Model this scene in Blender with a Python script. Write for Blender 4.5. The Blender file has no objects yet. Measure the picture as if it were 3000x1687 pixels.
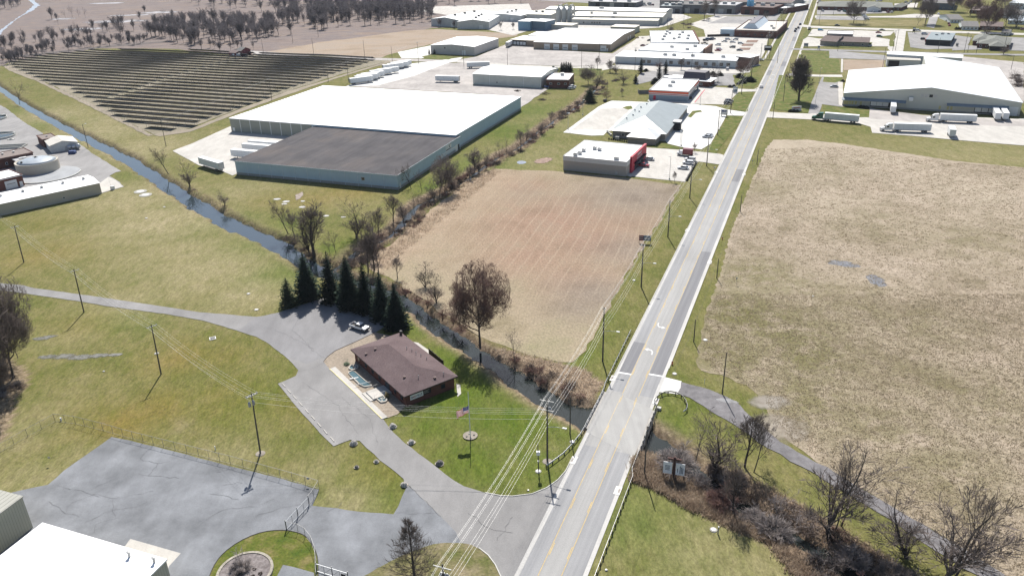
import bpy, bmesh, math, random
import numpy as np
from mathutils import Vector, Matrix
R = math.radians
random.seed(7)
rnd = random.Random(11)
C = bpy.context.scene.collection
sc = bpy.context.scene

# ---------------------------------------------------------------- camera, sky, sun, exposure
CH, F, PITCH, ROLL = 98.0, 2333.0, R(25.2), -0.0255      # drone height (m), focal length in photo pixels
_fw = Vector((0, math.cos(PITCH), -math.sin(PITCH)))
_u0 = Vector((0, math.sin(PITCH), math.cos(PITCH)))
_r0 = Vector((1, 0, 0))
_rt = math.cos(ROLL) * _r0 + math.sin(ROLL) * _u0
_up = -math.sin(ROLL) * _r0 + math.cos(ROLL) * _u0
cd = bpy.data.cameras.new('camera')
cam = bpy.data.objects.new('camera', cd); C.objects.link(cam); sc.camera = cam
cd.sensor_width = 36; cd.lens = 36 * F / 3000; cd.clip_start = 1; cd.clip_end = 8000
M3 = Matrix((_rt, _up, -_fw)).transposed()
cam.matrix_world = Matrix.Translation((0, 0, CH)) @ M3.to_4x4()

SUN_EL, SUN_AZ = R(48.5), R(-2.0)                        # azimuth from +Y towards +X
w = bpy.data.worlds.new('World'); sc.world = w; w.use_nodes = True
nt = w.node_tree; nt.nodes.clear()
sky = nt.nodes.new('ShaderNodeTexSky'); sky.sky_type = 'NISHITA'; sky.sun_disc = False
sky.sun_elevation = SUN_EL; sky.sun_rotation = SUN_AZ; sky.altitude = 100
sky.dust_density = 1.2; sky.air_density = 1.0
bg = nt.nodes.new('ShaderNodeBackground'); bg.inputs[1].default_value = 0.08
wo = nt.nodes.new('ShaderNodeOutputWorld')
nt.links.new(sky.outputs[0], bg.inputs[0]); nt.links.new(bg.outputs[0], wo.inputs[0])
sl = bpy.data.lights.new('sun', 'SUN'); sl.energy = 5.0; sl.angle = R(0.53); sl.color = (1, 0.955, 0.89)
so = bpy.data.objects.new('sun', sl); C.objects.link(so)
sdir = Vector((math.sin(SUN_AZ) * math.cos(SUN_EL), math.cos(SUN_AZ) * math.cos(SUN_EL), math.sin(SUN_EL)))
so.rotation_euler = sdir.to_track_quat('Z', 'Y').to_euler(); so.location = (0, 0, 200)
sc.view_settings.view_transform = 'Standard'; sc.view_settings.look = 'None'
sc.view_settings.exposure = 0.58; sc.view_settings.gamma = 1
sc.cycles.max_bounces = 4; sc.cycles.diffuse_bounces = 2; sc.cycles.glossy_bounces = 2
sc.cycles.transparent_max_bounces = 6; sc.cycles.volume_bounces = 0
sc.cycles.use_adaptive_sampling = True; sc.cycles.adaptive_threshold = 0.015
sc.cycles.use_denoising = True; sc.cycles.denoiser = "OPENIMAGEDENOISE"; sc.cycles.denoising_input_passes = "RGB_ALBEDO_NORMAL"; sc.cycles.denoising_prefilter = "ACCURATE"

# ---------------------------------------------------------------- survey: photo point -> ground point
KS = 3000 / 2576
def P(u, v, z=0.0):
    """ground point under the photo point (u, v), photo taken as 2576 wide"""
    d = _fw * F + _rt * (u * KS - 1500) + _up * (843.5 - v * KS)
    t = (CH - z) / -d.z
    return Vector((d.x * t, d.y * t, z))
def V2(p): return Vector((p[0], p[1]))
def PL(flat, z=0.0): return [P(flat[i], flat[i + 1], z) for i in range(0, len(flat), 2)]

# ---------------------------------------------------------------- mesh builder
class MB:
    def __init__(s): s.v = []; s.f = []
    def add(s, vs, fs):
        n = len(s.v); s.v += [tuple(p) for p in vs]; s.f += [tuple(i + n for i in q) for q in fs]
    def prism(s, pts, z0, z1):
        n = len(pts)
        s.add([(p[0], p[1], z0) for p in pts] + [(p[0], p[1], z1) for p in pts],
              [tuple(range(n - 1, -1, -1)), tuple(range(n, 2 * n))] + [(i, (i + 1) % n, n + (i + 1) % n, n + i) for i in range(n)])
    def box(s, c, d, rz=0):
        cs, sn = math.cos(rz), math.sin(rz); hx, hy = d[0] / 2, d[1] / 2
        q = [(c[0] + x * cs - y * sn, c[1] + x * sn + y * cs) for x, y in ((-hx, -hy), (hx, -hy), (hx, hy), (-hx, hy))]
        s.prism(q, c[2] - d[2] / 2, c[2] + d[2] / 2)
    def bb(s, x0, y0, z0, x1, y1, z1): s.prism([(x0, y0), (x1, y0), (x1, y1), (x0, y1)], z0, z1)
    def tube(s, pts, rad, n=6, cap=True):
        pts = [Vector(p) for p in pts]; m = len(pts); vs = []; fs = []
        if not hasattr(rad, '__len__'): rad = [rad] * m
        for i, p in enumerate(pts):
            t = pts[min(i + 1, m - 1)] - pts[max(i - 1, 0)]
            if t.length < 1e-6: t = Vector((0, 0, 1))
            t.normalize(); a = t.orthogonal() if i == 0 else (a - t * a.dot(t))
            if a.length < 1e-5: a = t.orthogonal()
            a.normalize(); b = t.cross(a)
            for k in range(n):
                th = 2 * math.pi * k / n; vs.append(p + (a * math.cos(th) + b * math.sin(th)) * rad[i])
        for i in range(m - 1):
            for k in range(n):
                k2 = (k + 1) % n; fs.append((i * n + k, i * n + k2, (i + 1) * n + k2, (i + 1) * n + k))
        if cap and n > 2: fs += [tuple(range(n - 1, -1, -1)), tuple(range((m - 1) * n, m * n))]
        s.add(vs, fs)
    def lathe(s, c, prof, n=16):
        vs = []; fs = []; m = len(prof)
        for r, z in prof:
            for k in range(n):
                th = 2 * math.pi * k / n; vs.append((c[0] + r * math.cos(th), c[1] + r * math.sin(th), c[2] + z))
        for i in range(m - 1):
            for k in range(n):
                k2 = (k + 1) % n; fs.append((i * n + k, i * n + k2, (i + 1) * n + k2, (i + 1) * n + k))
        fs += [tuple(range(n - 1, -1, -1)), tuple(range((m - 1) * n, m * n))]
        s.add(vs, fs)
    def extr(s, prof, y0, y1, inset=0.0):
        """profile in XZ extruded along Y"""
        n = len(prof)
        s.add([(x, y0, z) for x, z in prof] + [(x, y1, z) for x, z in prof],
              [tuple(range(n)), tuple(range(2 * n - 1, n - 1, -1))] + [((i + 1) % n, i, n + i, n + (i + 1) % n) for i in range(n)])
    def build(s, name, m=None, parent=None, smooth=False):
        me = bpy.data.meshes.new(name); me.from_pydata(s.v, [], s.f)
        if smooth: me.polygons.foreach_set('use_smooth', [True] * len(me.polygons))
        if m: me.materials.append(m)
        me.update()
        o = bpy.data.objects.new(name, me); C.objects.link(o)
        if parent: o.parent = parent
        return o
def fixn(o):
    b = bmesh.new(); b.from_mesh(o.data); bmesh.ops.recalc_face_normals(b, faces=b.faces); b.to_mesh(o.data); b.free(); return o
def tag(o, label=None, cat=None, group=None, kind=None):
    for k, x in (('label', label), ('category', cat), ('group', group), ('kind', kind)):
        if x: o[k] = x
    return o
def thing(name, label, cat, loc=(0, 0, 0), rz=0, group=None):
    o = bpy.data.objects.new(name, None); C.objects.link(o); o.location = (loc[0], loc[1], loc[2] if len(loc) > 2 else 0)
    o.rotation_euler = (0, 0, rz); o.empty_display_size = .5
    return tag(o, label, cat, group)
def kids(o): return KID.setdefault(o.name, [])
KID = {}
def copy_tree(o, parent=None):
    c = o.copy(); C.objects.link(c)
    if parent: c.parent = parent
    for ch in list(o.children): copy_tree(ch, c)
    return c

# ---------------------------------------------------------------- materials
MATS = {}
def nodes(name):
    m = bpy.data.materials.new(name); m.use_nodes = True; n = m.node_tree
    return m, n, n.nodes['Principled BSDF'], n.links
def flat(name, col, rough=.7, metal=0, spec=.4, var=.10, scale=1.2, bump=0, streak=None):
    """plain painted / metal / masonry surface with a little weathering"""
    if name in MATS: return MATS[name]
    m, n, b, L = nodes(name); b.inputs['Roughness'].default_value = rough; b.inputs['Metallic'].default_value = metal
    b.inputs['Specular IOR Level'].default_value = spec
    tc = n.nodes.new('ShaderNodeTexCoord'); mp = n.nodes.new('ShaderNodeMapping'); L.new(tc.outputs['Object'], mp.inputs[0])
    if streak: mp.inputs['Scale'].default_value = streak
    no = n.nodes.new('ShaderNodeTexNoise'); no.inputs['Scale'].default_value = scale; no.inputs['Detail'].default_value = 6; no.inputs['Roughness'].default_value = .65
    L.new(mp.outputs[0], no.inputs['Vector'])
    cr = n.nodes.new('ShaderNodeValToRGB'); e = cr.color_ramp.elements
    e[0].position = .3; e[1].position = .7
    e[0].color = (*[max(0, c * (1 - var * 1.3)) for c in col], 1); e[1].color = (*[min(1, c * (1 + var)) for c in col], 1)
    L.new(no.outputs['Fac'], cr.inputs[0]); L.new(cr.outputs[0], b.inputs['Base Color'])
    if bump:
        bp = n.nodes.new('ShaderNodeBump'); bp.inputs['Strength'].default_value = bump; bp.inputs['Distance'].default_value = .05
        L.new(no.outputs['Fac'], bp.inputs['Height']); L.new(bp.outputs[0], b.inputs['Normal'])
    MATS[name] = m; return m
def ribbed(name, col, pitch=.9, axis='X', rough=.55, var=.08, dark=.82):
    """sheet-metal panels: thin seams every pitch metres"""
    if name in MATS: return MATS[name]
    m, n, b, L = nodes(name); b.inputs['Roughness'].default_value = rough
    tc = n.nodes.new('ShaderNodeTexCoord'); sp = n.nodes.new('ShaderNodeSeparateXYZ'); L.new(tc.outputs['Object'], sp.inputs[0])
    ad = n.nodes.new('ShaderNodeMath'); ad.operation = 'ADD'
    L.new(sp.outputs['X' if axis in ('X', 'XY') else 'Y'], ad.inputs[0])
    if axis == 'XY': L.new(sp.outputs['Y'], ad.inputs[1])
    else: ad.inputs[1].default_value = 0
    mu = n.nodes.new('ShaderNodeMath'); mu.operation = 'MULTIPLY'; mu.inputs[1].default_value = 1 / pitch; L.new(ad.outputs[0], mu.inputs[0])
    fr = n.nodes.new('ShaderNodeMath'); fr.operation = 'FRACT'; L.new(mu.outputs[0], fr.inputs[0])
    lt = n.nodes.new('ShaderNodeMath'); lt.operation = 'LESS_THAN'; lt.inputs[1].default_value = .16; L.new(fr.outputs[0], lt.inputs[0])
    no = n.nodes.new('ShaderNodeTexNoise'); no.inputs['Scale'].default_value = .35; no.inputs['Detail'].default_value = 5; L.new(tc.outputs['Object'], no.inputs['Vector'])
    cr = n.nodes.new('ShaderNodeValToRGB'); e = cr.color_ramp.elements; e[0].position = .3; e[1].position = .7
    e[0].color = (*[c * (1 - var) for c in col], 1); e[1].color = (*[min(1, c * (1 + var * .6)) for c in col], 1); L.new(no.outputs['Fac'], cr.inputs[0])
    mx = n.nodes.new('ShaderNodeMix'); mx.data_type = 'RGBA'; mx.blend_type = 'MULTIPLY'; mx.inputs[7].default_value = (dark, dark, dark, 1)
    L.new(lt.outputs[0], mx.inputs[0]); L.new(cr.outputs[0], mx.inputs[6]); L.new(mx.outputs[2], b.inputs['Base Color'])
    MATS[name] = m; return m
def gmat(name, layers, rough=.95, bump=0, bscale=2.0, spec=.2, rot=0):
    """ground cover: layers = [(scale, stretch_y, detail, ramp[(pos, colour)], mode, fac)]; first is the base colour, the rest are mixed in"""
    if name in MATS: return MATS[name]
    m, n, b, L = nodes(name); b.inputs['Roughness'].default_value = rough; b.inputs['Specular IOR Level'].default_value = spec
    tc = n.nodes.new('ShaderNodeTexCoord'); cur = None
    for i, (scale, st, det, ramp, mode, fac) in enumerate(layers):
        mp = n.nodes.new('ShaderNodeMapping'); mp.inputs['Rotation'].default_value = (0, 0, rot); mp.inputs['Location'].default_value = (i * 37.1, i * 11.7, i * 5)
        mp.inputs['Scale'].default_value = (1, st, 1); L.new(tc.outputs['Object'], mp.inputs[0])
        no = n.nodes.new('ShaderNodeTexNoise'); no.inputs['Scale'].default_value = scale; no.inputs['Detail'].default_value = det; no.inputs['Roughness'].default_value = .62
        L.new(mp.outputs[0], no.inputs['Vector'])
        cr = n.nodes.new('ShaderNodeValToRGB'); el = cr.color_ramp.elements
        while len(el) < len(ramp): el.new(.5)
        for e, (p, c) in zip(el, ramp): e.position = p; e.color = (*c, 1) if len(c) == 3 else c
        L.new(no.outputs['Fac'], cr.inputs[0])
        if cur is None: cur = cr.outputs[0]
        else:
            mx = n.nodes.new('ShaderNodeMix'); mx.data_type = 'RGBA'; mx.blend_type = mode; mx.inputs[0].default_value = fac
            L.new(cur, mx.inputs[6]); L.new(cr.outputs[0], mx.inputs[7]); cur = mx.outputs[2]
    L.new(cur, b.inputs['Base Color'])
    if bump:
        no = n.nodes.new('ShaderNodeTexNoise'); no.inputs['Scale'].default_value = bscale; no.inputs['Detail'].default_value = 4; L.new(tc.outputs['Object'], no.inputs['Vector'])
        bp = n.nodes.new('ShaderNodeBump'); bp.inputs['Strength'].default_value = bump; bp.inputs['Distance'].default_value = .4
        L.new(no.outputs['Fac'], bp.inputs['Height']); L.new(bp.outputs[0], b.inputs['Normal'])
    MATS[name] = m; return m
def g3(x): return (x, x, x)
FINE = (2.2, 1, 6, [(.25, g3(.62)), (.75, g3(1.3))], 'MULTIPLY', 1)
def rmat(name, a, c, rough=.95, scale=.6, trans=.42):
    """bark / twig / foliage: two colours, varied within the plant and from plant to plant"""
    if name in MATS: return MATS[name]
    m, n, b, L = nodes(name); b.inputs['Roughness'].default_value = rough; b.inputs['Specular IOR Level'].default_value = .15
    tc = n.nodes.new('ShaderNodeTexCoord'); no = n.nodes.new('ShaderNodeTexNoise'); no.inputs['Scale'].default_value = scale; no.inputs['Detail'].default_value = 3
    L.new(tc.outputs['Object'], no.inputs['Vector']); oi = n.nodes.new('ShaderNodeObjectInfo')
    mr = n.nodes.new('ShaderNodeMath'); mr.operation = 'MULTIPLY_ADD'; mr.inputs[1].default_value = .5; mr.inputs[2].default_value = -.25; L.new(oi.outputs['Random'], mr.inputs[0])
    ad = n.nodes.new('ShaderNodeMath'); ad.operation = 'ADD'; L.new(no.outputs['Fac'], ad.inputs[0]); L.new(mr.outputs[0], ad.inputs[1])
    cr = n.nodes.new('ShaderNodeValToRGB'); e = cr.color_ramp.elements; e[0].position = .25; e[1].position = .75
    e[0].color = (*a, 1); e[1].color = (*c, 1); L.new(ad.outputs[0], cr.inputs[0]); L.new(cr.outputs[0], b.inputs['Base Color'])
    if trans:
        tb = n.nodes.new('ShaderNodeBsdfTranslucent'); L.new(cr.outputs[0], tb.inputs[0]); ms = n.nodes.new('ShaderNodeMixShader'); ms.inputs[0].default_value = trans
        L.new(b.outputs[0], ms.inputs[1]); L.new(tb.outputs[0], ms.inputs[2]); L.new(ms.outputs[0], n.nodes['Material Output'].inputs[0])
    MATS[name] = m; return m
def water_mat(name, col, rough=.04, ior=1.45, ripple=.05):
    m, n, b, L = nodes(name); b.inputs['Base Color'].default_value = (*col, 1); b.inputs['Roughness'].default_value = rough
    b.inputs['IOR'].default_value = ior; b.inputs['Specular IOR Level'].default_value = .5
    tc = n.nodes.new('ShaderNodeTexCoord'); no = n.nodes.new('ShaderNodeTexNoise'); no.inputs['Scale'].default_value = .8; no.inputs['Detail'].default_value = 3
    L.new(tc.outputs['Object'], no.inputs['Vector'])
    bp = n.nodes.new('ShaderNodeBump'); bp.inputs['Strength'].default_value = ripple; bp.inputs['Distance'].default_value = .1
    L.new(no.outputs['Fac'], bp.inputs['Height']); L.new(bp.outputs[0], b.inputs['Normal'])
    MATS[name] = m; return m
# ---------------------------------------------------------------- terrain with the two creek channels
WZ = -1.35
CREEK_A = [(-90,160),(-40,196),(0,224),(60,266),(120,300),(185,335),(250,367),(330,408),(400,455),(455,492),(520,532),(590,572),(650,596),(705,622),(752,655),(800,684),(860,702),(930,722),(1010,756),(1050,784),(1100,826),(1150,858),(1210,897),(1262,930),(1312,966),(1365,1000),(1420,1035),(1475,1052),(1560,1085),(1640,1118),(1690,1145),(1745,1190),(1830,1255),(1950,1330),(2080,1405),(2200,1480),(2330,1570)]
HW_A = [4,3.2,2,2.3,2.6,2.8,3,3.2,3.2,3.3,3.4,3.5,3.5,3.2,3,2.6,2.1,1.9,2.1,2.1,2.2,2.2,2.2,2.2,2.4,2.6,3,3.6,3.6,3.2,2.6,1.8,1.6,1.6,1.6,1.6,1.6]
CREEK_B = [(1500,225),(1462,262),(1430,285),(1403,298),(1378,318),(1358,330),(1333,352),(1300,378),(1258,396),(1215,424),(1182,450),(1120,488),(1075,508),(1044,524),(1026,548),(1005,578),(960,610),(899,634),(862,672),(815,690)]
HW_B = [.9] * 12 + [1.3, 1.5, 1.4, 1.1, 1.1, 1.2, 1.3, 1.5]
CA = [V2(P(u, v, WZ)) for u, v in CREEK_A]; CB = [V2(P(u, v, WZ)) for u, v in CREEK_B]
def dense(pts, hw, step=1.5):
    o = []
    for i in range(len(pts) - 1):
        n = max(1, int((pts[i + 1] - pts[i]).length / step))
        for k in range(n): t = k / n; o.append((*(pts[i].lerp(pts[i + 1], t)), hw[i] * (1 - t) + hw[i + 1] * t))
    o = np.array(o)
    for _ in range(4): o[1:-1] = (o[:-2] + o[1:-1] * 2 + o[2:]) / 4
    s = np.cumsum(np.r_[0, np.hypot(*np.diff(o[:, :2], axis=0).T)])
    o[:, 2] *= 1 + .12 * np.sin(s * .21) + .08 * np.sin(s * .53 + 1)
    return o
DA, DB = dense(CA, HW_A), dense(CB, HW_B)
def creek_d(x, y, D):
    """distance from the water's edge (negative in the water)"""
    x = np.asarray(x, float).ravel(); y = np.asarray(y, float).ravel(); out = np.full(x.shape, 99.0)
    lo, hi = D[:, :2].min(0) - 30, D[:, :2].max(0) + 30
    idx = np.where((x > lo[0]) & (x < hi[0]) & (y > lo[1]) & (y < hi[1]))[0]
    for c in range(0, len(idx), 4000):
        k = idx[c:c + 4000]
        d = np.hypot(x[k, None] - D[None, :, 0], y[k, None] - D[None, :, 1]) - D[None, :, 2]
        out[k] = np.minimum(d.min(1), 99)
    return out
def sstep(a, b, x): t = np.clip((x - a) / (b - a), 0, 1); return t * t * (3 - 2 * t)
xs = np.r_[-3200, -2200, -1500, -1000, -700, -520, -430, np.arange(-380, 262, 1.25), 275, 300, 340, 400, 520, 700, 1000, 1500, 2200, 3200]
ys = np.r_[-200, 0, 50, 75, np.arange(84, 600, 1.25), 620, 660, 720, 800, 950, 1200, 1600, 2200, 3200, 4500]
GX, GY = np.meshgrid(xs, ys); gx, gy = GX.ravel(), GY.ravel()
da, db = creek_d(gx, gy, DA), creek_d(gx, gy, DB)
jit = .35 * np.sin(gx * 1.3 + np.sin(gy * .7)) + .3 * np.sin(gy * 1.9 + gx * .4)
def prof(d, bank, dep): return -dep * (1 - sstep(0, bank, d)) - .8 * (1 - sstep(-1.4, 0, d))
gz = np.minimum(prof(da + jit, 1.7, 1.55), prof(db + jit, 1.6, 1.5))
gz += .02 * np.sin(gx * .31) * np.sin(gy * .27) * (np.minimum(da, db) > 3) - .05
def blobs(lst):
    a = np.zeros(gx.shape)
    for u, v, r, am in lst:
        p = P(u, v); q = np.exp(-(((gx - p.x) ** 2 + (gy - p.y) ** 2) / r ** 2)); a = np.maximum(a, am * q)
    return a
green = blobs([(1180,1000,14,1),(1290,1060,12,1),(1190,1170,12,.9),(1090,1060,9,.9),(1340,1170,10,.8),(1400,1080,9,.8),(660,610,14,.9),(700,690,12,1),(560,560,12,.8),(740,560,10,.7),(1290,330,22,.9),(1200,420,20,.9),(1340,280,20,.8),(1090,470,14,.8),(860,620,9,.9),(940,1230,10,.8),(640,1390,9,.9),(1600,1300,12,.8),(1700,1010,9,.7),(1450,890,9,.7),(1500,800,8,.5),(640,1000,12,.5),(1040,820,8,1),(1120,900,8,1),(300,800,10,.6),(120,310,14,.8),(60,280,12,.7),(200,350,12,.6),(1690,1060,7,.8),(330,440,10,.5),(2100,1432,8,.3),(900,1240,9,.6),(1700,1400,12,.45)])
dry = blobs([(400,560,26,.9),(330,500,24,.8),(520,680,22,.8),(620,740,14,.8),(180,620,20,.4),(700,745,8,.6),(450,640,26,.6),(170,845,9,.45),(330,760,14,.6),(130,290,26,.7),(260,330,30,.75),(380,370,26,.75),(620,480,20,.5),(720,470,22,.35),(860,500,18,.4),(300,300,30,.7),(1700,1340,18,.25),(1850,1400,18,.45),(1580,1400,14,.2),(250,600,14,.3),(2250,400,35,.4),(2450,390,35,.5),(1450,305,30,.3),(100,1220,12,.5),(200,1140,8,.4),(1380,400,30,.35),(1700,440,14,.4),(2240,170,60,.5),(2100,185,50,.2),(60,1090,12,.4),(870,1265,6,.8),(800,1190,6,.5),(560,1160,7,.6),(1200,1420,12,.35),(1030,1420,10,.7)])
rust = blobs([(320,1060,8,.95),(390,1030,9,.7),(450,900,9,.7),(100,640,14,.6),(200,820,10,.35),(560,1000,12,.4),(760,1000,10,.4),(880,480,16,.7),(800,500,14,.6),(700,500,12,.4),(960,1180,8,.35),(540,900,10,.4),(1500,640,14,.3),(250,1060,10,.45),(1960,780,8,.4),(120,560,12,.3)])
brush = np.maximum((1 - sstep(1.2, 5.5, db)) * .95, (1 - sstep(.5, 5.0, da)) * np.where(gx > -75, .9, .55))
# the left bank of the straight reach stays mown, the far bank of the lower reach is rough
side = np.zeros(gx.shape); brush = np.where((gx < -50) & (da < 20), brush * .55, brush)
def inpoly(x, y, poly):
    c = np.zeros(np.shape(x), bool); n = len(poly)
    for i in range(n):
        x0, y0 = poly[i][0], poly[i][1]; x1, y1 = poly[i - 1][0], poly[i - 1][1]
        c ^= ((y0 > y) != (y1 > y)) & (x < (x1 - x0) * (y - y0) / (y1 - y0 + 1e-12) + x0)
    return c
LAWN_BANK = PL([1000,770,1040,815,1085,850,1130,885,1190,935,1260,985,1330,1025,1400,1060,1460,1085,1420,1180,1000,1050,980,820])
brush[inpoly(gx, gy, LAWN_BANK)] *= .35
THICKET = PL([1585,1205,1620,1150,1640,1135,1690,1150,1770,1162,1850,1182,1932,1225,2040,1285,2150,1350,2270,1425,2340,1480,2400,1540,2060,1530,2015,1448,1932,1367,1813,1317,1763,1292,1688,1250,1650,1230])
brush[inpoly(gx, gy, THICKET)] = .95
FAR_BANK = PL([1010,735,1060,765,1110,800,1180,845,1240,872,1300,885,1420,915,1470,930,1520,960,1470,1045,1420,1030,1330,960,1250,915,1180,868,1100,815,1040,775])
brush[inpoly(gx, gy, FAR_BANK)] = .95
LEFT_WOOD = PL([-200,900,20,900,70,930,75,960,40,1010,30,1060,10,1110,-200,1150])
brush[inpoly(gx, gy, LEFT_WOOD)] = .8
nx, ny = len(xs), len(ys)
ii = (np.arange(ny - 1)[:, None] * nx + np.arange(nx - 1)[None, :]).ravel()
me = bpy.data.meshes.new('ground'); me.vertices.add(nx * ny); me.vertices.foreach_set('co', np.c_[gx, gy, gz].ravel())
me.loops.add(4 * len(ii)); me.polygons.add(len(ii))
me.loops.foreach_set('vertex_index', np.c_[ii, ii + 1, ii + 1 + nx, ii + nx].ravel())
me.polygons.foreach_set('loop_start', np.arange(0, 4 * len(ii), 4)); me.update(calc_edges=True)
at = me.attributes.new('zone', 'FLOAT_COLOR', 'POINT'); at.data.foreach_set('color', np.c_[green, dry, rust, brush].ravel())
me.polygons.foreach_set('use_smooth', [True] * len(ii))
ground = bpy.data.objects.new('ground', me); C.objects.link(ground); tag(ground, kind='structure')

def ground_mat():
    m, n, b, L = nodes('grassland'); b.inputs['Roughness'].default_value = 1; b.inputs['Specular IOR Level'].default_value = .1
    N = n.nodes.new
    tc = N('ShaderNodeTexCoord'); at = N('ShaderNodeAttribute'); at.attribute_name = 'zone'; sp = N('ShaderNodeSeparateColor'); L.new(at.outputs['Color'], sp.inputs[0])
    def noise(sc_, det, st=(1, 1, 1), rot=0, ro=.62):
        mp = N('ShaderNodeMapping'); mp.inputs['Scale'].default_value = st; mp.inputs['Rotation'].default_value = (0, 0, rot); L.new(tc.outputs['Object'], mp.inputs[0])
        no = N('ShaderNodeTexNoise'); no.inputs['Scale'].default_value = sc_; no.inputs['Detail'].default_value = det; no.inputs['Roughness'].default_value = ro; L.new(mp.outputs[0], no.inputs['Vector']); return no.outputs['Fac']
    def ramp(f, els):
        cr = N('ShaderNodeValToRGB'); e = cr.color_ramp.elements
        while len(e) < len(els): e.new(.5)
        for k, (p, c) in zip(e, els): k.position = p; k.color = (*c, 1)
        L.new(f, cr.inputs[0]); return cr.outputs[0]
    def mix(a, c, f, mode='MIX'):
        mx = N('ShaderNodeMix'); mx.data_type = 'RGBA'; mx.blend_type = mode
        if isinstance(f, float): mx.inputs[0].default_value = f
        else: L.new(f, mx.inputs[0])
        L.new(a, mx.inputs[6]); L.new(c, mx.inputs[7]); return mx.outputs[2]
    def math_(op, a, c):
        q = N('ShaderNodeMath'); q.operation = op; q.use_clamp = True
        for i, x in enumerate((a, c)):
            if isinstance(x, (int, float)): q.inputs[i].default_value = x
            else: L.new(x, q.inputs[i])
        return q.outputs[0]
    n1 = noise(.06, 9, ro=.7); n2 = noise(.4, 8, (1, .4, 1), .5, .72); n3 = noise(2.2, 6, (1, .5, 1), -.4, .75)
    base = ramp(n1, [(.28, (.066, .092, .014)), (.43, (.108, .116, .027)), (.56, (.165, .148, .055)), (.70, (.245, .205, .115))])
    base = mix(base, ramp(n2, [(.3, (.072, .095, .016)), (.7, (.205, .175, .085))]), .55)
    def zone(ch): return math_('MULTIPLY', sp.outputs[ch], ramp(noise(.13, 6), [(.25, g3(.5)), (.55, g3(1.0))]))
    base = mix(base, ramp(n2, [(.3, (.048, .088, .009)), (.7, (.10, .13, .018))]), zone(0))
    base = mix(base, ramp(n2, [(.25, (.18, .165, .075)), (.7, (.33, .28, .175))]), zone(1))
    base = mix(base, ramp(n2, [(.25, (.12, .105, .018)), (.75, (.22, .16, .055))]), zone(2))
    br = ramp(noise(.9, 7), [(.28, (.085, .062, .047)), (.5, (.21, .155, .11)), (.72, (.36, .28, .205))])
    bf = math_('MULTIPLY', at.outputs['Alpha'], 1.0)
    bf = math_('ADD', bf, math_('MULTIPLY', math_('SUBTRACT', noise(.5, 5), .5), 1.0)) if False else bf
    base = mix(base, br, bf)
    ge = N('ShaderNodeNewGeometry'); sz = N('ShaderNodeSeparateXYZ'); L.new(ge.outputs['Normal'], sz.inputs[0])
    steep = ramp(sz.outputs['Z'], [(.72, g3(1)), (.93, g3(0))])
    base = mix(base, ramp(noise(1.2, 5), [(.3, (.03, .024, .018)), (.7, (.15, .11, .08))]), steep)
    base = mix(base, ramp(noise(.9, 7, (1, .4, 1), .9, .72), [(.3, g3(.78)), (.7, g3(1.22))]), 1.0, 'MULTIPLY')
    base = mix(base, ramp(n3, [(.28, g3(.6)), (.5, g3(1.0)), (.72, g3(1.38))]), 1.0, 'MULTIPLY')
    L.new(base, b.inputs['Base Color'])
    bp = N('ShaderNodeBump'); bp.inputs['Strength'].default_value = .5; bp.inputs['Distance'].default_value = .25; L.new(noise(3.0, 4), bp.inputs['Height']); L.new(bp.outputs[0], b.inputs['Normal'])
    return m
ground.data.materials.append(ground_mat())

# water in both channels: ribbons a little wider than the bed, cut by the banks
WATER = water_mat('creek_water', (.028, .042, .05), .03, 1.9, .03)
def ribbon(name, D, extra=1.6, z=WZ):
    mb = MB(); n = len(D); t = np.gradient(D[:, :2], axis=0); t /= np.linalg.norm(t, axis=1)[:, None] + 1e-9
    nn = np.c_[-t[:, 1], t[:, 0]]
    for s in (1, -1): mb.v += [(D[i, 0] + nn[i, 0] * s * (D[i, 2] + extra), D[i, 1] + nn[i, 1] * s * (D[i, 2] + extra), z) for i in range(n)]
    mb.f = [(i, n + i, n + i + 1, i + 1) for i in range(n - 1)]
    return tag(mb.build(name, WATER), kind='structure')
ki = int(np.argmin(np.hypot(DA[:, 0] - P(800, 684, WZ).x, DA[:, 1] - P(800, 684, WZ).y)))
ribbon('creek', DA[:ki + 1]); WATER = water_mat('weak_reflection_creek_water', (.02, .026, .024), .035, 1.42, .05); ribbon('creek', DA[ki:]); ribbon('creek', DB, 1.3, WZ + .012)  # lower reach and ditch: weaker sky reflection put into colour and IOR

# ---------------------------------------------------------------- flat cover: fields, lots, roads, paths
ZC = [0.0]
def sheet(name, pts, m, jit=0.0, step=3.0, z=None, kind='structure'):
    """pts: flat list of photo points or world points; edges roughened by jit metres"""
    if not hasattr(pts[0], '__len__'): pts = PL(pts)
    if z is None: ZC[0] += .0011; z = ZC[0]
    out = []
    n = len(pts)
    for i in range(n):
        a, b_ = V2(pts[i]), V2(pts[(i + 1) % n]); k = max(1, min(160, int((b_ - a).length / step))) if jit else 1
        t = (b_ - a); nn = Vector((-t.y, t.x)).normalized() if t.length else Vector((0, 0))
        for q in range(k):
            p = a.lerp(b_, q / k)
            if jit: p = p + nn * rnd.uniform(-jit, jit)
            out.append(p)
    bm = bmesh.new(); vs = [bm.verts.new((p.x, p.y, z)) for p in out]
    es = [bm.edges.new((vs[i], vs[(i + 1) % len(vs)])) for i in range(len(vs))]
    bmesh.ops.triangle_fill(bm, use_beauty=True, use_dissolve=False, edges=es)
    for f in bm.faces:
        if f.normal.z < 0: f.normal_flip()
    me = bpy.data.meshes.new(name); bm.to_mesh(me); bm.free(); me.materials.append(m)
    o = bpy.data.objects.new(name, me); C.objects.link(o); return tag(o, kind=kind)
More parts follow.
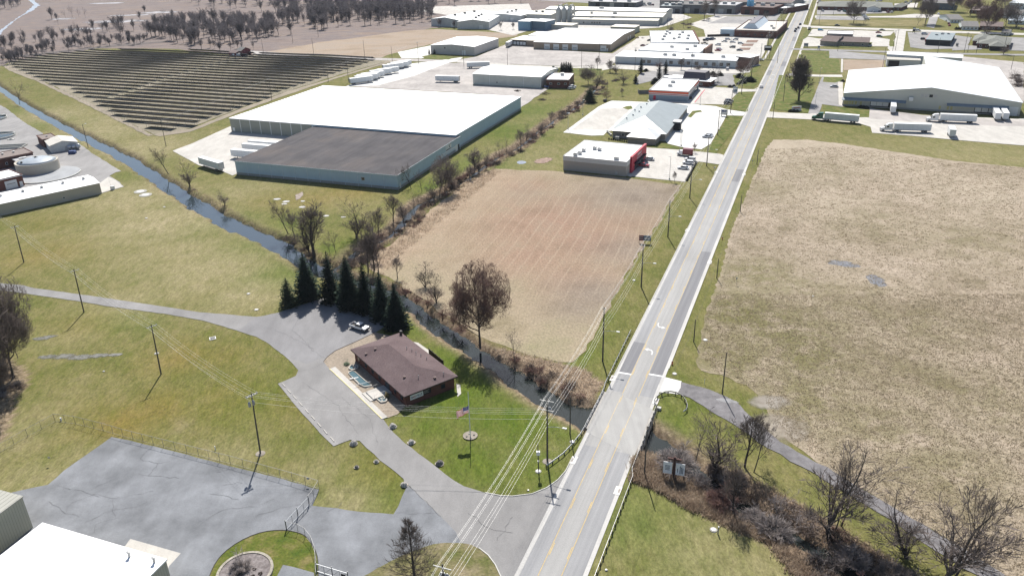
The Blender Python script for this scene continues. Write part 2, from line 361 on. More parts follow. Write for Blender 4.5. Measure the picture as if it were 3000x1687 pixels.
def smooth(flat_, it=2, closed=True):
    """round a polygon given as photo points; returns world points"""
    p = [V2(q) for q in PL(flat_)]
    for _ in range(it):
        o = []
        for i in range(len(p)):
            a, b_ = p[i], p[(i + 1) % len(p)]; o += [a.lerp(b_, .25), a.lerp(b_, .75)]
        p = o
    return p
ROAD_D = Vector((.3673, .9301)); ROAD_N = Vector((.9301, -.3673)); ROAD_O = Vector((20.87, 137.38)); ROAD_A = -math.atan2(.3673, .9301)
def RP(s, n): q = ROAD_O + ROAD_D * s + ROAD_N * n; return Vector((q.x, q.y, 0))
def road_coords(p): q = V2(p) - ROAD_O; return q.dot(ROAD_D), q.dot(ROAD_N)

asphalt_tint = lambda c, k: tuple(x * k for x in c)
def paved(name, col, var=.12, crack=.0, blotch=.05):
    a = tuple(c * (1 - var) for c in col); c_ = tuple(c * (1 + var) for c in col)
    return gmat(name, [(blotch, 1, 6, [(.3, a), (.7, c_)], 'MIX', 1), (.35, .4, 6, [(.3, g3(.86)), (.7, g3(1.1))], 'MULTIPLY', 1), (4, 1, 4, [(.3, g3(.9)), (.7, g3(1.08))], 'MULTIPLY', 1)], rough=.9, spec=.25)
M_ROAD = gmat('road_asphalt', [(.9, .02, 4, [(.3, (.265, .262, .255)), (.7, (.335, .33, .32))], 'MIX', 1), (.06, 1, 6, [(.3, g3(.9)), (.7, g3(1.08))], 'MULTIPLY', 1), (5, 1, 4, [(.3, g3(.92)), (.7, g3(1.06))], 'MULTIPLY', 1)], rough=.85, spec=.3)
M_ROADD = gmat('road_dark_patch', [(.9, .02, 4, [(.3, (.155, .155, .165)), (.7, (.215, .215, .22))], 'MIX', 1), (5, 1, 4, [(.3, g3(.92)), (.7, g3(1.06))], 'MULTIPLY', 1)], rough=.85)
M_SLAB = gmat('bridge_concrete', [(.5, .1, 5, [(.3, (.30, .295, .285)), (.7, (.365, .36, .345))], 'MIX', 1), (.3, 1, 6, [(.3, g3(.94)), (.7, g3(1.04))], 'MULTIPLY', 1)], rough=.9)
M_LANE = gmat('lane_asphalt', [(.9, .02, 4, [(.3, (.22, .222, .228)), (.7, (.295, .295, .297))], 'MIX', 1), (.06, 1, 6, [(.3, g3(.9)), (.7, g3(1.08))], 'MULTIPLY', 1), (5, 1, 4, [(.3, g3(.92)), (.7, g3(1.06))], 'MULTIPLY', 1)], rough=.85, spec=.3)
M_GUT = paved('gutter_concrete', (.46, .45, .43), .08)
M_DRIVE = paved('driveway_asphalt', (.235, .23, .226), .14)
M_LOT = paved('yard_asphalt', (.18, .188, .20), .32, blotch=.12)
M_CONC = paved('concrete', (.45, .43, .395), .08)
M_WHITE = paved('bright_concrete', (.60, .59, .56), .06)
M_GRAV = paved('pale_gravel', (.36, .335, .315), .2)
M_GREY = paved('grey_asphalt', (.255, .248, .243), .15)
M_TRACK = paved('gravel_track', (.165, .158, .162), .3, blotch=.5)
M_SAND = gmat('bare_sand', [(.12, 1, 6, [(.3, (.22, .19, .155)), (.7, (.32, .29, .25))], 'MIX', 1), FINE])
M_MULCH = paved('pebble_bed', (.27, .225, .175), .25, blotch=1.6)
M_PAINT_Y = flat('yellow_paint', (.55, .38, .11), .8, var=.2, scale=.7)
M_PAINT_W = flat('white_paint', (.78, .78, .76), .8, var=.1, scale=2)

# wetland, fields
M_WET = gmat('dead_marsh_grass', [(.018, 2.2, 7, [(.3, (.125, .092, .08)), (.42, (.165, .13, .122)), (.55, (.145, .128, .135)), (.66, (.23, .165, .12)), (.78, (.175, .15, .15))], 'MIX', 1), (.09, 2.5, 6, [(.3, (.105, .085, .085)), (.7, (.26, .20, .155))], 'MIX', .55), (.8, 2, 6, [(.3, g3(.72)), (.7, g3(1.22))], 'MULTIPLY', 1)])
sheet('wetland', [V2(p) for p in PL([-500,230,-40,180,20,158,110,140,240,124,420,122,560,134,640,142,700,140,800,110,1000,86,1085,72,1200,66,1330,50,1380,20,1450,0,1480,-60,1000,-120,-200,-120,-1200,60])], M_WET, 2.5, 12)
M_TAN = gmat('tan_field', [(.03, 2, 7, [(.3, (.23, .175, .12)), (.5, (.30, .235, .175)), (.7, (.27, .23, .19))], 'MIX', 1), (.6, 2, 6, [(.3, g3(.8)), (.7, g3(1.15))], 'MULTIPLY', 1)])
sheet('field', [610,140,690,128,800,108,920,92,1020,78,1100,74,1200,80,1300,84,1300,92,1250,98,1080,112,1000,132,960,146,900,144,780,140,650,136], M_TAN, 1.5, 8)
M_FIELD = None
def field_mat():
    """harvested corn: tan and rust soil with broken pale stubble rows"""
    m, n, b, L = nodes('corn_stubble'); b.inputs['Roughness'].default_value = 1; b.inputs['Specular IOR Level'].default_value = .1
    N = n.nodes.new; tc = N('ShaderNodeTexCoord')
    def noise(sc_, det, st=(1, 1, 1), rot=0):
        mp = N('ShaderNodeMapping'); mp.inputs['Scale'].default_value = st; mp.inputs['Rotation'].default_value = (0, 0, rot); L.new(tc.outputs['Object'], mp.inputs[0])
        no = N('ShaderNodeTexNoise'); no.inputs['Scale'].default_value = sc_; no.inputs['Detail'].default_value = det; no.inputs['Roughness'].default_value = .62; L.new(mp.outputs[0], no.inputs['Vector']); return no.outputs['Fac']
    def ramp(f, els):
        cr = N('ShaderNodeValToRGB'); e = cr.color_ramp.elements
        while len(e) < len(els): e.new(.5)
        for k, (p, c) in zip(e, els): k.position = p; k.color = (*c, 1)
        L.new(f, cr.inputs[0]); return cr.outputs[0]
    def mix(a, c, f, mode='MIX'):
        mx = N('ShaderNodeMix'); mx.data_type = 'RGBA'; mx.blend_type = mode
        if isinstance(f, float): mx.inputs[0].default_value = f
        else: L.new(f, mx.inputs[0])
        L.new(a, mx.inputs[6]); L.new(c, mx.inputs[7]); return mx.outputs[2]
    at = N('ShaderNodeAttribute'); at.attribute_name = 'zone'; sp = N('ShaderNodeSeparateColor'); L.new(at.outputs['Color'], sp.inputs[0])
    big = noise(.045, 7)
    tan = ramp(big, [(.3, (.215, .18, .115)), (.5, (.30, .25, .175)), (.7, (.25, .225, .14))])
    rust = ramp(noise(.09, 7, (1, .5, 1)), [(.3, (.205, .14, .10)), (.5, (.28, .19, .138)), (.7, (.265, .205, .15))])
    grey = ramp(noise(.09, 6), [(.3, (.165, .135, .11)), (.7, (.25, .21, .17))])
    dryw = ramp(noise(.2, 6), [(.3, (.26, .19, .13)), (.7, (.37, .29, .215))])
    base = mix(tan, rust, sp.outputs[0]); base = mix(base, grey, sp.outputs[1]); base = mix(base, dryw, sp.outputs[2])
    # stubble rows
    mp = N('ShaderNodeMapping'); mp.inputs['Rotation'].default_value = (0, 0, ROW_A); L.new(tc.outputs['Object'], mp.inputs[0])
    wv = N('ShaderNodeTexWave'); wv.wave_type = 'BANDS'; wv.bands_direction = 'X'; wv.inputs['Scale'].default_value = .085; wv.inputs['Distortion'].default_value = 5.5; wv.inputs['Detail'].default_value = 2.0; wv.inputs['Detail Scale'].default_value = .16
    L.new(mp.outputs[0], wv.inputs[0])
    row = ramp(wv.outputs['Fac'], [(.88, g3(0)), (.985, g3(1))]); brk = ramp(noise(.6, 7, (1, .25, 1), ROW_A), [(.30, g3(.25)), (.66, g3(1))])
    mul = N('ShaderNodeMath'); mul.operation = 'MULTIPLY'; L.new(row, mul.inputs[0]); L.new(brk, mul.inputs[1])
    mu2 = N('ShaderNodeMath'); mu2.operation = 'MULTIPLY'; mu2.inputs[1].default_value = .3; L.new(mul.outputs[0], mu2.inputs[0])
    mu3 = N('ShaderNodeMath'); mu3.operation = 'MULTIPLY_ADD'; L.new(sp.outputs[0], mu3.inputs[0]); mu3.inputs[1].default_value = .75; mu3.inputs[2].default_value = .22
    mu4 = N('ShaderNodeMath'); mu4.operation = 'MULTIPLY'; L.new(mu2.outputs[0], mu4.inputs[0]); L.new(mu3.outputs[0], mu4.inputs[1]); mu2 = mu4
    base = mix(base, ramp(noise(1, 3), [(.3, (.42, .345, .25)), (.7, (.48, .405, .31))]), mu2.outputs[0])
    base = mix(base, ramp(noise(1.8, 6, (1, .6, 1), ROW_A), [(.27, g3(.68)), (.73, g3(1.26))]), 1.0, 'MULTIPLY')
    L.new(base, b.inputs['Base Color'])
    bp = N('ShaderNodeBump'); bp.inputs['Strength'].default_value = .4; bp.inputs['Distance'].default_value = .25; L.new(noise(2.2, 4), bp.inputs['Height']); L.new(bp.outputs[0], b.inputs['Normal'])
    return m
_a, _b = P(1553, 475), P(1408, 725); ROW_A = math.atan2(_a.x - _b.x, _a.y - _b.y)
def zoned(o, r, g, bl):
    """subdivide a sheet and mark soil zones on it (r, g, b lists of photo point, radius, amount)"""
    bm = bmesh.new(); bm.from_mesh(o.data)
    z = bm.verts[0].co.z if hasattr(bm.verts, 'ensure_lookup_table') and (bm.verts.ensure_lookup_table() or True) else 0
    for _ in range(5):
        es = [e for e in bm.edges if e.calc_length() > 5]
        if not es: break
        bmesh.ops.subdivide_edges(bm, edges=es, cuts=1, use_grid_fill=False); bmesh.ops.triangulate(bm, faces=bm.faces)
    bm.to_mesh(o.data); bm.free()
    co = np.empty(len(o.data.vertices) * 3); o.data.vertices.foreach_get('co', co); co = co.reshape(-1, 3); cols = np.ones((len(co), 4))
    for c, lst in enumerate((r, g, bl)):
        a = np.zeros(len(co))
        for u, v, rad, am in lst:
            p = P(u, v); a = np.maximum(a, am * np.exp(-(((co[:, 0] - p.x) ** 2 + (co[:, 1] - p.y) ** 2) / rad ** 2)))
        cols[:, c] = a
    at = o.data.attributes.new('zone', 'FLOAT_COLOR', 'POINT'); at.data.foreach_set('color', cols.ravel())
FIELD = [1240,424,1400,432,1560,445,1712,466,1690,505,1665,545,1625,610,1585,675,1545,745,1510,810,1470,880,1440,908,1410,908,1300,880,1240,858,1180,830,1120,790,1060,752,1005,716,960,690,922,672,930,652,975,618,1035,566,1085,526,1135,490,1192,450]
M_FIELD = field_mat()
fo = sheet('field', FIELD, M_FIELD, .8, 3)
zoned(fo, [(1400,560,38,1),(1480,600,28,1),(1340,640,24,.9),(1440,690,20,.8),(1560,560,22,.8),(1330,465,16,.8),(1300,600,20,.7),(1250,620,10,.5),(1500,530,20,.7)],
      [(1600,490,24,.9),(1540,470,20,.5),(1500,740,13,.8),(1590,630,14,.7),(1460,770,10,.7),(1420,720,8,.4),(1660,480,16,.7),(1330,490,12,.3)],
      [(1215,444,13,1),(1175,480,12,1),(1130,508,11,1),(1085,545,11,1),(1045,580,10,1),(1000,622,10,1),(950,658,9,1)])
MEADOW = [1945,352,2030,352,2119,362,2244,381,2394,404,2576,422,2750,430,2900,700,3100,1100,3200,1560,2640,1560,2500,1448,2394,1362,2294,1303,2194,1246,2107,1191,2040,1150,2000,1122,1960,1080,1932,1040,1898,984,1875,968,1813,944,1763,932,1752,905,1758,875,1764,832,1780,775,1796,735,1813,682,1838,587,1863,525,1888,462,1928,372]
M_MEADOW = gmat('tussock_grass', [(.035, 1, 7, [(.26, (.16, .14, .07)), (.38, (.24, .195, .135)), (.5, (.345, .285, .215)), (.66, (.41, .34, .27)), (.78, (.33, .285, .24))], 'MIX', 1), (.14, 1, 8, [(.28, (.135, .115, .06)), (.5, (.28, .23, .17)), (.72, (.41, .335, .265))], 'MIX', .55), (.9, 1.5, 7, [(.26, g3(.62)), (.5, g3(1.0)), (.74, g3(1.25))], 'MULTIPLY', 1), (3.2, 1.3, 5, [(.28, g3(.66)), (.72, g3(1.24))], 'MULTIPLY', 1)], bump=.6, bscale=1.3)
mo = sheet('meadow', MEADOW, M_MEADOW, .45, 1.6)
zoned(mo, [(1860,790,20,1),(1960,830,22,.9),(2030,890,16,.9),(1900,690,14,.8),(2000,720,14,.6),(1830,900,14,.9),(2180,1060,16,.6),(2330,950,14,.5),(2480,1000,16,.5),(2300,820,16,.5),(2020,1000,14,.8),(1920,470,14,.5),(2200,560,20,.35),(2420,600,22,.4),(2060,430,16,.4),(2380,1180,14,.6),(2120,760,18,.5)], [(1960,390,20,.8),(2020,365,18,.8),(2200,400,26,.7),(2450,480,30,.6),(2100,500,24,.4)], [])
def meadow_zones(m):
    n = m.node_tree; b = n.nodes['Principled BSDF']; L = n.links; N = n.nodes.new; src = b.inputs['Base Color'].links[0].from_socket
    at = N('ShaderNodeAttribute'); at.attribute_name = 'zone'; sp = N('ShaderNodeSeparateColor'); L.new(at.outputs['Color'], sp.inputs[0]); tc = N('ShaderNodeTexCoord')
    for ch, sc_, els, col in ((0, .18, (.34, .54), [(.3, (.085, .09, .022)), (.7, (.19, .165, .075))]), (1, .1, (.3, .65), [(.3, (.34, .295, .22)), (.7, (.44, .38, .29))])):
        no = N('ShaderNodeTexNoise'); no.inputs['Scale'].default_value = sc_; no.inputs['Detail'].default_value = 10; no.inputs['Roughness'].default_value = .72; L.new(tc.outputs['Object'], no.inputs['Vector'])
        mr = N('ShaderNodeMapRange'); mr.inputs[1].default_value = els[0]; mr.inputs[2].default_value = els[1]; L.new(no.outputs['Fac'], mr.inputs[0]); mu = N('ShaderNodeMath'); mu.operation = 'MULTIPLY'; L.new(mr.outputs[0], mu.inputs[0]); L.new(sp.outputs[ch], mu.inputs[1])
        n2 = N('ShaderNodeTexNoise'); n2.inputs['Scale'].default_value = 1.6; n2.inputs['Detail'].default_value = 6; L.new(tc.outputs['Object'], n2.inputs['Vector']); cr = N('ShaderNodeValToRGB'); e = cr.color_ramp.elements; e[0].position, e[1].position = .3, .7; e[0].color = (*col[0][1], 1); e[1].color = (*col[1][1], 1); L.new(n2.outputs['Fac'], cr.inputs[0])
        mx = N('ShaderNodeMix'); mx.data_type = 'RGBA'; L.new(mu.outputs[0], mx.inputs[0]); L.new(src, mx.inputs[6]); L.new(cr.outputs[0], mx.inputs[7]); src = mx.outputs[2]
    L.new(src, b.inputs['Base Color'])
meadow_zones(M_MEADOW)
def soft(name, pts, ramp, scale=.3, feather=.35, thr=.5):
    """patch whose ragged edge is broken up by noise (pools, bare soil, worn turf)"""
    mn = name + '_cover_%d' % len(MATS)
    m, n, b, L = nodes(mn); MATS[mn] = m; b.inputs['Roughness'].default_value = ramp[2]; N = n.nodes.new
    tc = N('ShaderNodeTexCoord'); no = N('ShaderNodeTexNoise'); no.inputs['Scale'].default_value = scale; no.inputs['Detail'].default_value = 6; L.new(tc.outputs['Object'], no.inputs['Vector'])
    cr = N('ShaderNodeValToRGB'); cr.color_ramp.elements[0].color = (*ramp[0], 1); cr.color_ramp.elements[1].color = (*ramp[1], 1); cr.color_ramp.elements[0].position = .3; cr.color_ramp.elements[1].position = .7; L.new(no.outputs['Fac'], cr.inputs[0]); L.new(cr.outputs[0], b.inputs['Base Color'])
    at = N('ShaderNodeAttribute'); at.attribute_name = 'core'
    ad = N('ShaderNodeMath'); ad.operation = 'ADD'; L.new(at.outputs['Fac'], ad.inputs[0]); L.new(no.outputs['Fac'], ad.inputs[1])
    mr = N('ShaderNodeMapRange'); mr.inputs[1].default_value = .5 + thr - feather / 2; mr.inputs[2].default_value = .5 + thr + feather / 2; L.new(ad.outputs[0], mr.inputs[0]); L.new(mr.outputs[0], b.inputs['Alpha'])
    if not hasattr(pts[0], '__len__'): pts = PL(pts)
    p = [V2(q) for q in pts]; c = sum(p, Vector((0, 0))) / len(p); ZC[0] += .0011; z = ZC[0]
    vs = [(c.x, c.y, z)] + [(*c.lerp(q, .5), z) for q in p] + [(*q, z) for q in p]; k = len(p)
    fs = [(0, 1 + i, 1 + (i + 1) % k) for i in range(k)] + [(1 + i, 1 + k + i, 1 + k + (i + 1) % k, 1 + (i + 1) % k) for i in range(k)]
    mb = MB(); mb.add(vs, fs); o = mb.build(name, m); fixn(o)
    if o.data.polygons[0].normal.z < 0: o.data.flip_normals()
    at = o.data.attributes.new('core', 'FLOAT', 'POINT'); at.data.foreach_set('value', [1.] + [.8] * k + [.0] * k)
    return tag(o, kind='structure')
def disc(u, v, rx, ry, n=14, rz=0):
    p = P(u, v); return [Vector((p.x + rx * math.cos(a) * math.cos(rz) - ry * math.sin(a) * math.sin(rz), p.y + rx * math.cos(a) * math.sin(rz) + ry * math.sin(a) * math.cos(rz), 0)) for a in [2 * math.pi * i / n for i in range(n)]]
POOL = ((.12, .125, .14), (.22, .21, .20), .25)
soft('pool', disc(2120,663,8.5,4,rz=-.4), POOL, .45, .15, .72); soft('pool', disc(2205,706,4,7.5), POOL, .45, .15, .72)
SHEEN = ((.17, .165, .18), (.29, .275, .285), .6)  # pale sky sheen of the marsh pools put into their matte colour
soft('pool', disc(270,9,46,16,rz=.0), ((.20, .20, .22), (.32, .31, .32), .5), .05, .4, .75)
soft('pool', disc(330,39,50,14), SHEEN, .12, .35, .78); soft('pool', disc(400,32,40,22), SHEEN, .12, .35, .78); soft('pool', disc(160,48,26,16), SHEEN, .12, .35, .78)
soft('pool', disc(290,55,60,24), SHEEN, .12, .35, .78); soft('pool', disc(210,74,40,18), SHEEN, .12, .35, .78)
sheet('creek', [70,0,82,0,100,14,84,26,60,38,30,58,4,84,-30,110,-40,100,0,76,40,48,70,28,86,14], water_mat('far_creek_water', (.30, .34, .40), .3), 1.2, 8)
MUD = ((.075, .075, .06), (.14, .135, .11), .5)
for u, v, a_ in ((120,897,3),(160,896,4),(205,898,4),(250,894,3.4),(290,892,2.4),(105,851,3),(125,846,2.4)): soft('puddle', disc(u, v, a_ * 1.25, a_ * .55, rz=.08), MUD, .7, .5, .72)
for u, v, a_ in ((697,501,1.6), (720,507,1.5), (715,513,1.2), (762,506,1.0), (760,521,1.5), (821,543,1.2), (864,546,1.0)):
    soft('pool', disc(u, v, a_ * 1.3, a_), ((.26, .26, .25), (.36, .35, .33), .6), .9, .2)
soft('bare_soil', [738,490,765,478,768,490,752,505,742,508], ((.20, .16, .13), (.30, .25, .21), .9), .8, .2)
soft('bare_soil', disc(1960,1075,9,8), ((.25, .21, .165), (.34, .30, .245), .95), .35, .7, .72)
soft('bare_soil', disc(1935,1010,7,4), ((.25, .22, .185), (.33, .30, .26), .95), .35, .7, .72)
sheet('pool', disc(1312,409,2.0,2.6,9), water_mat('pond_water', (.3, .33, .38), .15), .3, 1)
soft('reed_bed', disc(1367,404,7.5,4.5,rz=.9), ((.16, .10, .075), (.30, .21, .16), .9), .7, .2)

# lots and drives of the plant office (near left)
sheet('parking_lot', [-80,1262,30,1238,95,1223,120,1219,160,1184,232,1133,282,1098,412,1128,575,1172,644,1187,736,1212,804,1231,786,1271,906,1286,989,1293,1001,1272,1021,1228,1029,1222,1109,1299,1144,1337,1175,1366,1150,1380,905,1500,905,1600,-100,1600], M_LOT, .12, 2)
DRV = [1029,1222,1109,1299,1144,1337,1165,1372,1262,1510,1262,1600,1330,1600,1500,1300,1440,1150,1423,1184,1403,1207,1375,1227,1338,1242,1288,1248,1261,1247,1219,1239,1166,1223,1119,1192,1069,1152,1019,1114,989,1087,964,1054,960,1052,831,927,814,910,824,897,844,882,894,860,944,836,985,812,960,790,900,765,819,748,780,760,722,781,701,786,680,793,659,799,644,797,500,785,375,766,250,747,125,730,87,725,60,718,-60,706,-60,722,82,741,200,758,275,771,425,791,512,807,575,825,625,841,644,847,669,860,719,897,751,931,744,945,699,965,744,1020,804,1087,839,1122,881,1106,904,1109,924,1127,956,1157,1016,1204,1021,1228]
sheet('driveway', DRV, M_DRIVE, .1, 2)
sheet('parking_lot', [699,965,714,960,760,1015,822,1085,852,1117,839,1122,804,1087,744,1020], M_GREY)
M_SEAL = paved('sealed_asphalt', (.215, .212, .215), .12)
sheet('parking_lot', [644,797,701,786,819,748,900,765,985,812,944,836,894,860,844,882,824,897,770,915,719,897,669,855,600,830], M_SEAL, .3, 2)
sheet('gravel_bed', [814,910,824,897,844,882,894,860,944,836,985,845,1010,880,1040,1000,1001,1041,975,1051,843,922,829,928], M_MULCH)
sheet('walkway', [829,928,843,922,975,1049,961,1054], M_CONC)
sheet('path', [1040,860,1052,862,1079,881,1082,893,1062,880], M_CONC); sheet('path', [1148,965,1158,968,1160,990,1151,998], M_CONC)
sheet('apron', [300,1400,316,1371,328,1355,455,1391,425,1424,418,1450,330,1450], M_CONC)
sheet('path', [715,1419,740,1425,786,1440,786,1470,690,1470], M_LOT)
M_GRASS2 = gmat('island_turf', [(.3, 1, 6, [(.3, (.052, .088, .01)), (.5, (.10, .115, .02)), (.72, (.20, .16, .07))], 'MIX', 1), FINE], bump=.3)
ISL1 = smooth([644,1342,681,1334,719,1333,751,1339,771,1349,786,1369,798,1394,801,1417,800,1480,690,1500,560,1490,520,1470,530,1440,542,1415,562,1390,600,1362], 1)
sheet('lawn', ISL1, M_GRASS2, .08, 1); sheet('path', [712,1420,740,1426,790,1440,795,1490,680,1480], M_LOT)
ISL2 = smooth([880,1470,930,1440,1000,1401,1040,1385,1080,1370,1115,1365,1150,1365,1180,1368,1205,1378,1228,1396,1246,1420,1262,1455,1270,1520,880,1540], 1)
M_DEAD = gmat('thin_turf', [(.25, 1, 6, [(.3, (.085, .10, .024)), (.5, (.155, .14, .065)), (.7, (.24, .20, .13))], 'MIX', 1), FINE], bump=.3)
sheet('lawn', ISL2, M_DEAD, .08, 1)
# the main road
def rsheet(name, s0, n0, s1, n1, m, z=None): return sheet(name, [RP(s0, n0), RP(s0, n1), RP(s1, n1), RP(s1, n0)], m, z=z)
def rot_obj(o):
    """give a road sheet local axes along the road so wear runs along the lanes"""
    M = Matrix.Rotation(ROAD_A, 4, 'Z'); o.data.transform(M.inverted()); o.matrix_world = M; return o
HWD = 5.65
ZC[0] += .008; zr = ZC[0]
rot_obj(rsheet('road', -140, -HWD, 2200, HWD, M_ROAD, zr))
for s_ in (-1, 1): rot_obj(rsheet('gutter', -140, s_ * HWD, 2200, s_ * (HWD - .75), M_GUT, zr + .004))
for a_, b_ in ((-140, -7), (14.5, 1000)):
    for n0, n1 in ((-4.85, -2.1), (1.75, 4.85)): rot_obj(rsheet('lane', a_, n0, b_, n1, M_LANE, zr + .003))
# road furniture that is painted or cast flat on the road
sheet('bridge_deck', [RP(-2.6, -HWD), RP(14.8, -HWD), RP(10.0, HWD), RP(-7.5, HWD)], M_SLAB, z=zr + .012)
mb = MB(); q = [RP(-1.2, -HWD - .5), RP(13.6, -HWD - .5), RP(9.6, HWD + .5), RP(-6.4, HWD + .5)]
mb.prism([(p.x, p.y) for p in q[::-1]], -.75, zr - .01)
for (s0, s1, n0, n1) in ((-1.2, 13.6, -HWD - .75, -HWD - .5), (-6.4, 9.6, HWD + .5, HWD + .75)):
    mb.prism([(p.x, p.y) for p in (RP(s0, n0), RP(s0, n1), RP(s1, n1), RP(s1, n0))[::-1]], -.9, zr + .12)
for (s0, s1) in ((-2.2, -.9), (13.2, 14.4)):
    k0, k1 = s0, s1; mb.prism([(p.x, p.y) for p in (RP(k0, -HWD - .4), RP(k1, -HWD - .4), RP(k1 - 4.6, HWD + .4), RP(k0 - 4.6, HWD + .4))], -3, -.76)
br = fixn(mb.build('road_bridge', flat('old_concrete', (.36, .34, .31), .9, var=.2, scale=.8))); tag(br, 'short concrete road bridge carrying the main road over the creek', 'bridge')
for s0, s1, n0, n1 in ((24.3, 102.2, 1.85, 4.85), (177.5, 194.7, 1.85, 4.85), (22.7, 38, -5.0, -2.2), (408, 426, -4.6, -2.2), (444, 462, 1.9, 4.8), (560, 585, 1.9, 4.8)):
    rot_obj(rsheet('road_patch', s0, n0, s1, n1, M_ROADD, zr + .006))
for s0, s1 in ((22.4, 22.9), (38, 38.2)): rsheet('road_patch', s0, -5, s1, -2, M_PAINT_W if s0 < 30 else M_ROADD, zr + .008)
rsheet('road_patch', 23.9, 1.8, 24.4, 5.2, M_PAINT_W, zr + .008)
mb = MB()
for n in (-2.0, 1.62):
    for a, b in ((-140, -2.5), (14, 900)):
        for s in np.arange(a, b, 30):
            mb.add([(*RP(s, n - .045).xy, 0), (*RP(min(b, s + 30), n - .045).xy, 0), (*RP(min(b, s + 30), n + .045).xy, 0), (*RP(s, n + .045).xy, 0)], [(3, 2, 1, 0)])
    sg = .24 if n < 0 else -.24
    for s in np.arange(-136, 700, 12.2):
        mb.add([(*RP(s, n + sg - .055).xy, 0), (*RP(s + 3, n + sg - .055).xy, 0), (*RP(s + 3, n + sg + .055).xy, 0), (*RP(s, n + sg + .055).xy, 0)], [(3, 2, 1, 0)])
o = mb.build('road_marking', M_PAINT_Y); o.location.z = zr + .016; tag(o, kind='structure')
mb = MB()
for n in (-2.0, 1.62):
    for s in np.arange(-2.4, 12, 2.5): mb.add([(*RP(s, n - .045).xy, 0), (*RP(s + 2.5, n - .045).xy, 0), (*RP(s + 2.5, n + .045).xy, 0), (*RP(s, n + .045).xy, 0)], [(3, 2, 1, 0)])
o = mb.build('road_marking', flat('worn_yellow', (.56, .43, .22), .85, var=.15)); o.location.z = zr + .02; tag(o, kind='structure')
def arrow(s, n, flip, k=1.0):
    """turn arrow: a bent stem and a triangular head"""
    mb = MB(); pts = [(-.9, 1.1), (-.85, .4), (-.5, -.15), (0, -.3), (.45, -.3)]
    for i in range(len(pts) - 1):
        a, b = Vector(pts[i]), Vector(pts[i + 1]); t = (b - a).normalized(); nn = Vector((-t.y, t.x)) * .17
        mb.add([(*(a + nn), 0), (*(b + nn), 0), (*(b - nn), 0), (*(a - nn), 0)], [(3, 2, 1, 0)])
    mb.add([(.45, .2, 0), (.45, -.8, 0), (1.35, -.3, 0)], [(0, 1, 2)])
    for i, (x, y, z) in enumerate(mb.v): mb.v[i] = (*RP(s + flip * y * 1.6 * k, n + flip * x * k).xy, zr + .018)
    o = mb.build('road_marking', flat('worn_white', (.56, .56, .55), .85, var=.15, scale=2)); 
    for p in o.data.polygons:
        if p.normal.z < 0: p.flip()
    tag(o, kind='structure')
arrow(48.3, -.3, 1); arrow(34.9, -.35, -1); arrow(395, -.3, 1); arrow(410, -.3, -1)
M_CB = flat('inlet_concrete', (.66, .64, .60), .9)
def inlet(s, n, label):
    t = thing('storm_inlet', label, 'storm drain', RP(s, n), ROAD_A)
    mb = MB(); mb.bb(-.6, -1.2, .02, .6, 1.2, .085); mb.build('frame', M_CB, t).location.z = zr - .03
    mb = MB(); sx = .25 if n > 0 else -.25
    for k in range(5): mb.bb(sx - .2, -.55 + k * .24, .05, sx + .2, -.55 + k * .24 + .13, .1)
    mb.build('grate', flat('rust_iron', (.16, .12, .10), .8), t).location.z = zr - .03
inlet(-12.6, -5.35, 'storm inlet in white concrete at left kerb below the bridge')
inlet(-18.6, 5.1, 'storm inlet in white concrete at right kerb near the guardrail')
inlet(13.4, 5.6, 'storm inlet beside the curved guardrail end')
inlet(19.6, -5.6, 'storm inlet at left kerb just beyond the bridge')
for i, (c, r, u, v) in enumerate(((2, 1, 1770, 870), (2, 1, 1975, 1190), (2, 1, 2060, 285), (2, 1, 2325, 308))):
    s, n = road_coords(P(644 * c + u / 4, 362.4 * r + v / 4)); inlet(s, -5.5 if n < 0 else 5.5, ('storm inlet at left kerb opposite the stubble field', 'storm inlet at right kerb beside the long dark road patch', 'storm inlet at left kerb near the red shop entrance', 'storm inlet at right kerb beside the short dark road patch')[i])
# kerbs
M_KERB = flat('kerb_concrete', (.50, .49, .45), .9, var=.12, scale=1.5)
def kerb(pts, m=None, wd=.16, h=.15, name='kerb'):
    if not hasattr(pts[0], '__len__'): pts = PL(pts)
    p = [V2(q) for q in pts]; mb = MB(); n = len(p)
    for i in range(n - 1):
        t = (p[i + 1] - p[i]).normalized(); nn = Vector((-t.y, t.x)) * wd / 2; e = t * .02
        mb.prism([p[i] + nn - e, p[i] - nn - e, p[i + 1] - nn + e, p[i + 1] + nn + e], 0, h + .002 * (i % 2))
    return tag(fixn(mb.build(name, m or M_KERB)), kind='structure')
kerb([1221,1239,1261,1247,1288,1248,1338,1242,1375,1227,1403,1207,1423,1184,1440,1150]); kerb([1205,1378,1228,1396,1246,1420,1260,1450,1268,1500])
M_BLK = flat('black_edging', (.05, .045, .045), .8)
kerb([p for p in ISL1] + [ISL1[0]], M_BLK, .12, .12); kerb([814,910,818,904,824,897,844,882,894,860,944,836], M_BLK, .12, .12)
kerb([829,928,893,988,961,1054], flat('yellow_kerb', (.70, .62, .30), .8, var=.15), .14, .14); kerb([961,1054,975,1049], M_KERB)
mb = MB()
for n in (HWD + .08, -HWD - .08):
    for s in np.arange(20 if n < 0 else 28, 900, 20):
        mb.prism([V2(RP(s, n - .08)), V2(RP(s + 19.96, n - .08)), V2(RP(s + 19.96, n + .08)), V2(RP(s, n + .08))], 0, .17)
tag(fixn(mb.build('kerb', M_KERB)), kind='structure')

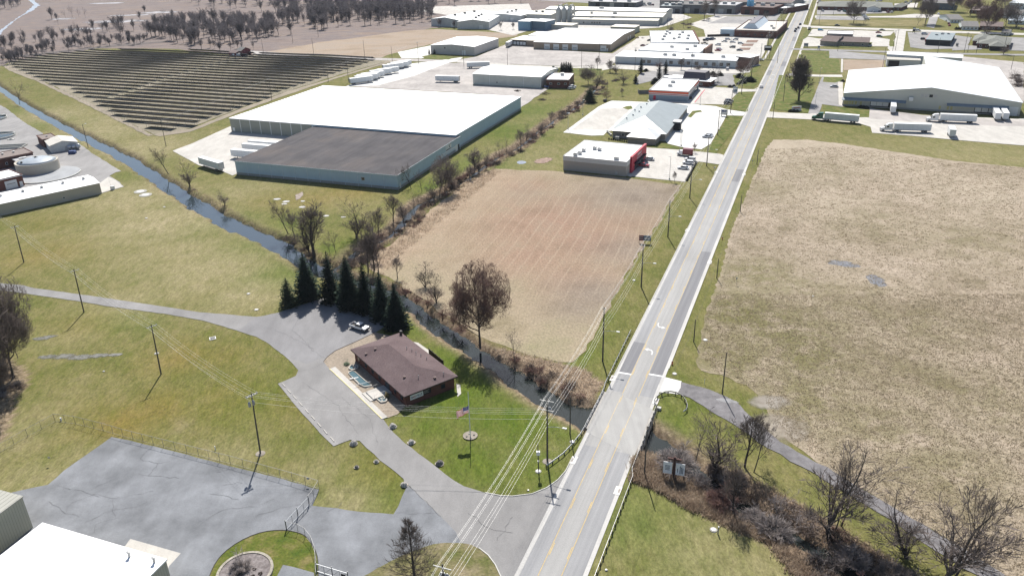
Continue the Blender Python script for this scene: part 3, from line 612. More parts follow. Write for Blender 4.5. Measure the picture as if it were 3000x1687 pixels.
# gravel track and apron right of the bridge
sheet('apron', [1671,948,1715,959,1709,992,1694,990,1650,985,1645,1000,1641,989], M_WHITE)
sheet('track', [1713,960,1763,972,1850,1008,1944,1098,2007,1135,2107,1192,2194,1247,2294,1304,2394,1362,2460,1402,2600,1490,2540,1490,2457,1448,2357,1387,2232,1304,2107,1227,2019,1175,1932,1127,1863,1078,1788,1034,1735,1000,1705,990], M_TRACK, .3, 2)
soft('puddle', disc(1828,1008,3.2,1.3,rz=-.35), ((.09, .09, .095), (.17, .17, .18), .6), .7, .2)
# ---- middle distance, left: treatment works
sheet('parking_lot', [-200,250,-20,255,14,272,60,308,109,336,108,345,150,362,200,362,230,385,305,431,290,434,275,443,300,458,312,470,254,487,250,470,0,540,-200,600], M_GREY, .2, 4)
sheet('apron', [272,446,290,452,310,470,255,485,250,462], M_CONC)
# solar field ground and dirt lane round it
M_SOLG = gmat('solar_grass', [(.06, 1, 6, [(.3, (.17, .155, .10)), (.5, (.225, .20, .145)), (.72, (.29, .255, .195))], 'MIX', 1), FINE])
sheet('field', [18,158,110,140,240,126,460,138,700,140,940,150,985,152,850,190,700,238,600,274,480,322,430,338,385,338,350,322,240,268,110,205,20,168], M_SOLG, .6, 6)
sheet('railway', [-60,150,60,139,160,128,240,119,340,110,420,104,420,107,340,114,240,123,160,132,60,143,-60,155], paved('ballast', (.10, .085, .08), .25, blotch=.3), .5, 8)
sheet('track', [5,165,20,163,60,182,150,225,250,270,330,312,385,340,372,343,300,306,200,256,90,204,20,177], paved('dirt_lane', (.24, .205, .155), .15), .5, 5)
sheet('track', [385,340,400,336,480,325,600,276,720,232,985,152,992,154,850,197,720,240,600,284,480,332,400,344], MATS['dirt_lane'], .4, 5)
sheet('road', [600,126,700,133,780,141,920,146,1010,148,1080,150,1150,153,1150,157,1080,156,1000,154,900,150,760,146,640,138], M_GRAV, .3, 10)
# warehouse yard
sheet('yard', [434,380,482,362,580,318,800,310,800,330,640,420,585,442,560,432,500,416], M_CONC, .1)
sheet('gravel_lot', [872,217,960,205,1040,175,1110,158,1170,160,1290,160,1220,180,1190,214,1380,224,1345,247,1305,275,1300,245,1200,236,1000,225], M_GRAV, .5, 6)
sheet('road', [870,218,950,216,1040,192,1130,158,1160,154,1210,152,1160,145,1110,152,1040,160,985,170,940,190], M_WHITE, .2, 6)
# white lots beyond
sheet('yard', [1000,132,1100,112,1080,142,1060,148,1010,147], M_WHITE, .2); sheet('lawn', [1060,143,1085,138,1145,143,1130,151,1075,149], M_GRASS2); sheet('lawn', [1155,152,1165,145,1190,146,1180,152], M_GRASS2)
sheet('gravel_lot', [1150,151,1200,143,1290,105,1342,100,1345,124,1540,135,1610,94,1650,88,1690,92,1640,125,1550,142,1548,160,1513,165,1440,168,1288,162,1160,158], M_GRAV, .3, 6)
sheet('road', [1150,152,1290,163,1440,169,1515,165,1545,143,1612,96,1620,98,1560,140,1535,170,1500,176,1440,176,1400,172,1288,169,1150,158], M_CONC, .1, 6)
sheet('lawn', [1400,171,1440,172,1522,174,1516,190,1440,191,1405,186], M_GRASS2, .1)
sheet('yard', [1000,20,1330,10,1345,40,1440,30,1700,30,1740,45,1690,62,1660,70,1480,82,1430,82,1330,78,1290,90,1220,74,1200,50], M_CONC, .2, 8)
sheet('yard', [1330,0,1450,-30,1990,-30,1985,0,1960,42,1880,40,1800,40,1700,32,1500,10], M_GREY, .2, 8)
sheet('parking_lot', [1548,142,1608,92,1680,90,1700,100,1775,93,1850,93,1932,97,1925,130,1900,172,1850,180,1548,165], M_CONC, .1, 6)
sheet('road', [1513,166,1545,165,1850,177,1893,172,1905,160,1915,165,1895,182,1850,186,1680,182,1540,173,1515,178], M_CONC, .1, 6)
sheet('yard', [1732,62,1800,40,1880,44,1960,42,1945,62,1930,82,1850,92,1775,93,1770,75], M_CONC, .1, 6)
sheet('yard', [1830,42,1960,42,1935,75,1855,60,1780,60], M_GREY, .1)
sheet('lawn', [1950,100,1960,80,1975,82,1945,140,1935,146], M_GRASS2); sheet('lawn', [1888,170,1916,164,1904,182,1886,184], M_GRASS2, .1)
# dark-roofed bank lot, striped shop lot
sheet('parking_lot', [1595,205,1613,184,1640,180,1690,181,1863,187,1845,203,1850,216,1757,216,1660,200,1600,214], M_GREY, .1, 5)
sheet('lawn', [1843,189,1890,190,1912,197,1908,210,1895,221,1852,214], M_GRASS2, .1); sheet('lawn', [1850,229,1895,232,1880,282,1840,276], M_GRASS2, .1); sheet('lawn', [1833,292,1870,295,1800,388,1778,382], M_GRASS2, .1)
sheet('parking_lot', [1640,222,1680,200,1757,216,1855,224,1905,226,1900,231,1858,232,1838,252,1832,264,1740,262,1690,258,1632,262], M_CONC, .1, 5)
# clinic lots
sheet('parking_lot', [1417,334,1505,269,1538,254,1640,258,1740,262,1800,268,1828,276,1876,283,1870,292,1828,291,1788,362,1765,376,1720,372,1680,362,1670,350,1660,340,1570,330,1530,330,1518,341,1488,342], M_WHITE, .1, 5)
sheet('parking_lot', [1436,328,1512,274,1590,272,1530,328], M_CONC, .1)
sheet('lawn', [1566,272,1576,268,1588,267,1592,274,1580,277], M_GRASS2); sheet('lawn', [1730,294,1742,280,1762,278,1767,282,1750,285,1738,297], M_GRASS2); sheet('lawn', [1640,360,1668,362,1720,374,1640,374], M_GRASS2)
# red-fronted shop lot
sheet('parking_lot', [1605,375,1616,371,1728,379,1812,388,1821,391,1814,412,1806,414,1758,407,1740,430,1723,458,1660,452,1588,444,1585,436], M_CONC, .1, 5)
sheet('path', [1574,442,1600,408,1612,408,1588,446], M_CONC)
M_STRIPE = M_PAINT_W
def stripes(a, b, n, ln, name='parking_marking'):
    """n painted bay lines of length ln from photo point a to photo point b, all square to that line"""
    A, B = V2(P(*a)), V2(P(*b)); t = (B - A).normalized(); nn = Vector((-t.y, t.x)) * ln; mb = MB()
    for k in range(n):
        p = A.lerp(B, k / max(1, n - 1)); h = t * .06; mb.add([(*(p - h), 0), (*(p + h), 0), (*(p + h + nn), 0), (*(p - h + nn), 0)], [(0, 1, 2, 3)])
    ZC[0] += .0011; o = mb.build(name, M_STRIPE); o.location.z = ZC[0]
    for q in o.data.polygons:
        if q.normal.z < 0: q.flip()
    return tag(o, kind='structure')
stripes((1600, 437), (1625, 402), 9, -5.2); stripes((1735, 432), (1752, 408), 7, 5.2); stripes((1660, 446), (1692, 400), 12, -5)
stripes((1800, 262), (1832, 232), 8, 5); stripes((1755, 245), (1775, 225), 7, -5)
stripes((2085, 262), (2085, 215), 12, 5)
# ---- right of the road
sheet('yard', [1930,281,1960,284,2037,287,2120,276,2189,272,2250,288,2560,300,2600,296,2700,330,2700,372,2576,367,2394,352,2300,343,2194,335,2190,320,2164,312,2050,302,1925,296], M_CONC, .15, 6)
sheet('yard', [2130,278,2189,274,2320,290,2560,304,2640,300,2640,318,2500,318,2190,300], M_GRAV, .2, 6)
sheet('parking_lot', [2033,286,2040,262,2049,240,2062,207,2068,195,2112,197,2120,270,2068,263,2060,287], M_GREY, .1, 5)
sheet('path', [2108,207,2120,207,2122,268,2110,264], M_CONC); sheet('path', [1985,186,2060,189,2118,189,2120,195,2070,194,1980,192], M_CONC)
sheet('lawn', [2073,194,2118,195,2116,205,2100,209,2070,207], M_GRASS2, .1); sheet('lawn', [2070,264,2118,271,2188,276,2186,296,2140,296,2068,288], M_GRASS2, .1)
sheet('lawn', [1960,190,2040,193,2050,230,2033,285,1955,278,1940,270], M_GRASS2, .2); sheet('lawn', [2010,138,2080,136,2110,150,2116,186,1998,184], M_GRASS2, .2)
sheet('field', [2122,151,2225,152,2222,175,2122,178], M_TAN, .2); sheet('path', [2116,149,2121,149,2120,183,2115,183], M_CONC)
sheet('lane', [2086,127,2227,140,2229,152,2086,147], M_GREY, .2); sheet('lawn', [2018,126,2084,130,2084,136,2014,133], M_GRASS2)
sheet('gravel_lot', [2330,145,2420,143,2576,158,2576,262,2560,240,2520,190,2480,170,2330,158], M_GRAV, .5, 6)
sheet('road', [1985,122,2060,124,2260,130,2400,134,2576,137,2800,142,2800,147,2576,141,2400,138,2260,134,2060,128,1985,126], M_GREY, .1)
sheet('road', [2018,62,2040,66,2247,73,2400,79,2700,88,2700,93,2400,84,2247,78,2040,71,2010,68], M_CONC, .1)
sheet('road', [2247,73,2280,75,2272,130,2240,130,2232,122,2254,95], M_CONC, .1)
sheet('parking_lot', [2030,80,2046,74,2250,80,2240,90,2190,95,2030,92], M_CONC, .1); sheet('parking_lot', [2020,92,2060,98,2200,94,2238,100,2236,118,2120,116,2020,118], M_CONC, .1)
sheet('lawn', [2030,74,2045,72,2030,95,2015,104,2018,95], M_GRASS2); sheet('lawn', [2074,117,2110,116,2200,121,2190,123,2100,120], M_GRASS2); sheet('lawn', [2153,107,2175,105,2195,108,2190,114,2160,113], M_GRASS2)
sheet('lawn', [2240,103,2250,104,2250,118,2238,118], M_GRASS2)
sheet('parking_lot', [2283,82,2340,82,2445,95,2430,123,2330,125,2290,120], M_GREY, .1); sheet('parking_lot', [2400,112,2470,118,2470,125,2395,128], M_GREY, .1); sheet('parking_lot', [2500,92,2576,96,2620,130,2540,128], M_GREY, .1)
sheet('road', [2330,68,2340,40,2362,40,2350,72], M_GREY, .1); sheet('road', [2180,45,2330,46,2370,42,2370,38,2300,36,2250,41,2180,42,2050,40,2050,46], M_CONC, .1)
sheet('parking_lot', [2055,23,2240,27,2240,34,2055,38], M_GREY, .1); sheet('parking_lot', [2055,41,2180,43,2178,52,2052,50], M_GREY, .1)
sheet('parking_lot', [2040,0,2360,0,2380,-60,2080,-60], M_CONC, .1); sheet('parking_lot', [2250,10,2310,8,2306,20,2250,20], M_CONC, .1)
sheet('lawn', [2055,50,2180,53,2330,50,2325,68,2100,66,2040,62], gmat('far_turf', [(.08, 1, 6, [(.3, (.115, .115, .034)), (.5, (.175, .15, .058)), (.72, (.24, .20, .10))], 'MIX', 1), FINE]), .3)
rsheet('footpath', 330, 10.5, 1200, 12.3, M_CONC, .1)
rsheet('footpath', 470, -11.8, 1000, -10.2, M_CONC, .1)
sheet('path', [1898,225,1925,212,1890,232,1880,230], M_CONC)
# ---------------------------------------------------------------- trees
M_BARK = rmat('bark', (.055, .046, .042), (.13, .11, .10), trans=0); M_TWIG = rmat('twigs', (.10, .083, .076), (.205, .172, .158), trans=.28)
M_TWIGF = rmat('far_twigs', (.092, .082, .088), (.18, .163, .168), trans=.3); M_TWIGR = rmat('reddish_twigs', (.105, .068, .06), (.20, .135, .118), trans=.3); M_BRG = rmat('grey_brush', (.20, .175, .165), (.38, .34, .325))
M_BRR = rmat('red_brush', (.14, .085, .075), (.26, .165, .14)); M_BRB = rmat('brown_brush', (.085, .066, .058), (.20, .16, .14))
M_SPR = rmat('spruce_needles', (.008, .017, .011), (.028, .048, .030), scale=.9, trans=0); M_SPR2 = rmat('fir_needles', (.03, .045, .025), (.075, .10, .055)); M_PINE = rmat('pine_needles', (.016, .045, .016), (.05, .10, .035)); M_JUN = rmat('juniper', (.012, .020, .014), (.035, .045, .03))
def rv(r): return Vector((r.gauss(0, 1), r.gauss(0, 1), r.gauss(0, 1))).normalized()
def turn(d, ang, az):
    a = d.orthogonal().normalized(); b = d.cross(a); return (d * math.cos(ang) + (a * math.cos(az) + b * math.sin(az)) * math.sin(ang)).normalized()
def grow(T, K, p, d, L, r, lev, S, rg):
    n = 4 if lev < 2 else 3; pts = [p.copy()]; rad = [r]; ds = [d]
    for i in range(n):
        d = (d + rv(rg) * S['wob'] + Vector((0, 0, 1)) * S['trop'][min(lev, len(S['trop']) - 1)]).normalized(); p = p + d * (L / n); pts.append(p.copy()); ds.append(d)
        rad.append(r * (1 - (1 - S.get('tap', .5)) * (i + 1) / n))
    (T if lev <= S.get('tl', 1) else K).tube(pts, rad, 6 if lev == 0 else 4 if lev == 1 else 3, cap=False)
    def at(t):
        x = t * n; i = min(n - 1, int(x)); return pts[i].lerp(pts[i + 1], x - i), ds[i + 1], rad[i] + (rad[i + 1] - rad[i]) * (x - i)
    if lev >= S['lv']:
        tw = S['tw']
        for k in range(tw):
            q, dd, _ = at(rg.uniform(.15, 1)); e = turn(dd, rg.uniform(.25, .85), rg.uniform(0, 6.283)); e = (e + Vector((0, 0, S.get('tt', .25)))).normalized()
            ln = S['tln'] * rg.uniform(.6, 1.3); s_ = e.cross(rv(rg)).normalized() * S['twd'] / 2
            m_ = q + e * ln * .5 + rv(rg) * ln * .06
            K.add([q - s_, q + s_, m_ + s_ * .6, q + e * ln + rv(rg) * ln * .1], [(0, 1, 2), (0, 2, 3)])
        return
    nb = S['n'][lev]; az = rg.uniform(0, 6.28)
    for k in range(nb):
        t = S['t0'][lev] + (1 - S['t0'][lev]) * ((k + rg.uniform(.2, 1)) / nb) if nb > 1 else 1
        q, dd, rr = at(min(t, 1)); az += 2.4 + rg.uniform(-.4, .4)
        an = S['an'][lev] * rg.uniform(.65, 1.3); lr = S['lr'][lev] * rg.uniform(.75, 1.2) * (1 - S.get('cone', [0, 0, 0, 0])[lev] * t)
        e = turn(dd, an, az); grow(T, K, q, e, L * lr, max(rr * S['rr'][lev], S['twd'] * .4), lev + 1, S, rg)
    if S.get('cont', True) and lev < S['lv']:
        q, dd, rr = at(1); grow(T, K, q, dd, L * S['lr'][lev] * (.9 if lev else S.get('lead', .9)), rr, lev + 1, S, rg)
STY = {
 'round': dict(wob=.13, trop=[.1, .04, .03, 0], lv=4, n=[11, 6, 5, 4], t0=[.42, .25, .2, .15], an=[1.0, .75, .7, .7], lr=[.95, .62, .6, .55], rr=[.55, .55, .55, .5], tw=9, tln=1.0, twd=.03, lead=.8),
 'vase': dict(wob=.12, trop=[.05, .12, .06, 0], lv=3, n=[5, 6, 5], t0=[.15, .3, .25], an=[.38, .5, .6], lr=[1.9, .5, .5], rr=[.7, .5, .5], tw=6, tln=.9, twd=.026, lead=1.9),
 'upright': dict(wob=.09, trop=[.1, .14, .08, 0], lv=3, n=[9, 5, 4], t0=[.3, .3, .25], an=[.6, .55, .6], lr=[.5, .5, .5], rr=[.45, .5, .5], tw=6, tln=.8, twd=.026, cone=[.25, 0, 0, 0], lead=.4),
 'open': dict(wob=.2, trop=[.05, .02, 0, 0], lv=3, n=[5, 4, 4], t0=[.4, .35, .3], an=[.75, .65, .65], lr=[.75, .6, .5], rr=[.6, .55, .5], tw=5, tln=.8, twd=.028, lead=.8),
 'lean': dict(wob=.14, trop=[-.03, .03, .03, 0], lv=3, n=[6, 5, 4], t0=[.4, .3, .3], an=[.6, .6, .6], lr=[.55, .55, .5], rr=[.5, .5, .5], tw=5, tln=.8, twd=.026, lead=.6, lean=.6),
 'oval': dict(wob=.05, trop=[.1, .1, .05, 0], lv=3, n=[42, 6, 4], t0=[.14, .3, .2], an=[.62, .5, .6], lr=[.40, .42, .45], rr=[.28, .5, .5], tw=6, tln=.6, twd=.045, cone=[.45, 0, 0, 0], lead=.2, tap=.25),
 'pyramid': dict(wob=.05, trop=[.1, .02, 0, 0], lv=2, n=[84, 7], t0=[.04, .25], an=[1.2, .55], lr=[.46, .4], rr=[.2, .5], tw=6, tln=.5, twd=.018, cone=[.88, 0, 0, 0], lead=.1, tap=.2, tl=0),
 'shrub': dict(wob=.14, trop=[.02, .05, 0], lv=2, n=[14, 6], t0=[0, .2], an=[.75, .6], lr=[3.6, .5], rr=[.8, .6], tw=8, tln=.7, twd=.03, lead=3.4),
 'fuzz': dict(wob=.08, trop=[.01, .0, 0], lv=2, n=[34, 7], t0=[0, .25], an=[1.0, .5], lr=[2.6, .45], rr=[.6, .6], tw=10, tln=.6, twd=.03, lead=2.6),
 'far': dict(wob=.12, trop=[.1, .12, .05], lv=2, n=[8, 6], t0=[.3, .2], an=[.4, .5], lr=[.62, .5], rr=[.5, .5], tw=12, tln=1.5, twd=.075, cone=[.2, 0, 0], lead=.6),
 'farwide': dict(wob=.15, trop=[.08, .08, .03], lv=2, n=[8, 6], t0=[.25, .2], an=[.65, .65], lr=[.7, .55], rr=[.55, .5], tw=13, tln=1.5, twd=.075, lead=.7),
}
PROTO = {}
def proto(style, var, bark=None, twig=None):
    key = (style, var, bark and bark.name, twig and twig.name)
    if key in PROTO: return PROTO[key]
    S = STY[style]; rg = random.Random(hash((style, var)) % 1000 if False else (sum(map(ord, style)) * 7 + var * 131)); T, K = MB(), MB()
    h0 = {'shrub': .35, 'fuzz': .4, 'vase': 2.2}.get(style, 6.5); r0 = {'shrub': .05, 'fuzz': .04, 'vase': .24, 'round': .33}.get(style, .2)
    d0 = Vector((S.get('lean', 0), .1 * S.get('lean', 0), 1)).normalized()
    grow(T, K, Vector((0, 0, -.4)), d0, h0, r0, 0, S, rg)
    a = np.array([tuple(v) for v in T.v + K.v]); zt = np.percentile(a[:, 2], 99.7); wd = np.percentile(np.hypot(a[:, 0] - np.median(a[:, 0]), a[:, 1] - np.median(a[:, 1])), 97) * 2
    if style == 'round':                                              # keep the crown to a dome
        cz, ra, rb = zt * .60, zt * .41, wd * .47
        for mb in (T, K):
            for i, (x, y, z) in enumerate(mb.v):
                q = math.sqrt((x * x + y * y) / rb ** 2 + ((z - cz) / ra) ** 2)
                if q > .8 and (z > cz or math.hypot(x, y) > rb * .3): f = (.8 + .22 * math.tanh((q - .8) * 1.8)) / q; mb.v[i] = (x * f, y * f, cz + (z - cz) * f)
        a = np.array([tuple(v) for v in T.v + K.v]); zt = np.percentile(a[:, 2], 99.7); wd = np.percentile(np.hypot(a[:, 0], a[:, 1]), 97) * 2
    def mesh(mb, nm, m):
        me = bpy.data.meshes.new(nm); me.from_pydata(mb.v, [], mb.f); me.materials.append(m); me.update(); return me
    PROTO[key] = (mesh(T, 'trunk', bark or M_BARK), mesh(K, 'crown', twig or M_TWIG), zt, wd); return PROTO[key]
def tree(style, var, pos, h, wd, label, group=None, name='bare_tree', cat='tree', twig=None, bark=None, rz=None, z=0):
    tm, cm, zt, pw = proto(style, var, bark, twig); pos = pos if hasattr(pos, 'x') else P(*pos)
    if z: pos = Vector((pos.x, pos.y, z))
    t = thing(name, label, cat, pos, rnd.uniform(0, 6.28) if rz is None else rz, group); k = h / zt
    t.scale = ((wd / pw) if wd else k, (wd / pw) if wd else k, k)
    for nm, me in (('trunk' if cat == 'tree' else 'stem', tm), ('crown', cm)):
        o = bpy.data.objects.new(nm, me); C.objects.link(o); o.parent = t
    return t
# conifers
def spruce_mesh(seed, m, h=15, rb=4.4, shape=1.0, base=.03, dens=1.0, droop=.25, sparse=0):
    rg = random.Random(seed); K = MB(); T = MB(); T.tube([(0, 0, -.3), (0, 0, h * .55), (0, 0, h * .97)], [.24, .15, .03], 6)
    lev = int(34 * dens)
    for i in range(lev):
        t = i / (lev - 1); z = h * (base + (1 - base) * t); rr = rb * (1 - t) ** shape * (1 - .25 * math.exp(-t * 14)) + .12
        nb = max(5, int((6 + rr * 5.0) * dens))
        for k in range(nb):
            az = 6.283 * (k + rg.uniform(-.4, .4)) / nb + i * 1.3; r = rr * rg.choice((rg.uniform(.55, .9), rg.uniform(.85, 1.1), rg.uniform(.95, 1.28))); u = Vector((math.cos(az), math.sin(az), 0)); sd = Vector((-u.y, u.x, 0))
            zz = z + rg.uniform(-.2, .2); m_ = 4 if r > 1.6 else 3
            for j in range(m_):
                a = (j + .15) / m_; b_ = (j + 1.25) / m_
                if sparse and rg.random() < sparse: continue
                pa = Vector((0, 0, zz)) + u * r * a + Vector((0, 0, -droop * r * a * (1 - .55 * a))); pb = Vector((0, 0, zz)) + u * r * b_ + Vector((0, 0, -droop * r * b_ * (1 - .55 * b_) + .06))
                wdt = (.16 + .22 * r * (1 - a * .75)) * rg.uniform(.6, 1.1); tl = Vector((0, 0, rg.uniform(-.28, .1)))
                K.add([pa, pa.lerp(pb, .45) + sd * wdt + tl, pb + Vector((0, 0, rg.uniform(-.12, .1))), pa.lerp(pb, .45) - sd * wdt + tl], [(0, 1, 2), (0, 2, 3)])
    K.tube([(0, 0, h * .94), (0, 0, h * 1.02)], [.07, .02], 4)
    def mesh(mb, nm, mm): me = bpy.data.meshes.new(nm); me.from_pydata(mb.v, [], mb.f); me.materials.append(mm); me.update(); return me
    return mesh(T, 'trunk', M_BARK), mesh(K, 'crown', m), h, rb * 2
SPR = [spruce_mesh(s, M_SPR, shape=sh_, droop=dr_, dens=dn_) for s, sh_, dr_, dn_ in ((1, .72, .25, 1), (2, .85, .32, .9), (3, .66, .2, 1.05), (4, .8, .28, .95), (5, .75, .35, .9), (6, .9, .25, 1))]; FIR = spruce_mesh(9, M_SPR2, 9, 3.0, .7, dens=.8, sparse=.25); JUN = [spruce_mesh(20 + i, M_JUN, 9, 2.1, .7, dens=.8, droop=-.5) for i in range(2)]; PIN = spruce_mesh(31, M_PINE, 8, 4, .5, dens=.7, droop=.05)
def evergreen(pr, pos, h, wd, label, name='spruce_tree', group=None, cat='tree'):
    pos = pos if hasattr(pos, 'x') else P(*pos); t = thing(name, label, cat, pos, rnd.uniform(0, 6.28), group); t.scale = (wd / pr[3], wd / pr[3], h / pr[2])
    for nm, me in (('trunk' if cat == 'tree' else 'stem', pr[0]), ('crown', pr[1])): o = bpy.data.objects.new(nm, me); C.objects.link(o); o.parent = t
    return t
for i, (u, v, h, wd, lb) in enumerate(((776, 752, 14.2, 8.0, 'broad dark spruce, second from the left in the row'), (835, 758, 15.2, 7.6, 'tall dark spruce standing just right of the grass gap in the row'), (881, 776, 15.6, 7.6, 'tall dark spruce, fourth from the left in the row'), (922, 785, 14.8, 7.2, 'slim dark spruce, fifth from the left in the row'), (963, 801, 14, 7.6, 'blue tinged spruce, second from the right in the row'), (999, 824, 13, 7.8, 'spruce at the right end of the row by the brick office'))):
    evergreen(SPR[i], (u, v), h, wd, lb, group='spruces beside the parking lot')
evergreen(FIR, (728, 770), 8.6, 6.0, 'small olive green fir at the left end of the spruce row', 'fir_tree')
for u, v, h, wd, lb in ((1612, 185, 9.6, 4.6, 'pointed dark evergreen at the corner of the white building'), (1674, 187, 9, 4.2, 'pointed dark evergreen nearest the dark roofed bank'), (1658, 200, 9, 4.4, 'pointed dark evergreen with round shrubs at its foot'), (1599, 210, 5.5, 4.0, 'small cone shaped evergreen above red brush')):
    evergreen(JUN[0], (u, v), h, wd, lb, 'evergreen_tree')
for i in range(5): evergreen(JUN[1], (1413 + i * 5.6, 184 + i * .2), 7.6 - abs(i - 2) * .35, 4.4, 'narrow dark arborvitae in a tight clump behind the brick annex', 'arborvitae', 'arborvitae in a tight clump')
for u in (1080, 1093): evergreen(JUN[1], (u, 137), 4.2, 2.2, 'small dark arborvitae against the white warehouse wall', 'arborvitae', 'arborvitae at the white warehouse')
evergreen(PIN, (1484, 257), 8, 8.5, 'green pine beside the ditch and its bare trees', 'pine_tree')
# single bare trees near the camera
tree('round', 1, P(1208, 872), 22, 16, 'big round headed bare tree standing alone on the creek bank', twig=M_TWIGR)
NEAR = [('lean', 1, 726, 589, 10, 8, 'bare leaning creek tree with curved trunk, left of the merging creeks', 2.6), ('upright', 1, 742, 600, 8.5, 4, 'thin bare tree just right of the curved creek tree', None), ('upright', 2, 791, 645, 15, 9, 'tall bare tree at the meeting of the two creeks', None), ('vase', 3, 779, 640, 12, 7, 'bare many stemmed tree behind the tall creek junction tree', None),
 ('vase', 1, 897, 597, 11.5, 10, 'light brown fan shaped bare tree on the lawn edge', None), ('open', 1, 846, 638, 7, 5, 'small bare tree above the second spruce', None), ('open', 2, 831, 640, 5.5, 4, 'crooked little bare tree above the grass gap in the spruces', None), ('vase', 2, 940, 600, 7.5, 6, 'bare thicket tree at the ditch beside the fan shaped tree', None), ('upright', 3, 952, 588, 8, 5, 'slim bare tree in the ditch thicket', None), ('upright', 1, 989, 556, 8.5, 5.5, 'bare tree on the lawn side of the ditch below the warehouse corner', None),
 ('round', 2, 1119, 484, 12.5, 10, 'broad bare tree in the ditch below the warehouse side wall', None), ('upright', 2, 1194, 432, 8, 6, 'bare tree in the ditch near the far corner of the stubble field', None), ('lean', 2, 1035, 476, 8, 5, 'thin leaning bare tree at the warehouse corner', 2.0), ('open', 3, 1062, 482, 7, 6, 'spreading bare tree over the ditch by the warehouse corner', None),
 ('upright', 3, 926, 684, 12, 6, 'bare tree with dark trunk behind the spruces', None), ('open', 1, 954, 690, 12, 8, 'open limbed bare tree behind the spruces at the field corner', None), ('upright', 2, 941, 680, 11, 5, 'dark trunked bare tree between two others behind the spruces', None), ('upright', 1, 1000, 700, 6, 3.5, 'small bare sapling on the field edge right of the spruces', None), ('vase', 2, 1069, 722, 6, 6, 'pale bare bushy tree at field edge left of the big tree', None), ('vase', 3, 1098, 762, 6.5, 5, 'bare bushy tree on creek bank just left of the big tree', None),
 ('lean', 1, 424, 437, 9.5, 8, 'bare tree leaning over the creek by the concrete yard', 2.9), ('vase', 1, 478, 468, 9, 6.5, 'fan shaped bare tree on creek bank with its reflection', None), ('vase', 2, 566, 517, 5, 4.5, 'small fan shaped bare tree on creek bank', None), ('open', 2, 49, 262, 13, 10, 'lone bare tree with crooked limbs by the straight creek', None),
 ('open', 3, 1296, 912, 7, 5.5, 'bare tree at field edge beyond the big round tree', None), ('round', 2, 34, 950, 21, 14, 'large bare tree at the left edge of the picture by the lane', None), ('upright', 2, 8, 985, 22, 11, 'tall bare tree in the left edge grove', None), ('upright', 3, -30, 930, 22, 12, 'bare tree partly out of the picture at left edge', None), ('round', 2, -20, 1040, 19, 13, 'bare tree lowest in the left edge grove', None), ('vase', 3, 12, 900, 17, 10, 'bare tree highest in the left edge grove', None),
 ('open', 1, 1750, 1158, 9.5, 6, 'bare tree behind the white church signs', None), ('vase', 1, 1795, 1180, 11, 9, 'vase shaped bare tree in the right bank thicket', None), ('upright', 1, 1873, 1174, 10.5, 6, 'slim bare tree beside the gravel track', None), ('lean', 2, 1895, 1188, 9, 5, 'leaning bare tree near the gravel track', .6), ('upright', 3, 1844, 1288, 9, 4, 'single dark trunked tree in front of the thicket', None),
 ('vase', 2, 2082, 1338, 15, 12, 'tall bare tree with two long limbs reaching over the gravel track', None), ('lean', 1, 2098, 1338, 14, 6, 'leaning bare tree sharing its foot with the tall two limbed tree', .4), ('open', 3, 2117, 1322, 9, 8, 'spreading bare tree at the gravel track edge', None), ('vase', 3, 2280, 1402, 9.5, 9, 'many stemmed bare tree halfway along the thicket', None), ('vase', 1, 2382, 1450, 14, 12, 'tall pale bare tree at the bottom right by the gravel track', None), ('lean', 2, 2400, 1452, 13, 8, 'tall leaning tree beside the pale tree at bottom right', .3), ('open', 2, 2472, 1444, 5.5, 4, 'small bare sapling on the far side of the gravel track', None)]
for st, vr, u, v, h, wd, lb, rz in NEAR: k = 1.32 if u < 40 else 1.2; tree(st, vr, (u, v), h * k, wd * 1.16, lb, rz=rz)
tree('pyramid', 1, (1044, 1458), 12.6, 8.0, 'leafless cone shaped tree with a straight leader on the island by the road', twig=M_TWIG)
tree('fuzz', 3, (607, 1437), 5.2, 3.6, 'small leafless ornamental tree inside the round mulch bed', twig=M_BRG)
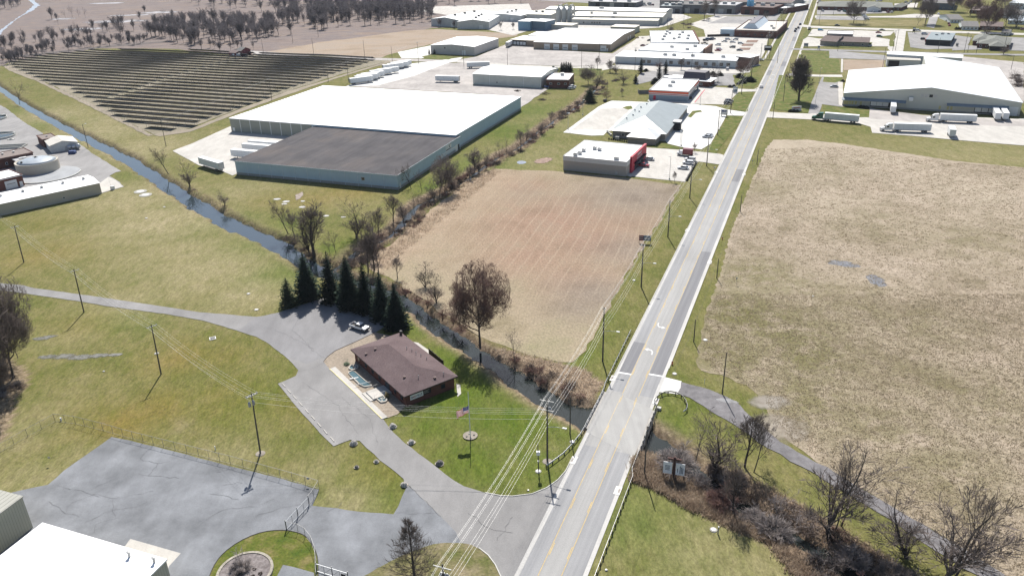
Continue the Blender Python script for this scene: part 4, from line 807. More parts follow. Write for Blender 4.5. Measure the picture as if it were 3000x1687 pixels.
MID = [('oval', 1, 2009, 254, 23, 11.5, 'large dense upright bare tree on the lawn of the trucking warehouse', 0), ('round', 2, 1868, 193, 11, 11, 'reddish brown round bare tree at the brick end of the white building', 1), ('vase', 1, 1568, 210, 9, 9, 'bare tree beside the small cone evergreen', 0), ('vase', 2, 1525, 251, 7, 7, 'reddish bare tree on the grass near the pine', 1), ('round', 2, 1480, 213, 12, 11, 'dense dark bare tree beside the ditch behind the pine', 0), ('vase', 3, 1500, 222, 11, 10, 'dark bare tree right of the dense ditch tree', 0), ('vase', 1, 1550, 185, 8, 8, 'bare tree in the dark thicket by the lot edge', 0), ('upright', 1, 1503, 173, 8, 5, 'slim bare tree by the white access road', 0), ('upright', 2, 1534, 182, 8, 6, 'slim bare tree left of the dark thicket', 0),
 ('vase', 2, 1658, 175, 7, 7, 'pale bare tree before the white wall between two evergreens', 1), ('upright', 3, 1713, 176, 8, 6, 'bare tree before the white wall near the lamp', 0), ('vase', 3, 1759, 181, 7, 7, 'bare tree before the white wall above the dark roof', 0), ('vase', 1, 1793, 207, 11, 9, 'bare many stemmed tree right of the dark roofed bank', 0), ('round', 2, 2147, 60, 22, 18, 'big round bare tree on the lawn before the long brown building', 0), ('round', 1, 2327, 61, 24, 18, 'tall bare tree at the corner of the side street', 0), ('open', 1, 2308, 64, 10, 8, 'small bare tree left of the street corner tree', 0), ('open', 2, 2175, 62, 9, 7, 'small bare tree beside the big round tree on the lawn', 0), ('round', 1, 2478, 80, 24, 22, 'reddish budding tree before the small white house', 1), ('round', 2, 2440, 40, 22, 20, 'reddish budding tree behind the small white house', 1), ('round', 2, 2530, 66, 22, 20, 'wide bare tree at the top right with forked trunk', 0), ('vase', 2, 2556, 70, 20, 14, 'forked bare tree at the top right edge', 0), ('round', 1, 2400, 30, 20, 18, 'bare street tree at the top right among the houses', 0), ('round', 1, 2300, 20, 20, 18, 'bare tree at the top of the lawn by the car park', 0), ('round', 2, 2520, 20, 20, 18, 'bare tree at the far top right corner', 1),
 ('upright', 1, 1771, 50, 18, 10, 'bare tree in the railway hedge near the brown factory', 0), ('upright', 2, 1797, 40, 18, 10, 'bare tree farther up the railway hedge', 0), ('vase', 1, 1690, 85, 10, 7, 'bare tree in the hedge behind the white roofed shops', 0), ('vase', 2, 2480, 90, 10, 10, 'low bare tree by the grey roofed office', 0), ('upright', 1, 1927, 58, 10, 7, 'street tree left of the main road at the brick building', 0), ('upright', 3, 1916, 66, 9, 6, 'street tree left of the main road, nearer one', 0), ('vase', 2, 2524, 138, 8, 8, 'bare bush tree at the right edge beside the gravel lot', 0), ('vase', 2, 2600, 425, 9, 8, 'bare tree at the right edge of the dry meadow', 0)]
for st, vr, u, v, h, wd, lb, rd in MID: tree(st, vr, (u, v), h, wd, lb, twig=M_TWIGR if rd else M_TWIG)
tree('upright', 1, (1748, 385), 4.5, 2.5, 'thin sapling on the verge beyond the red fronted shop'); tree('upright', 1, (1697, 458), 4.5, 2.2, 'thin sapling at the near edge of the shop car park'); tree('upright', 1, (1565, 241), 4.5, 3, 'thin sapling on the lawn behind the striped shop')
r_ = random.Random(17)
for i, (u, v) in enumerate(((905,640),(930,628),(965,606),(985,590),(1012,572),(1022,550),(1040,532),(1062,515),(1085,505),(1105,492),(1135,478),(1160,466),(1180,452),(1205,436),(1230,420),(1255,402),(1280,388),(1305,372),(1330,354),(1352,336),(1385,312),(1410,298))): tree(r_.choice(('upright', 'vase', 'open')), r_.randint(1, 3), (u + r_.uniform(-8, 8), v + r_.uniform(-5, 5)), r_.uniform(5.5, 9.5), r_.uniform(3.5, 6), 'thin grey bare tree in the line along the ditch beside the stubble field', 'bare trees lining the ditch')
for u, v in ((1022,748),(1048,764),(1075,775),(1112,806),(1140,818),(1162,836)): tree('vase', r_.randint(1, 3), (u, v), r_.uniform(3.5, 6), r_.uniform(3.5, 5), 'bushy bare tree on the creek bank between the spruces and the big round tree', 'bushy bare trees on the creek bank', twig=M_BRR)
# shrubs
SH = 'bare shrubs on the creek banks and in the ditches'
def shrub(u, v, h, wd, lb, m=None, st='shrub', var=None, grp=SH, name='shrub'):
    return tree(st, var if var else rnd.randint(1, 3), (u, v), h, wd, lb, grp, name, 'shrub', twig=m or M_BRB, bark=M_BARK)
shrub(1702, 1172, 5, 8.5, 'rounded pale grey shrub behind the white church signs', M_BRG, 'fuzz', 1, None)
shrub(1945, 1335, 4.5, 6.5, 'rounded pale grey shrub in the middle of the thicket', M_BRG, 'fuzz', 2, None); shrub(1815, 1265, 4.2, 6, 'reddish bare shrub at the front of the thicket', M_BRR, 'fuzz', 1, None); shrub(2146, 1412, 4, 5.5, 'pale purplish shrub at the front of the thicket', M_BRG, 'fuzz', 1, None)
rg = random.Random(5)
def scatter(poly, n, hs, ws, lb, mats, st=('shrub',), name='shrub', sd=3):
    q = [V2(p) for p in PL(poly)]; r_ = random.Random(sd); xs_ = [p.x for p in q]; ys_ = [p.y for p in q]; k = 0; c = 0
    while k < n and c < n * 60:
        c += 1; x, y = r_.uniform(min(xs_), max(xs_)), r_.uniform(min(ys_), max(ys_))
        if not inpoly(np.array([x]), np.array([y]), q)[0]: continue
        if min(creek_d([x], [y], DA)[0], creek_d([x], [y], DB)[0]) < -.2: continue
        tree(r_.choice(st), r_.randint(1, 3), Vector((x, y, 0)), r_.uniform(*hs), r_.uniform(*ws), lb, SH, name, 'shrub', twig=r_.choice(mats), z=-.25); k += 1
scatter([1725,1200,1780,1185,1850,1195,1930,1235,2040,1295,2140,1355,2250,1425,2330,1490,2350,1530,2150,1530,2040,1430,1932,1345,1830,1290,1780,1250], 38, (2.0, 4.2), (3, 5.5), 'tangled bare shrub in the thicket along the gravel track', [M_BRB, M_TWIG, M_BRR, M_BRG, M_BRG], ('shrub', 'shrub', 'fuzz'), sd=4)
scatter([1020,760,1060,785,1110,822,1180,868,1180,850,1110,805,1060,770,1030,748], 12, (1.6, 3.2), (2.5, 4), 'bare reddish shrub on creek bank behind the spruces', [M_BRR, M_BRB], sd=6)
scatter([1225,885,1300,900,1360,930,1440,945,1470,990,1440,1020,1390,1000,1330,950,1260,910], 11, (1.8, 4), (2.5, 4.2), 'bare shrub on the rough creek bank before the bridge', [M_BRB, M_BRR, M_BRB], sd=7)
scatter([690,600,760,640,830,680,900,690,960,690,945,650,900,615,880,640,830,660,780,640,730,600], 26, (2.2, 4.5), (3, 6), 'dark tangled shrub where the two creeks meet', [M_BRB, M_BRB, M_TWIG], sd=8)
scatter([890,640,960,590,1020,545,1060,510,1120,470,1200,420,1215,435,1150,485,1080,530,1030,590,970,640,920,670], 46, (1.8, 4.6), (2.5, 5), 'bare shrub lining the ditch beside the stubble field', [M_BRB, M_BRB, M_BRR], sd=9)
scatter([1200,420,1260,385,1330,345,1365,318,1420,275,1450,258,1475,268,1420,300,1370,335,1300,390,1230,430], 38, (2, 5.5), (3, 5.5), 'bare shrub in the ditch beyond the stubble field', [M_BRB, M_TWIG, M_BRR], sd=10)
scatter([1440,262,1470,225,1540,190,1600,170,1560,215,1500,250], 10, (2.5, 5), (4, 7), 'bare shrub in the dark thicket by the bank', [M_BRB, M_TWIG], sd=11)
scatter([2535,175,2600,150,2700,220,2700,330,2590,270,2560,230], 18, (4, 7.5), (5, 9), 'grey brown brush at the right edge beside the trucking warehouse', [M_BRB, M_TWIG], sd=12)
scatter([-60,900,40,930,60,980,20,1050,-60,1090], 14, (2, 4), (3, 5), 'bare undergrowth in the left edge grove', [M_BRB, M_BRG], sd=13)
scatter([1590,98,1640,92,1720,60,1790,45,1800,50,1730,75,1690,92,1620,103], 16, (2.5, 5), (4, 7), 'brush hedge behind the white roofed shops', [M_BRB, M_TWIG], sd=14)
for i, (u, v, s) in enumerate(((1648, 205, 3), (1668, 206, 2.6), (1643, 212, 2.4), (1625, 180, 2.4), (1793, 189, 3), (1812, 191, 2.8), (1860, 196, 3.6), (1888, 206, 4.2), (1878, 206, 3.6), (1868, 210, 3), (1857, 213, 1.8), (1836, 220, 1.8), (1846, 219, 1.8), (1990, 281, 1.6), (1997, 282, 1.8), (2005, 282, 1.6), (2165, 272, 2), (2172, 273, 2), (2179, 274, 2), (1988, 281.5, 1.7), (2120, 206, 1.8))):
    evergreen(JUN[i % 2], (u, v), s * .8, s * 1.7, 'low rounded dark evergreen bush planted by a building or sign', 'evergreen_bush', 'low evergreen bushes', 'shrub')
for i in range(14): evergreen(JUN[i % 2], (1727 + i * 1.9, 455 - i * 3.5), .7, 1.3, 'clipped dark bush in the row along the shop car park kerb', 'evergreen_bush', 'bushes along the shop car park', 'shrub')
for i in range(13): evergreen(JUN[i % 2], (2405 + i * 6.2, 75 - i * .05), 2.3, 3.4, 'dark clipped hedge plant before the small white house', 'hedge_plant', 'hedge before the white house', 'shrub')
for i in range(9): evergreen(JUN[0], (1532 + i * 5.5, 351 + i * .9), .9, 1.0, 'small conical bush in the row before the clinic', 'evergreen_bush', 'bushes before the clinic', 'shrub')
# woodland belts: individuals where they can be told apart, the far mass as stuff
def belt(poly, n, hs, lb, grp, sd, styles=(('far', 1), ('far', 2), ('farwide', 1), ('farwide', 2)), wk=.5):
    q = [V2(p) for p in PL(poly)]; r_ = random.Random(sd); xs_ = [p.x for p in q]; ys_ = [p.y for p in q]; k = 0; c = 0
    while k < n and c < n * 200:
        c += 1; x, y = r_.uniform(min(xs_), max(xs_)), r_.uniform(min(ys_), max(ys_))
        if not inpoly(np.array([x]), np.array([y]), q)[0]: continue
        st, vr = r_.choice(styles); h = r_.uniform(*hs); tree(st, vr, Vector((x, y, 0)), h, h * wk * r_.uniform(.8, 1.3), lb, grp, twig=M_TWIGF); k += 1
BW = 'bare trees of the wetland'
belt([365,88,380,112,480,112,560,115,640,108,700,85,690,60,560,58,440,62,380,76], 60, (11, 17), 'bare tree in the dense belt behind the solar rows', BW, 21)
belt([20,165,60,148,140,134,240,120,360,113,372,102,300,100,180,112,60,130,0,150], 30, (6, 10), 'young bare tree along the railway bank behind the solar rows', BW, 22)
belt([0,100,150,95,200,85,340,60,330,80,300,92,170,104,0,125], 14, (9, 15), 'scattered bare tree standing in the marsh', BW, 23, (('open', 1), ('open', 2), ('far', 1)))
belt([120,40,330,30,480,40,480,55,300,60,140,66], 12, (9, 15), 'lone bare tree out in the open marsh', BW, 24, (('open', 1), ('open', 2), ('far', 2)))
belt([455,112,560,118,640,118,645,128,590,134,480,126], 12, (6, 9), 'bare scrub tree just behind the top solar row', BW, 25)
belt([640,110,700,100,760,85,850,74,980,64,1090,62,1090,40,960,30,820,40,700,60], 62, (11, 17), 'bare tree in the wood behind the tan field', BW, 26)
belt([1090,72,1200,74,1290,78,1300,74,1200,68,1100,66], 10, (6, 9), 'bare tree in the hedge before the pale sheds', BW, 27)
def mass(poly, n, hs, sd, name='woodland'):
    q = [V2(p) for p in PL(poly)]; r_ = random.Random(sd); xs_ = [p.x for p in q]; ys_ = [p.y for p in q]; V = []; Fq = []; off = 0
    meshes = []
    for st, vr in (('far', 1), ('far', 2), ('farwide', 1), ('farwide', 2)):
        tm, cm, zt, pw = proto(st, vr)
        for me in (tm, cm):
            a = np.empty(len(me.vertices) * 3); me.vertices.foreach_get('co', a); meshes.append((a.reshape(-1, 3), [tuple(p.vertices) for p in me.polygons], zt))
    k = c = 0
    while k < n and c < n * 200:
        c += 1; x, y = r_.uniform(min(xs_), max(xs_)), r_.uniform(min(ys_), max(ys_))
        if not inpoly(np.array([x]), np.array([y]), q)[0]: continue
        j = r_.randrange(4); s = r_.uniform(*hs); th = r_.uniform(0, 6.28); cs, sn = math.cos(th), math.sin(th)
        for a, f, zt in (meshes[2 * j], meshes[2 * j + 1]):
            b_ = a * (s / zt); V.append(np.c_[b_[:, 0] * cs - b_[:, 1] * sn + x, b_[:, 0] * sn + b_[:, 1] * cs + y, b_[:, 2]]); Fq += [tuple(i + off for i in t) for t in f]; off += len(a)
        k += 1
    me = bpy.data.meshes.new(name); me.from_pydata(np.concatenate(V).tolist(), [], Fq); me.materials.append(M_TWIGF); me.update()
    o = bpy.data.objects.new(name, me); C.objects.link(o); return tag(o, kind='stuff')
mass([365,86,380,110,480,110,560,113,640,106,700,84,690,62,560,60,440,64,380,76], 90, (11, 16), 41)
mass([20,168,60,150,140,136,240,121,365,112,372,100,300,100,180,112,60,132,0,152], 70, (5, 9), 43)
mass([-40,110,90,100,180,88,330,60,340,80,300,95,170,106,0,130], 40, (7, 12), 44)
mass([690,70,760,62,850,56,980,50,1090,50,1090,28,960,20,820,26,700,44], 170, (12, 17), 42)
mass([440,8,560,28,700,34,800,30,960,22,1090,28,1330,8,1330,-20,1000,-40,700,-30,440,-15], 300, (12, 18), 31)
mass([-60,32,0,30,40,22,72,4,60,-20,-60,-20], 60, (12, 18), 32)
mass([90,-6,440,-14,1400,-30,1400,-44,90,-36], 110, (12, 18), 33)
mass([2040,-34,2576,-30,2650,-50,2040,-54], 60, (14, 20), 34)

# ---------------------------------------------------------------- rough ground cover: reeds, tussocks
def tufts(name, poly, n, hs, wd, m, sd, test=None, blades=5, spread=.35, z=0):
    q = [V2(p) for p in PL(poly)] if not hasattr(poly[0], '__len__') else [V2(p) for p in poly]; r_ = np.random.default_rng(sd)
    xs_ = [p.x for p in q]; ys_ = [p.y for p in q]; x = r_.uniform(min(xs_), max(xs_), n * 4); y = r_.uniform(min(ys_), max(ys_), n * 4)
    ok = inpoly(x, y, q); x, y = x[ok], y[ok]
    zz = np.full(len(x), float(z))
    if test is not None: k, zz = test(x, y); x, y, zz = x[k], y[k], zz[k]
    x, y, zz = x[:n], y[:n], zz[:n]; n = len(x); B = blades
    X = np.repeat(x, B) + r_.normal(0, spread, n * B); Y = np.repeat(y, B) + r_.normal(0, spread, n * B); Z = np.repeat(zz, B)
    H = np.repeat(r_.uniform(*hs, n), B) * r_.uniform(.6, 1.2, n * B); th = r_.uniform(0, 6.28, n * B); ln = r_.uniform(.2, .9, n * B) * H; la = r_.uniform(0, 6.28, n * B); w2 = wd * r_.uniform(.5, 1.2, n * B)
    a = np.c_[X - np.cos(th) * w2, Y - np.sin(th) * w2, Z - .03]; b_ = np.c_[X + np.cos(th) * w2, Y + np.sin(th) * w2, Z - .03]; c = np.c_[X + np.cos(la) * ln, Y + np.sin(la) * ln, Z + H]
    co = np.stack([a, b_, c], 1).reshape(-1, 3); N_ = n * B
    me = bpy.data.meshes.new(name); me.vertices.add(3 * N_); me.vertices.foreach_set('co', co.ravel()); me.loops.add(3 * N_); me.polygons.add(N_)
    me.loops.foreach_set('vertex_index', np.arange(3 * N_)); me.polygons.foreach_set('loop_start', np.arange(0, 3 * N_, 3)); me.update(calc_edges=True); me.materials.append(m)
    o = bpy.data.objects.new(name, me); C.objects.link(o); return tag(o, kind='stuff')
def creek_z(x, y): return np.minimum(prof(creek_d(x, y, DA), 2.6, 1.55), prof(creek_d(x, y, DB), 2.2, 1.5))
def bank(lo, hi):
    def t(x, y): d = np.minimum(creek_d(x, y, DA), creek_d(x, y, DB)); return (d > lo) & (d < hi), creek_z(x, y)
    return t
M_STRAW = rmat('dry_reeds', (.32, .245, .18), (.58, .48, .37), scale=.35, trans=.5); M_STRAW2 = rmat('dead_weeds', (.27, .205, .155), (.47, .38, .29), scale=.4, trans=.6); M_TUFT = rmat('tussock_blades', (.26, .215, .145), (.42, .355, .265), scale=.5, trans=.55)
tufts('dry_reeds', [p for p in THICKET], 3000, (.3, 1.0), .08, M_STRAW2, 1, bank(.2, 40), 5, .45)
tufts('dry_reeds', PL([1585,1205,1620,1150,1690,1160,1760,1230,1850,1300,1960,1370,2060,1450,2040,1500,1990,1448,1932,1367,1813,1317,1763,1292,1688,1250,1650,1230]), 3200, (.3, 1.0), .08, M_STRAW, 11, bank(.2, 40), 6, .4)
tufts('dry_reeds', [p for p in FAR_BANK], 1900, (.25, .9), .08, M_STRAW, 2, bank(.2, 30), 6, .4)
tufts('dry_reeds', PL([690,590,760,640,830,690,900,700,980,720,960,680,1010,620,1060,570,1130,510,1210,450,1300,395,1400,310,1430,285,1400,280,1300,360,1200,420,1100,480,1030,520,980,580,900,620,850,650,760,620,700,580]), 4200, (.4, 1.2), .1, M_STRAW2, 3, bank(.2, 5.5), 6, .4)
tufts('dry_reeds', PL([1590,1150,1640,1130,1700,1150,1760,1230,1790,1270,1750,1290,1650,1232,1590,1210]), 1500, (.5, 1.3), .09, M_STRAW, 4, bank(.1, 30), 7, .35)
tufts('dry_reeds', PL([940,660,1010,600,1060,560,1150,490,1240,424,1260,430,1180,500,1090,570,1010,640,975,680]), 2200, (.3, .8), .1, M_STRAW, 5, bank(1, 40), 5, .5)
tufts('dry_weeds', PL([400,455,520,532,640,590,720,640,730,620,640,560,540,500,420,440]), 1100, (.3, .8), .1, M_STRAW2, 6, bank(.3, 3), 5, .4)
MEAD_NEAR = PL([1800,740,2600,740,2800,1000,2900,1300,2640,1560,2500,1440,2300,1300,2110,1188,2000,1115,1950,1060,1920,990,1800,935,1765,900,1775,800])
tufts('tussocks', [V2(p) for p in MEAD_NEAR], 30000, (.05, .16), .16, M_TUFT, 7, None, 4, .3, .05)
tufts('tussocks', PL([1930,375,2119,368,2394,410,2700,430,2700,740,1805,740,1850,560,1900,440]), 16000, (.05, .17), .2, M_TUFT, 8, None, 4, .4, .05)
# ---------------------------------------------------------------- buildings
def rect(A, B, Cc):
    """A, B, C: three eave corners (front left, front right, rear right) -> origin, rotation, length, depth"""
    A, B, Cc = V2(A), V2(B), V2(Cc); t = (B - A); L_ = t.length; t.normalize(); n = Vector((-t.y, t.x)); return A, math.atan2(t.y, t.x), L_, (Cc - B).dot(n)
M_GLASS = flat('window_glass', (.03, .035, .045), .08, spec=.8, var=.2)
M_DARK = flat('dark_opening', (.02, .02, .022), .8); M_DOORW = flat('white_door', (.66, .67, .66), .5, var=.05); M_TRIMW = flat('white_trim', (.72, .72, .71), .5, var=.04)
M_UNIT = flat('unit_metal', (.45, .45, .44), .5, .3, var=.12); M_BRICK = gmat('red_brick', [(.6, 1, 6, [(.3, (.10, .045, .036)), (.7, (.16, .07, .055))], 'MIX', 1), (9, 2.5, 3, [(.3, g3(.75)), (.7, g3(1.2))], 'MULTIPLY', 1)], rough=.9)
M_RWHITE = flat('white_membrane', (.80, .80, .79), .6, var=.045, scale=.12, streak=(1, .25, 1)); M_RBLACK = gmat('ballasted_roof', [(.06, 1, 7, [(.3, (.058, .055, .06)), (.5, (.08, .075, .078)), (.7, (.108, .093, .088))], 'MIX', 1), (.5, .12, 6, [(.3, g3(.8)), (.7, g3(1.2))], 'MULTIPLY', 1), (3, 1, 3, [(.3, g3(.85)), (.7, g3(1.12))], 'MULTIPLY', 1)], rough=.95)
M_BLOCK = flat('block_base', (.30, .30, .29), .9, var=.1)
class B_:
    def __init__(s, name, label, A, B, Cc, h, wall, roof, kind='flat', rh=1.5, over=.25, par=0, cat='building', base=None, rot=None, group=None, ridge='x', fascia=None, rt=.22):
        A0, rz, L_, D = rect(A, B, Cc); s.o = thing(name, label, cat, (A0.x, A0.y, 0), rz, group); s.L, s.D, s.h = L_, D, h; s.rh = rh
        w_ = MB(); e = .004
        if kind in ('flat', 'hip'): w_.bb(0, 0, -.3, L_, D, h)
        elif ridge == 'x':
            w_.add([(x, y, z) for x in (0, L_) for y, z in ((0, -.3), (D, -.3), (D, h), (D / 2, h + rh), (0, h))], [(4, 3, 2, 1, 0), (5, 6, 7, 8, 9), (0, 5, 9, 4), (1, 2, 7, 6), (4, 9, 8, 3), (3, 8, 7, 2)])
        else:
            w_.add([(x, y, z) for y in (0, D) for x, z in ((0, -.3), (L_, -.3), (L_, h), (L_ / 2, h + rh), (0, h))], [(0, 1, 2, 3, 4), (9, 8, 7, 6, 5), (5, 0, 4, 9), (1, 6, 7, 2), (4, 3, 8, 9), (3, 2, 7, 8)])
        w_.f and fixn(w_.build('wall', wall, s.o))
        r = MB(); ov = over
        if kind == 'flat':
            r.bb(-ov, -ov, h - .01, L_ + ov, D + ov, h + rt)
            if par:
                p_ = MB(); t_ = .3; z0, z1 = h + rt - .002, h + rt + par
                p_.bb(-ov, -ov, z0, L_ + ov, -ov + t_, z1); p_.bb(-ov, D + ov - t_, z0, L_ + ov, D + ov, z1); p_.bb(-ov, -ov + t_, z0, -ov + t_, D + ov - t_, z1); p_.bb(L_ + ov - t_, -ov + t_, z0, L_ + ov, D + ov - t_, z1); p_.build('parapet', fascia or wall, s.o)
        elif kind == 'gable':
            if ridge == 'x':
                k = rh / (D / 2); T_ = .14
                for sg in (0, 1):
                    f = lambda y: y if not sg else D - y
                    q = [(-ov, h - k * ov), (D / 2, h + rh)]
                    v = [(x, f(y), z + dz) for x in (-ov, L_ + ov) for (y, z) in q for dz in (.02, .02 + T_)]
                    r.add(v, [(0, 4, 5, 1), (2, 3, 7, 6), (0, 2, 6, 4), (1, 5, 7, 3), (0, 1, 3, 2), (4, 6, 7, 5)])
            else:
                k = rh / (L_ / 2); T_ = .14
                for sg in (0, 1):
                    f = lambda x: x if not sg else L_ - x
                    q = [(-ov, h - k * ov), (L_ / 2, h + rh)]
                    v = [(f(x), y, z + dz) for y in (-ov, D + ov) for (x, z) in q for dz in (.02, .02 + T_)]
                    r.add(v, [(0, 4, 5, 1), (2, 3, 7, 6), (0, 2, 6, 4), (1, 5, 7, 3), (0, 1, 3, 2), (4, 6, 7, 5)])
        elif kind == 'hip':
            m_ = min(L_, D) / 2 + ov; x0, y0, x1, y1 = -ov, -ov, L_ + ov, D + ov
            a, b_ = ((x0 + m_, D / 2), (x1 - m_, D / 2)) if L_ >= D else ((L_ / 2, y0 + m_), (L_ / 2, y1 - m_))
            v = [(x0, y0, h), (x1, y0, h), (x1, y1, h), (x0, y1, h), (x0, y0, h + .18), (x1, y0, h + .18), (x1, y1, h + .18), (x0, y1, h + .18), (*a, h + rh), (*b_, h + rh)]
            f = [(3, 2, 1, 0), (0, 1, 5, 4), (1, 2, 6, 5), (2, 3, 7, 6), (3, 0, 4, 7)] + ([(4, 5, 9, 8), (5, 6, 9), (6, 7, 8, 9), (7, 4, 8)] if L_ >= D else [(4, 5, 8), (5, 6, 9, 8), (6, 7, 9), (7, 4, 8, 9)])
            r.add(v, f)
        s.roof = fixn(r.build('roof', roof, s.o))
        if base: m_ = MB(); m_.bb(-.03, -.03, -.3, L_ + .03, D + .03, base); m_.build('foundation', M_BLOCK, s.o)
    def side(s, sd, x, y, z):
        """x along a wall, y out of it"""
        return {'f': (x, -y), 'b': (s.L - x, s.D + y), 'r': (s.L + y, x), 'l': (-y, s.D - x)}[sd] + (z,)
    def put(s, name, sd, x0, x1, z0, z1, m, d=.05, parent=None):
        p, q = s.side(sd, x0, -.02, z0), s.side(sd, x1, d, z1); b = MB(); b.bb(min(p[0], q[0]), min(p[1], q[1]), z0, max(p[0], q[0]), max(p[1], q[1]), z1); return b.build(name, m, parent or s.o)
    def door(s, sd, x, w_, h_, m=None, z0=0, name='door'): return s.put(name, sd, x - w_ / 2, x + w_ / 2, z0, z0 + h_, m or M_DOORW)
    def win(s, sd, x, w_, h_, z0, fr=None):
        o = s.put('window', sd, x - w_ / 2, x + w_ / 2, z0, z0 + h_, fr or M_TRIMW, .05); s.put('pane', sd, x - w_ / 2 + .1, x + w_ / 2 - .1, z0 + .1, z0 + h_ - .1, M_GLASS, .07, o); return o
    def rz(s, x, y): return s.h + .2
    def unit(s, x, y, a=1.8, b=1.5, c=1.1, z=None, name='rooftop_unit', m=None):
        z = s.h + .215 if z is None else z; q = MB(); q.bb(x - a / 2, y - b / 2, z + .18, x + a / 2, y + b / 2, z + c); q.bb(x - a / 2 + .15, y - b / 2 + .15, z - .05, x + a / 2 - .15, y + b / 2 - .15, z + .178); q.bb(x - a * .28, y - b * .28, z + c + .002, x + a * .1, y + b * .28, z + c + .1); return q.build(name, m or M_UNIT, s.o)
    def pipe(s, x, y, r=.12, hh=.7, z=None, m=None, capr=1.5):
        z = s.h + .2 if z is None else z; q = MB(); q.lathe((x, y, z - .3), [(r, 0), (r, hh + .3), (r * capr, hh + .302), (r * capr, hh + .42), (r * .3, hh + .5)], 8); return q.build('roof_vent', m or M_UNIT, s.o)
    def down(s, sd, xs_, m=None, w_=.14, z0=.1, z1=None):
        for x in xs_: s.put('downspout', sd, x - w_ / 2, x + w_ / 2, z0, (z1 or s.h) - .02, m or M_TRIMW, .1)
def text(t, st, size, m, loc, rot, parent, name='lettering', ext=.01, sx=1, font=None):
    cu = bpy.data.curves.new(name, 'FONT'); cu.body = st; cu.size = size; cu.extrude = ext; cu.align_x = 'CENTER'; cu.align_y = 'CENTER'; cu.resolution_u = 2; cu.offset = size * .012
    o = bpy.data.objects.new('tmp', cu); C.objects.link(o); bpy.context.view_layer.update(); me = bpy.data.meshes.new_from_object(o.evaluated_get(bpy.context.evaluated_depsgraph_get())); bpy.data.objects.remove(o)
    me.materials.clear(); me.materials.append(m); o = bpy.data.objects.new(name, me); C.objects.link(o); o.location = loc; o.rotation_euler = rot; o.scale = (sx, 1, 1); o.parent = parent; return o
X90 = R(90)
# 1 the plant office
zE = 3.1
_e = [P(881.5, 879, zE), P(1016.5, 998.5, zE), P(1151.5, 946, zE)]
_A, _rz, _L, _D = rect(*_e); _t = Vector((math.cos(_rz), math.sin(_rz))); _n = Vector((-_t.y, _t.x)); ov = .65
M_SHING = gmat('brown_shingles', [(.25, 1, 6, [(.3, (.10, .072, .074)), (.7, (.142, .106, .106))], 'MIX', 1), (3.2, 1, 4, [(.3, g3(.78)), (.7, g3(1.2))], 'MULTIPLY', 1)], rough=.95)
q0 = _A + _t * ov + _n * ov; q1 = q0 + _t * (_L - 2 * ov); q2 = q1 + _n * (_D - 2 * ov)
of = B_('brick_office', 'long low brown brick office with a brown hip roof by the creek', q0, q1, q2, zE - .1, M_BRICK, M_SHING, 'hip', 2.25, ov)
of.put('fascia', 'r', -.65, of.D + .65, zE - .30, zE - .105, flat('brown_fascia', (.035, .025, .022), .7), .62); of.put('fascia', 'f', -.65, of.L + .65, zE - .30, zE - .105, MATS['brown_fascia'], .62)
for x in (2.2, 6.0, 9.5, 13, 20.5, 23.5): of.win('f', x, 1.1, 1.4, .95, MATS['brown_fascia'])
d_ = of.door('f', 16.8, 1.9, 2.2, M_GLASS); of.put('door_frame', 'f', 15.75, 17.85, 0, 2.32, MATS['brown_fascia'], .03, d_)
for x in (3, 9.6): of.win('r', x, 1.1, 1.2, 1.0, MATS['brown_fascia'])
sg = thing('wall_sign', 'white nameplate with blue and red capitals on the brick end wall', 'sign', (*(q1 + _t * .04 + _n * 1.1), 0), _rz + X90)
M_SIGNB = flat('sign_blue', (.02, .045, .13), .5); M_SIGNR = flat('sign_red', (.30, .03, .05), .5)
b = MB(); b.bb(0, -.06, 1.25, 3.3, 0, 2.45); b.build('panel', M_TRIMW, sg); text('t', 'D', .72, M_SIGNB, (.42, -.065, 1.8), (X90, 0, 0), sg, sx=1.0); text('t', 'AN', .72, M_SIGNR, (1.0, -.065, 1.8), (X90, 0, 0), sg, sx=.8); text('t', 'VILLE', .72, M_SIGNB, (2.25, -.065, 1.8), (X90, 0, 0), sg, sx=.95)
b = MB(); b.bb(3.34, -.05, 1.3, 5.3, 0, 2.6); b.build('dark_panel', M_DARK, sg)
b = MB()
for k, (a, c) in enumerate(((3.5, 4.9), (3.5, 4.5), (3.55, 4.8))): b.bb(a, -.07, 2.2 - k * .28, c, -.051, 2.27 - k * .28)
b.build('small_lettering', M_UNIT, sg)
def roofz(B, x, y):
    m_ = min(B.L, B.D) / 2 + ov; return B.h + .18 + (B.rh - .18) * min(1, min(x + ov, B.L + ov - x, y + ov, B.D + ov - y) / m_)
M_BRM = flat('brown_metal', (.16, .10, .09), .6)
for x, y in ((5.2, 3.2), (4.8, .9), (20.5, 2.6), (24.3, 8.2)): of.unit(x, y, .5, .5, .42, roofz(of, x, y) - .1, 'roof_vent', M_BRM)
for x, y, hh in ((9.5, 10.9), (11.3, 10.6), (13.2, 10.6), (15.2, 10.4), (16.8, 11.6), (22.5, 4.6), (24.6, 11.2)) if False else [(a, b_, .55) for a, b_ in ((9.8, 9.2), (11.2, 9.8), (13.0, 9.9), (14.4, 10.4), (16.2, 10.9), (22.6, 5.0), (24.2, 10.6))]: of.pipe(x, y, .075, hh, roofz(of, x, y))
b = MB(); cx, cy = 1.0, of.D - .2; z = roofz(of, cx, cy); b.lathe((cx, cy, z - .4), [(.34, 0), (.34, 1.35), (.42, 1.36), (.42, 1.5), (.2, 1.6)], 12); b.build('chimney', flat('black_flue', (.02, .02, .022), .5), of.o)
pr = thing('entrance_step', 'pale stepped concrete porch slab before the office door', 'porch', (*(q0 + _t * 16.8), 0), _rz)
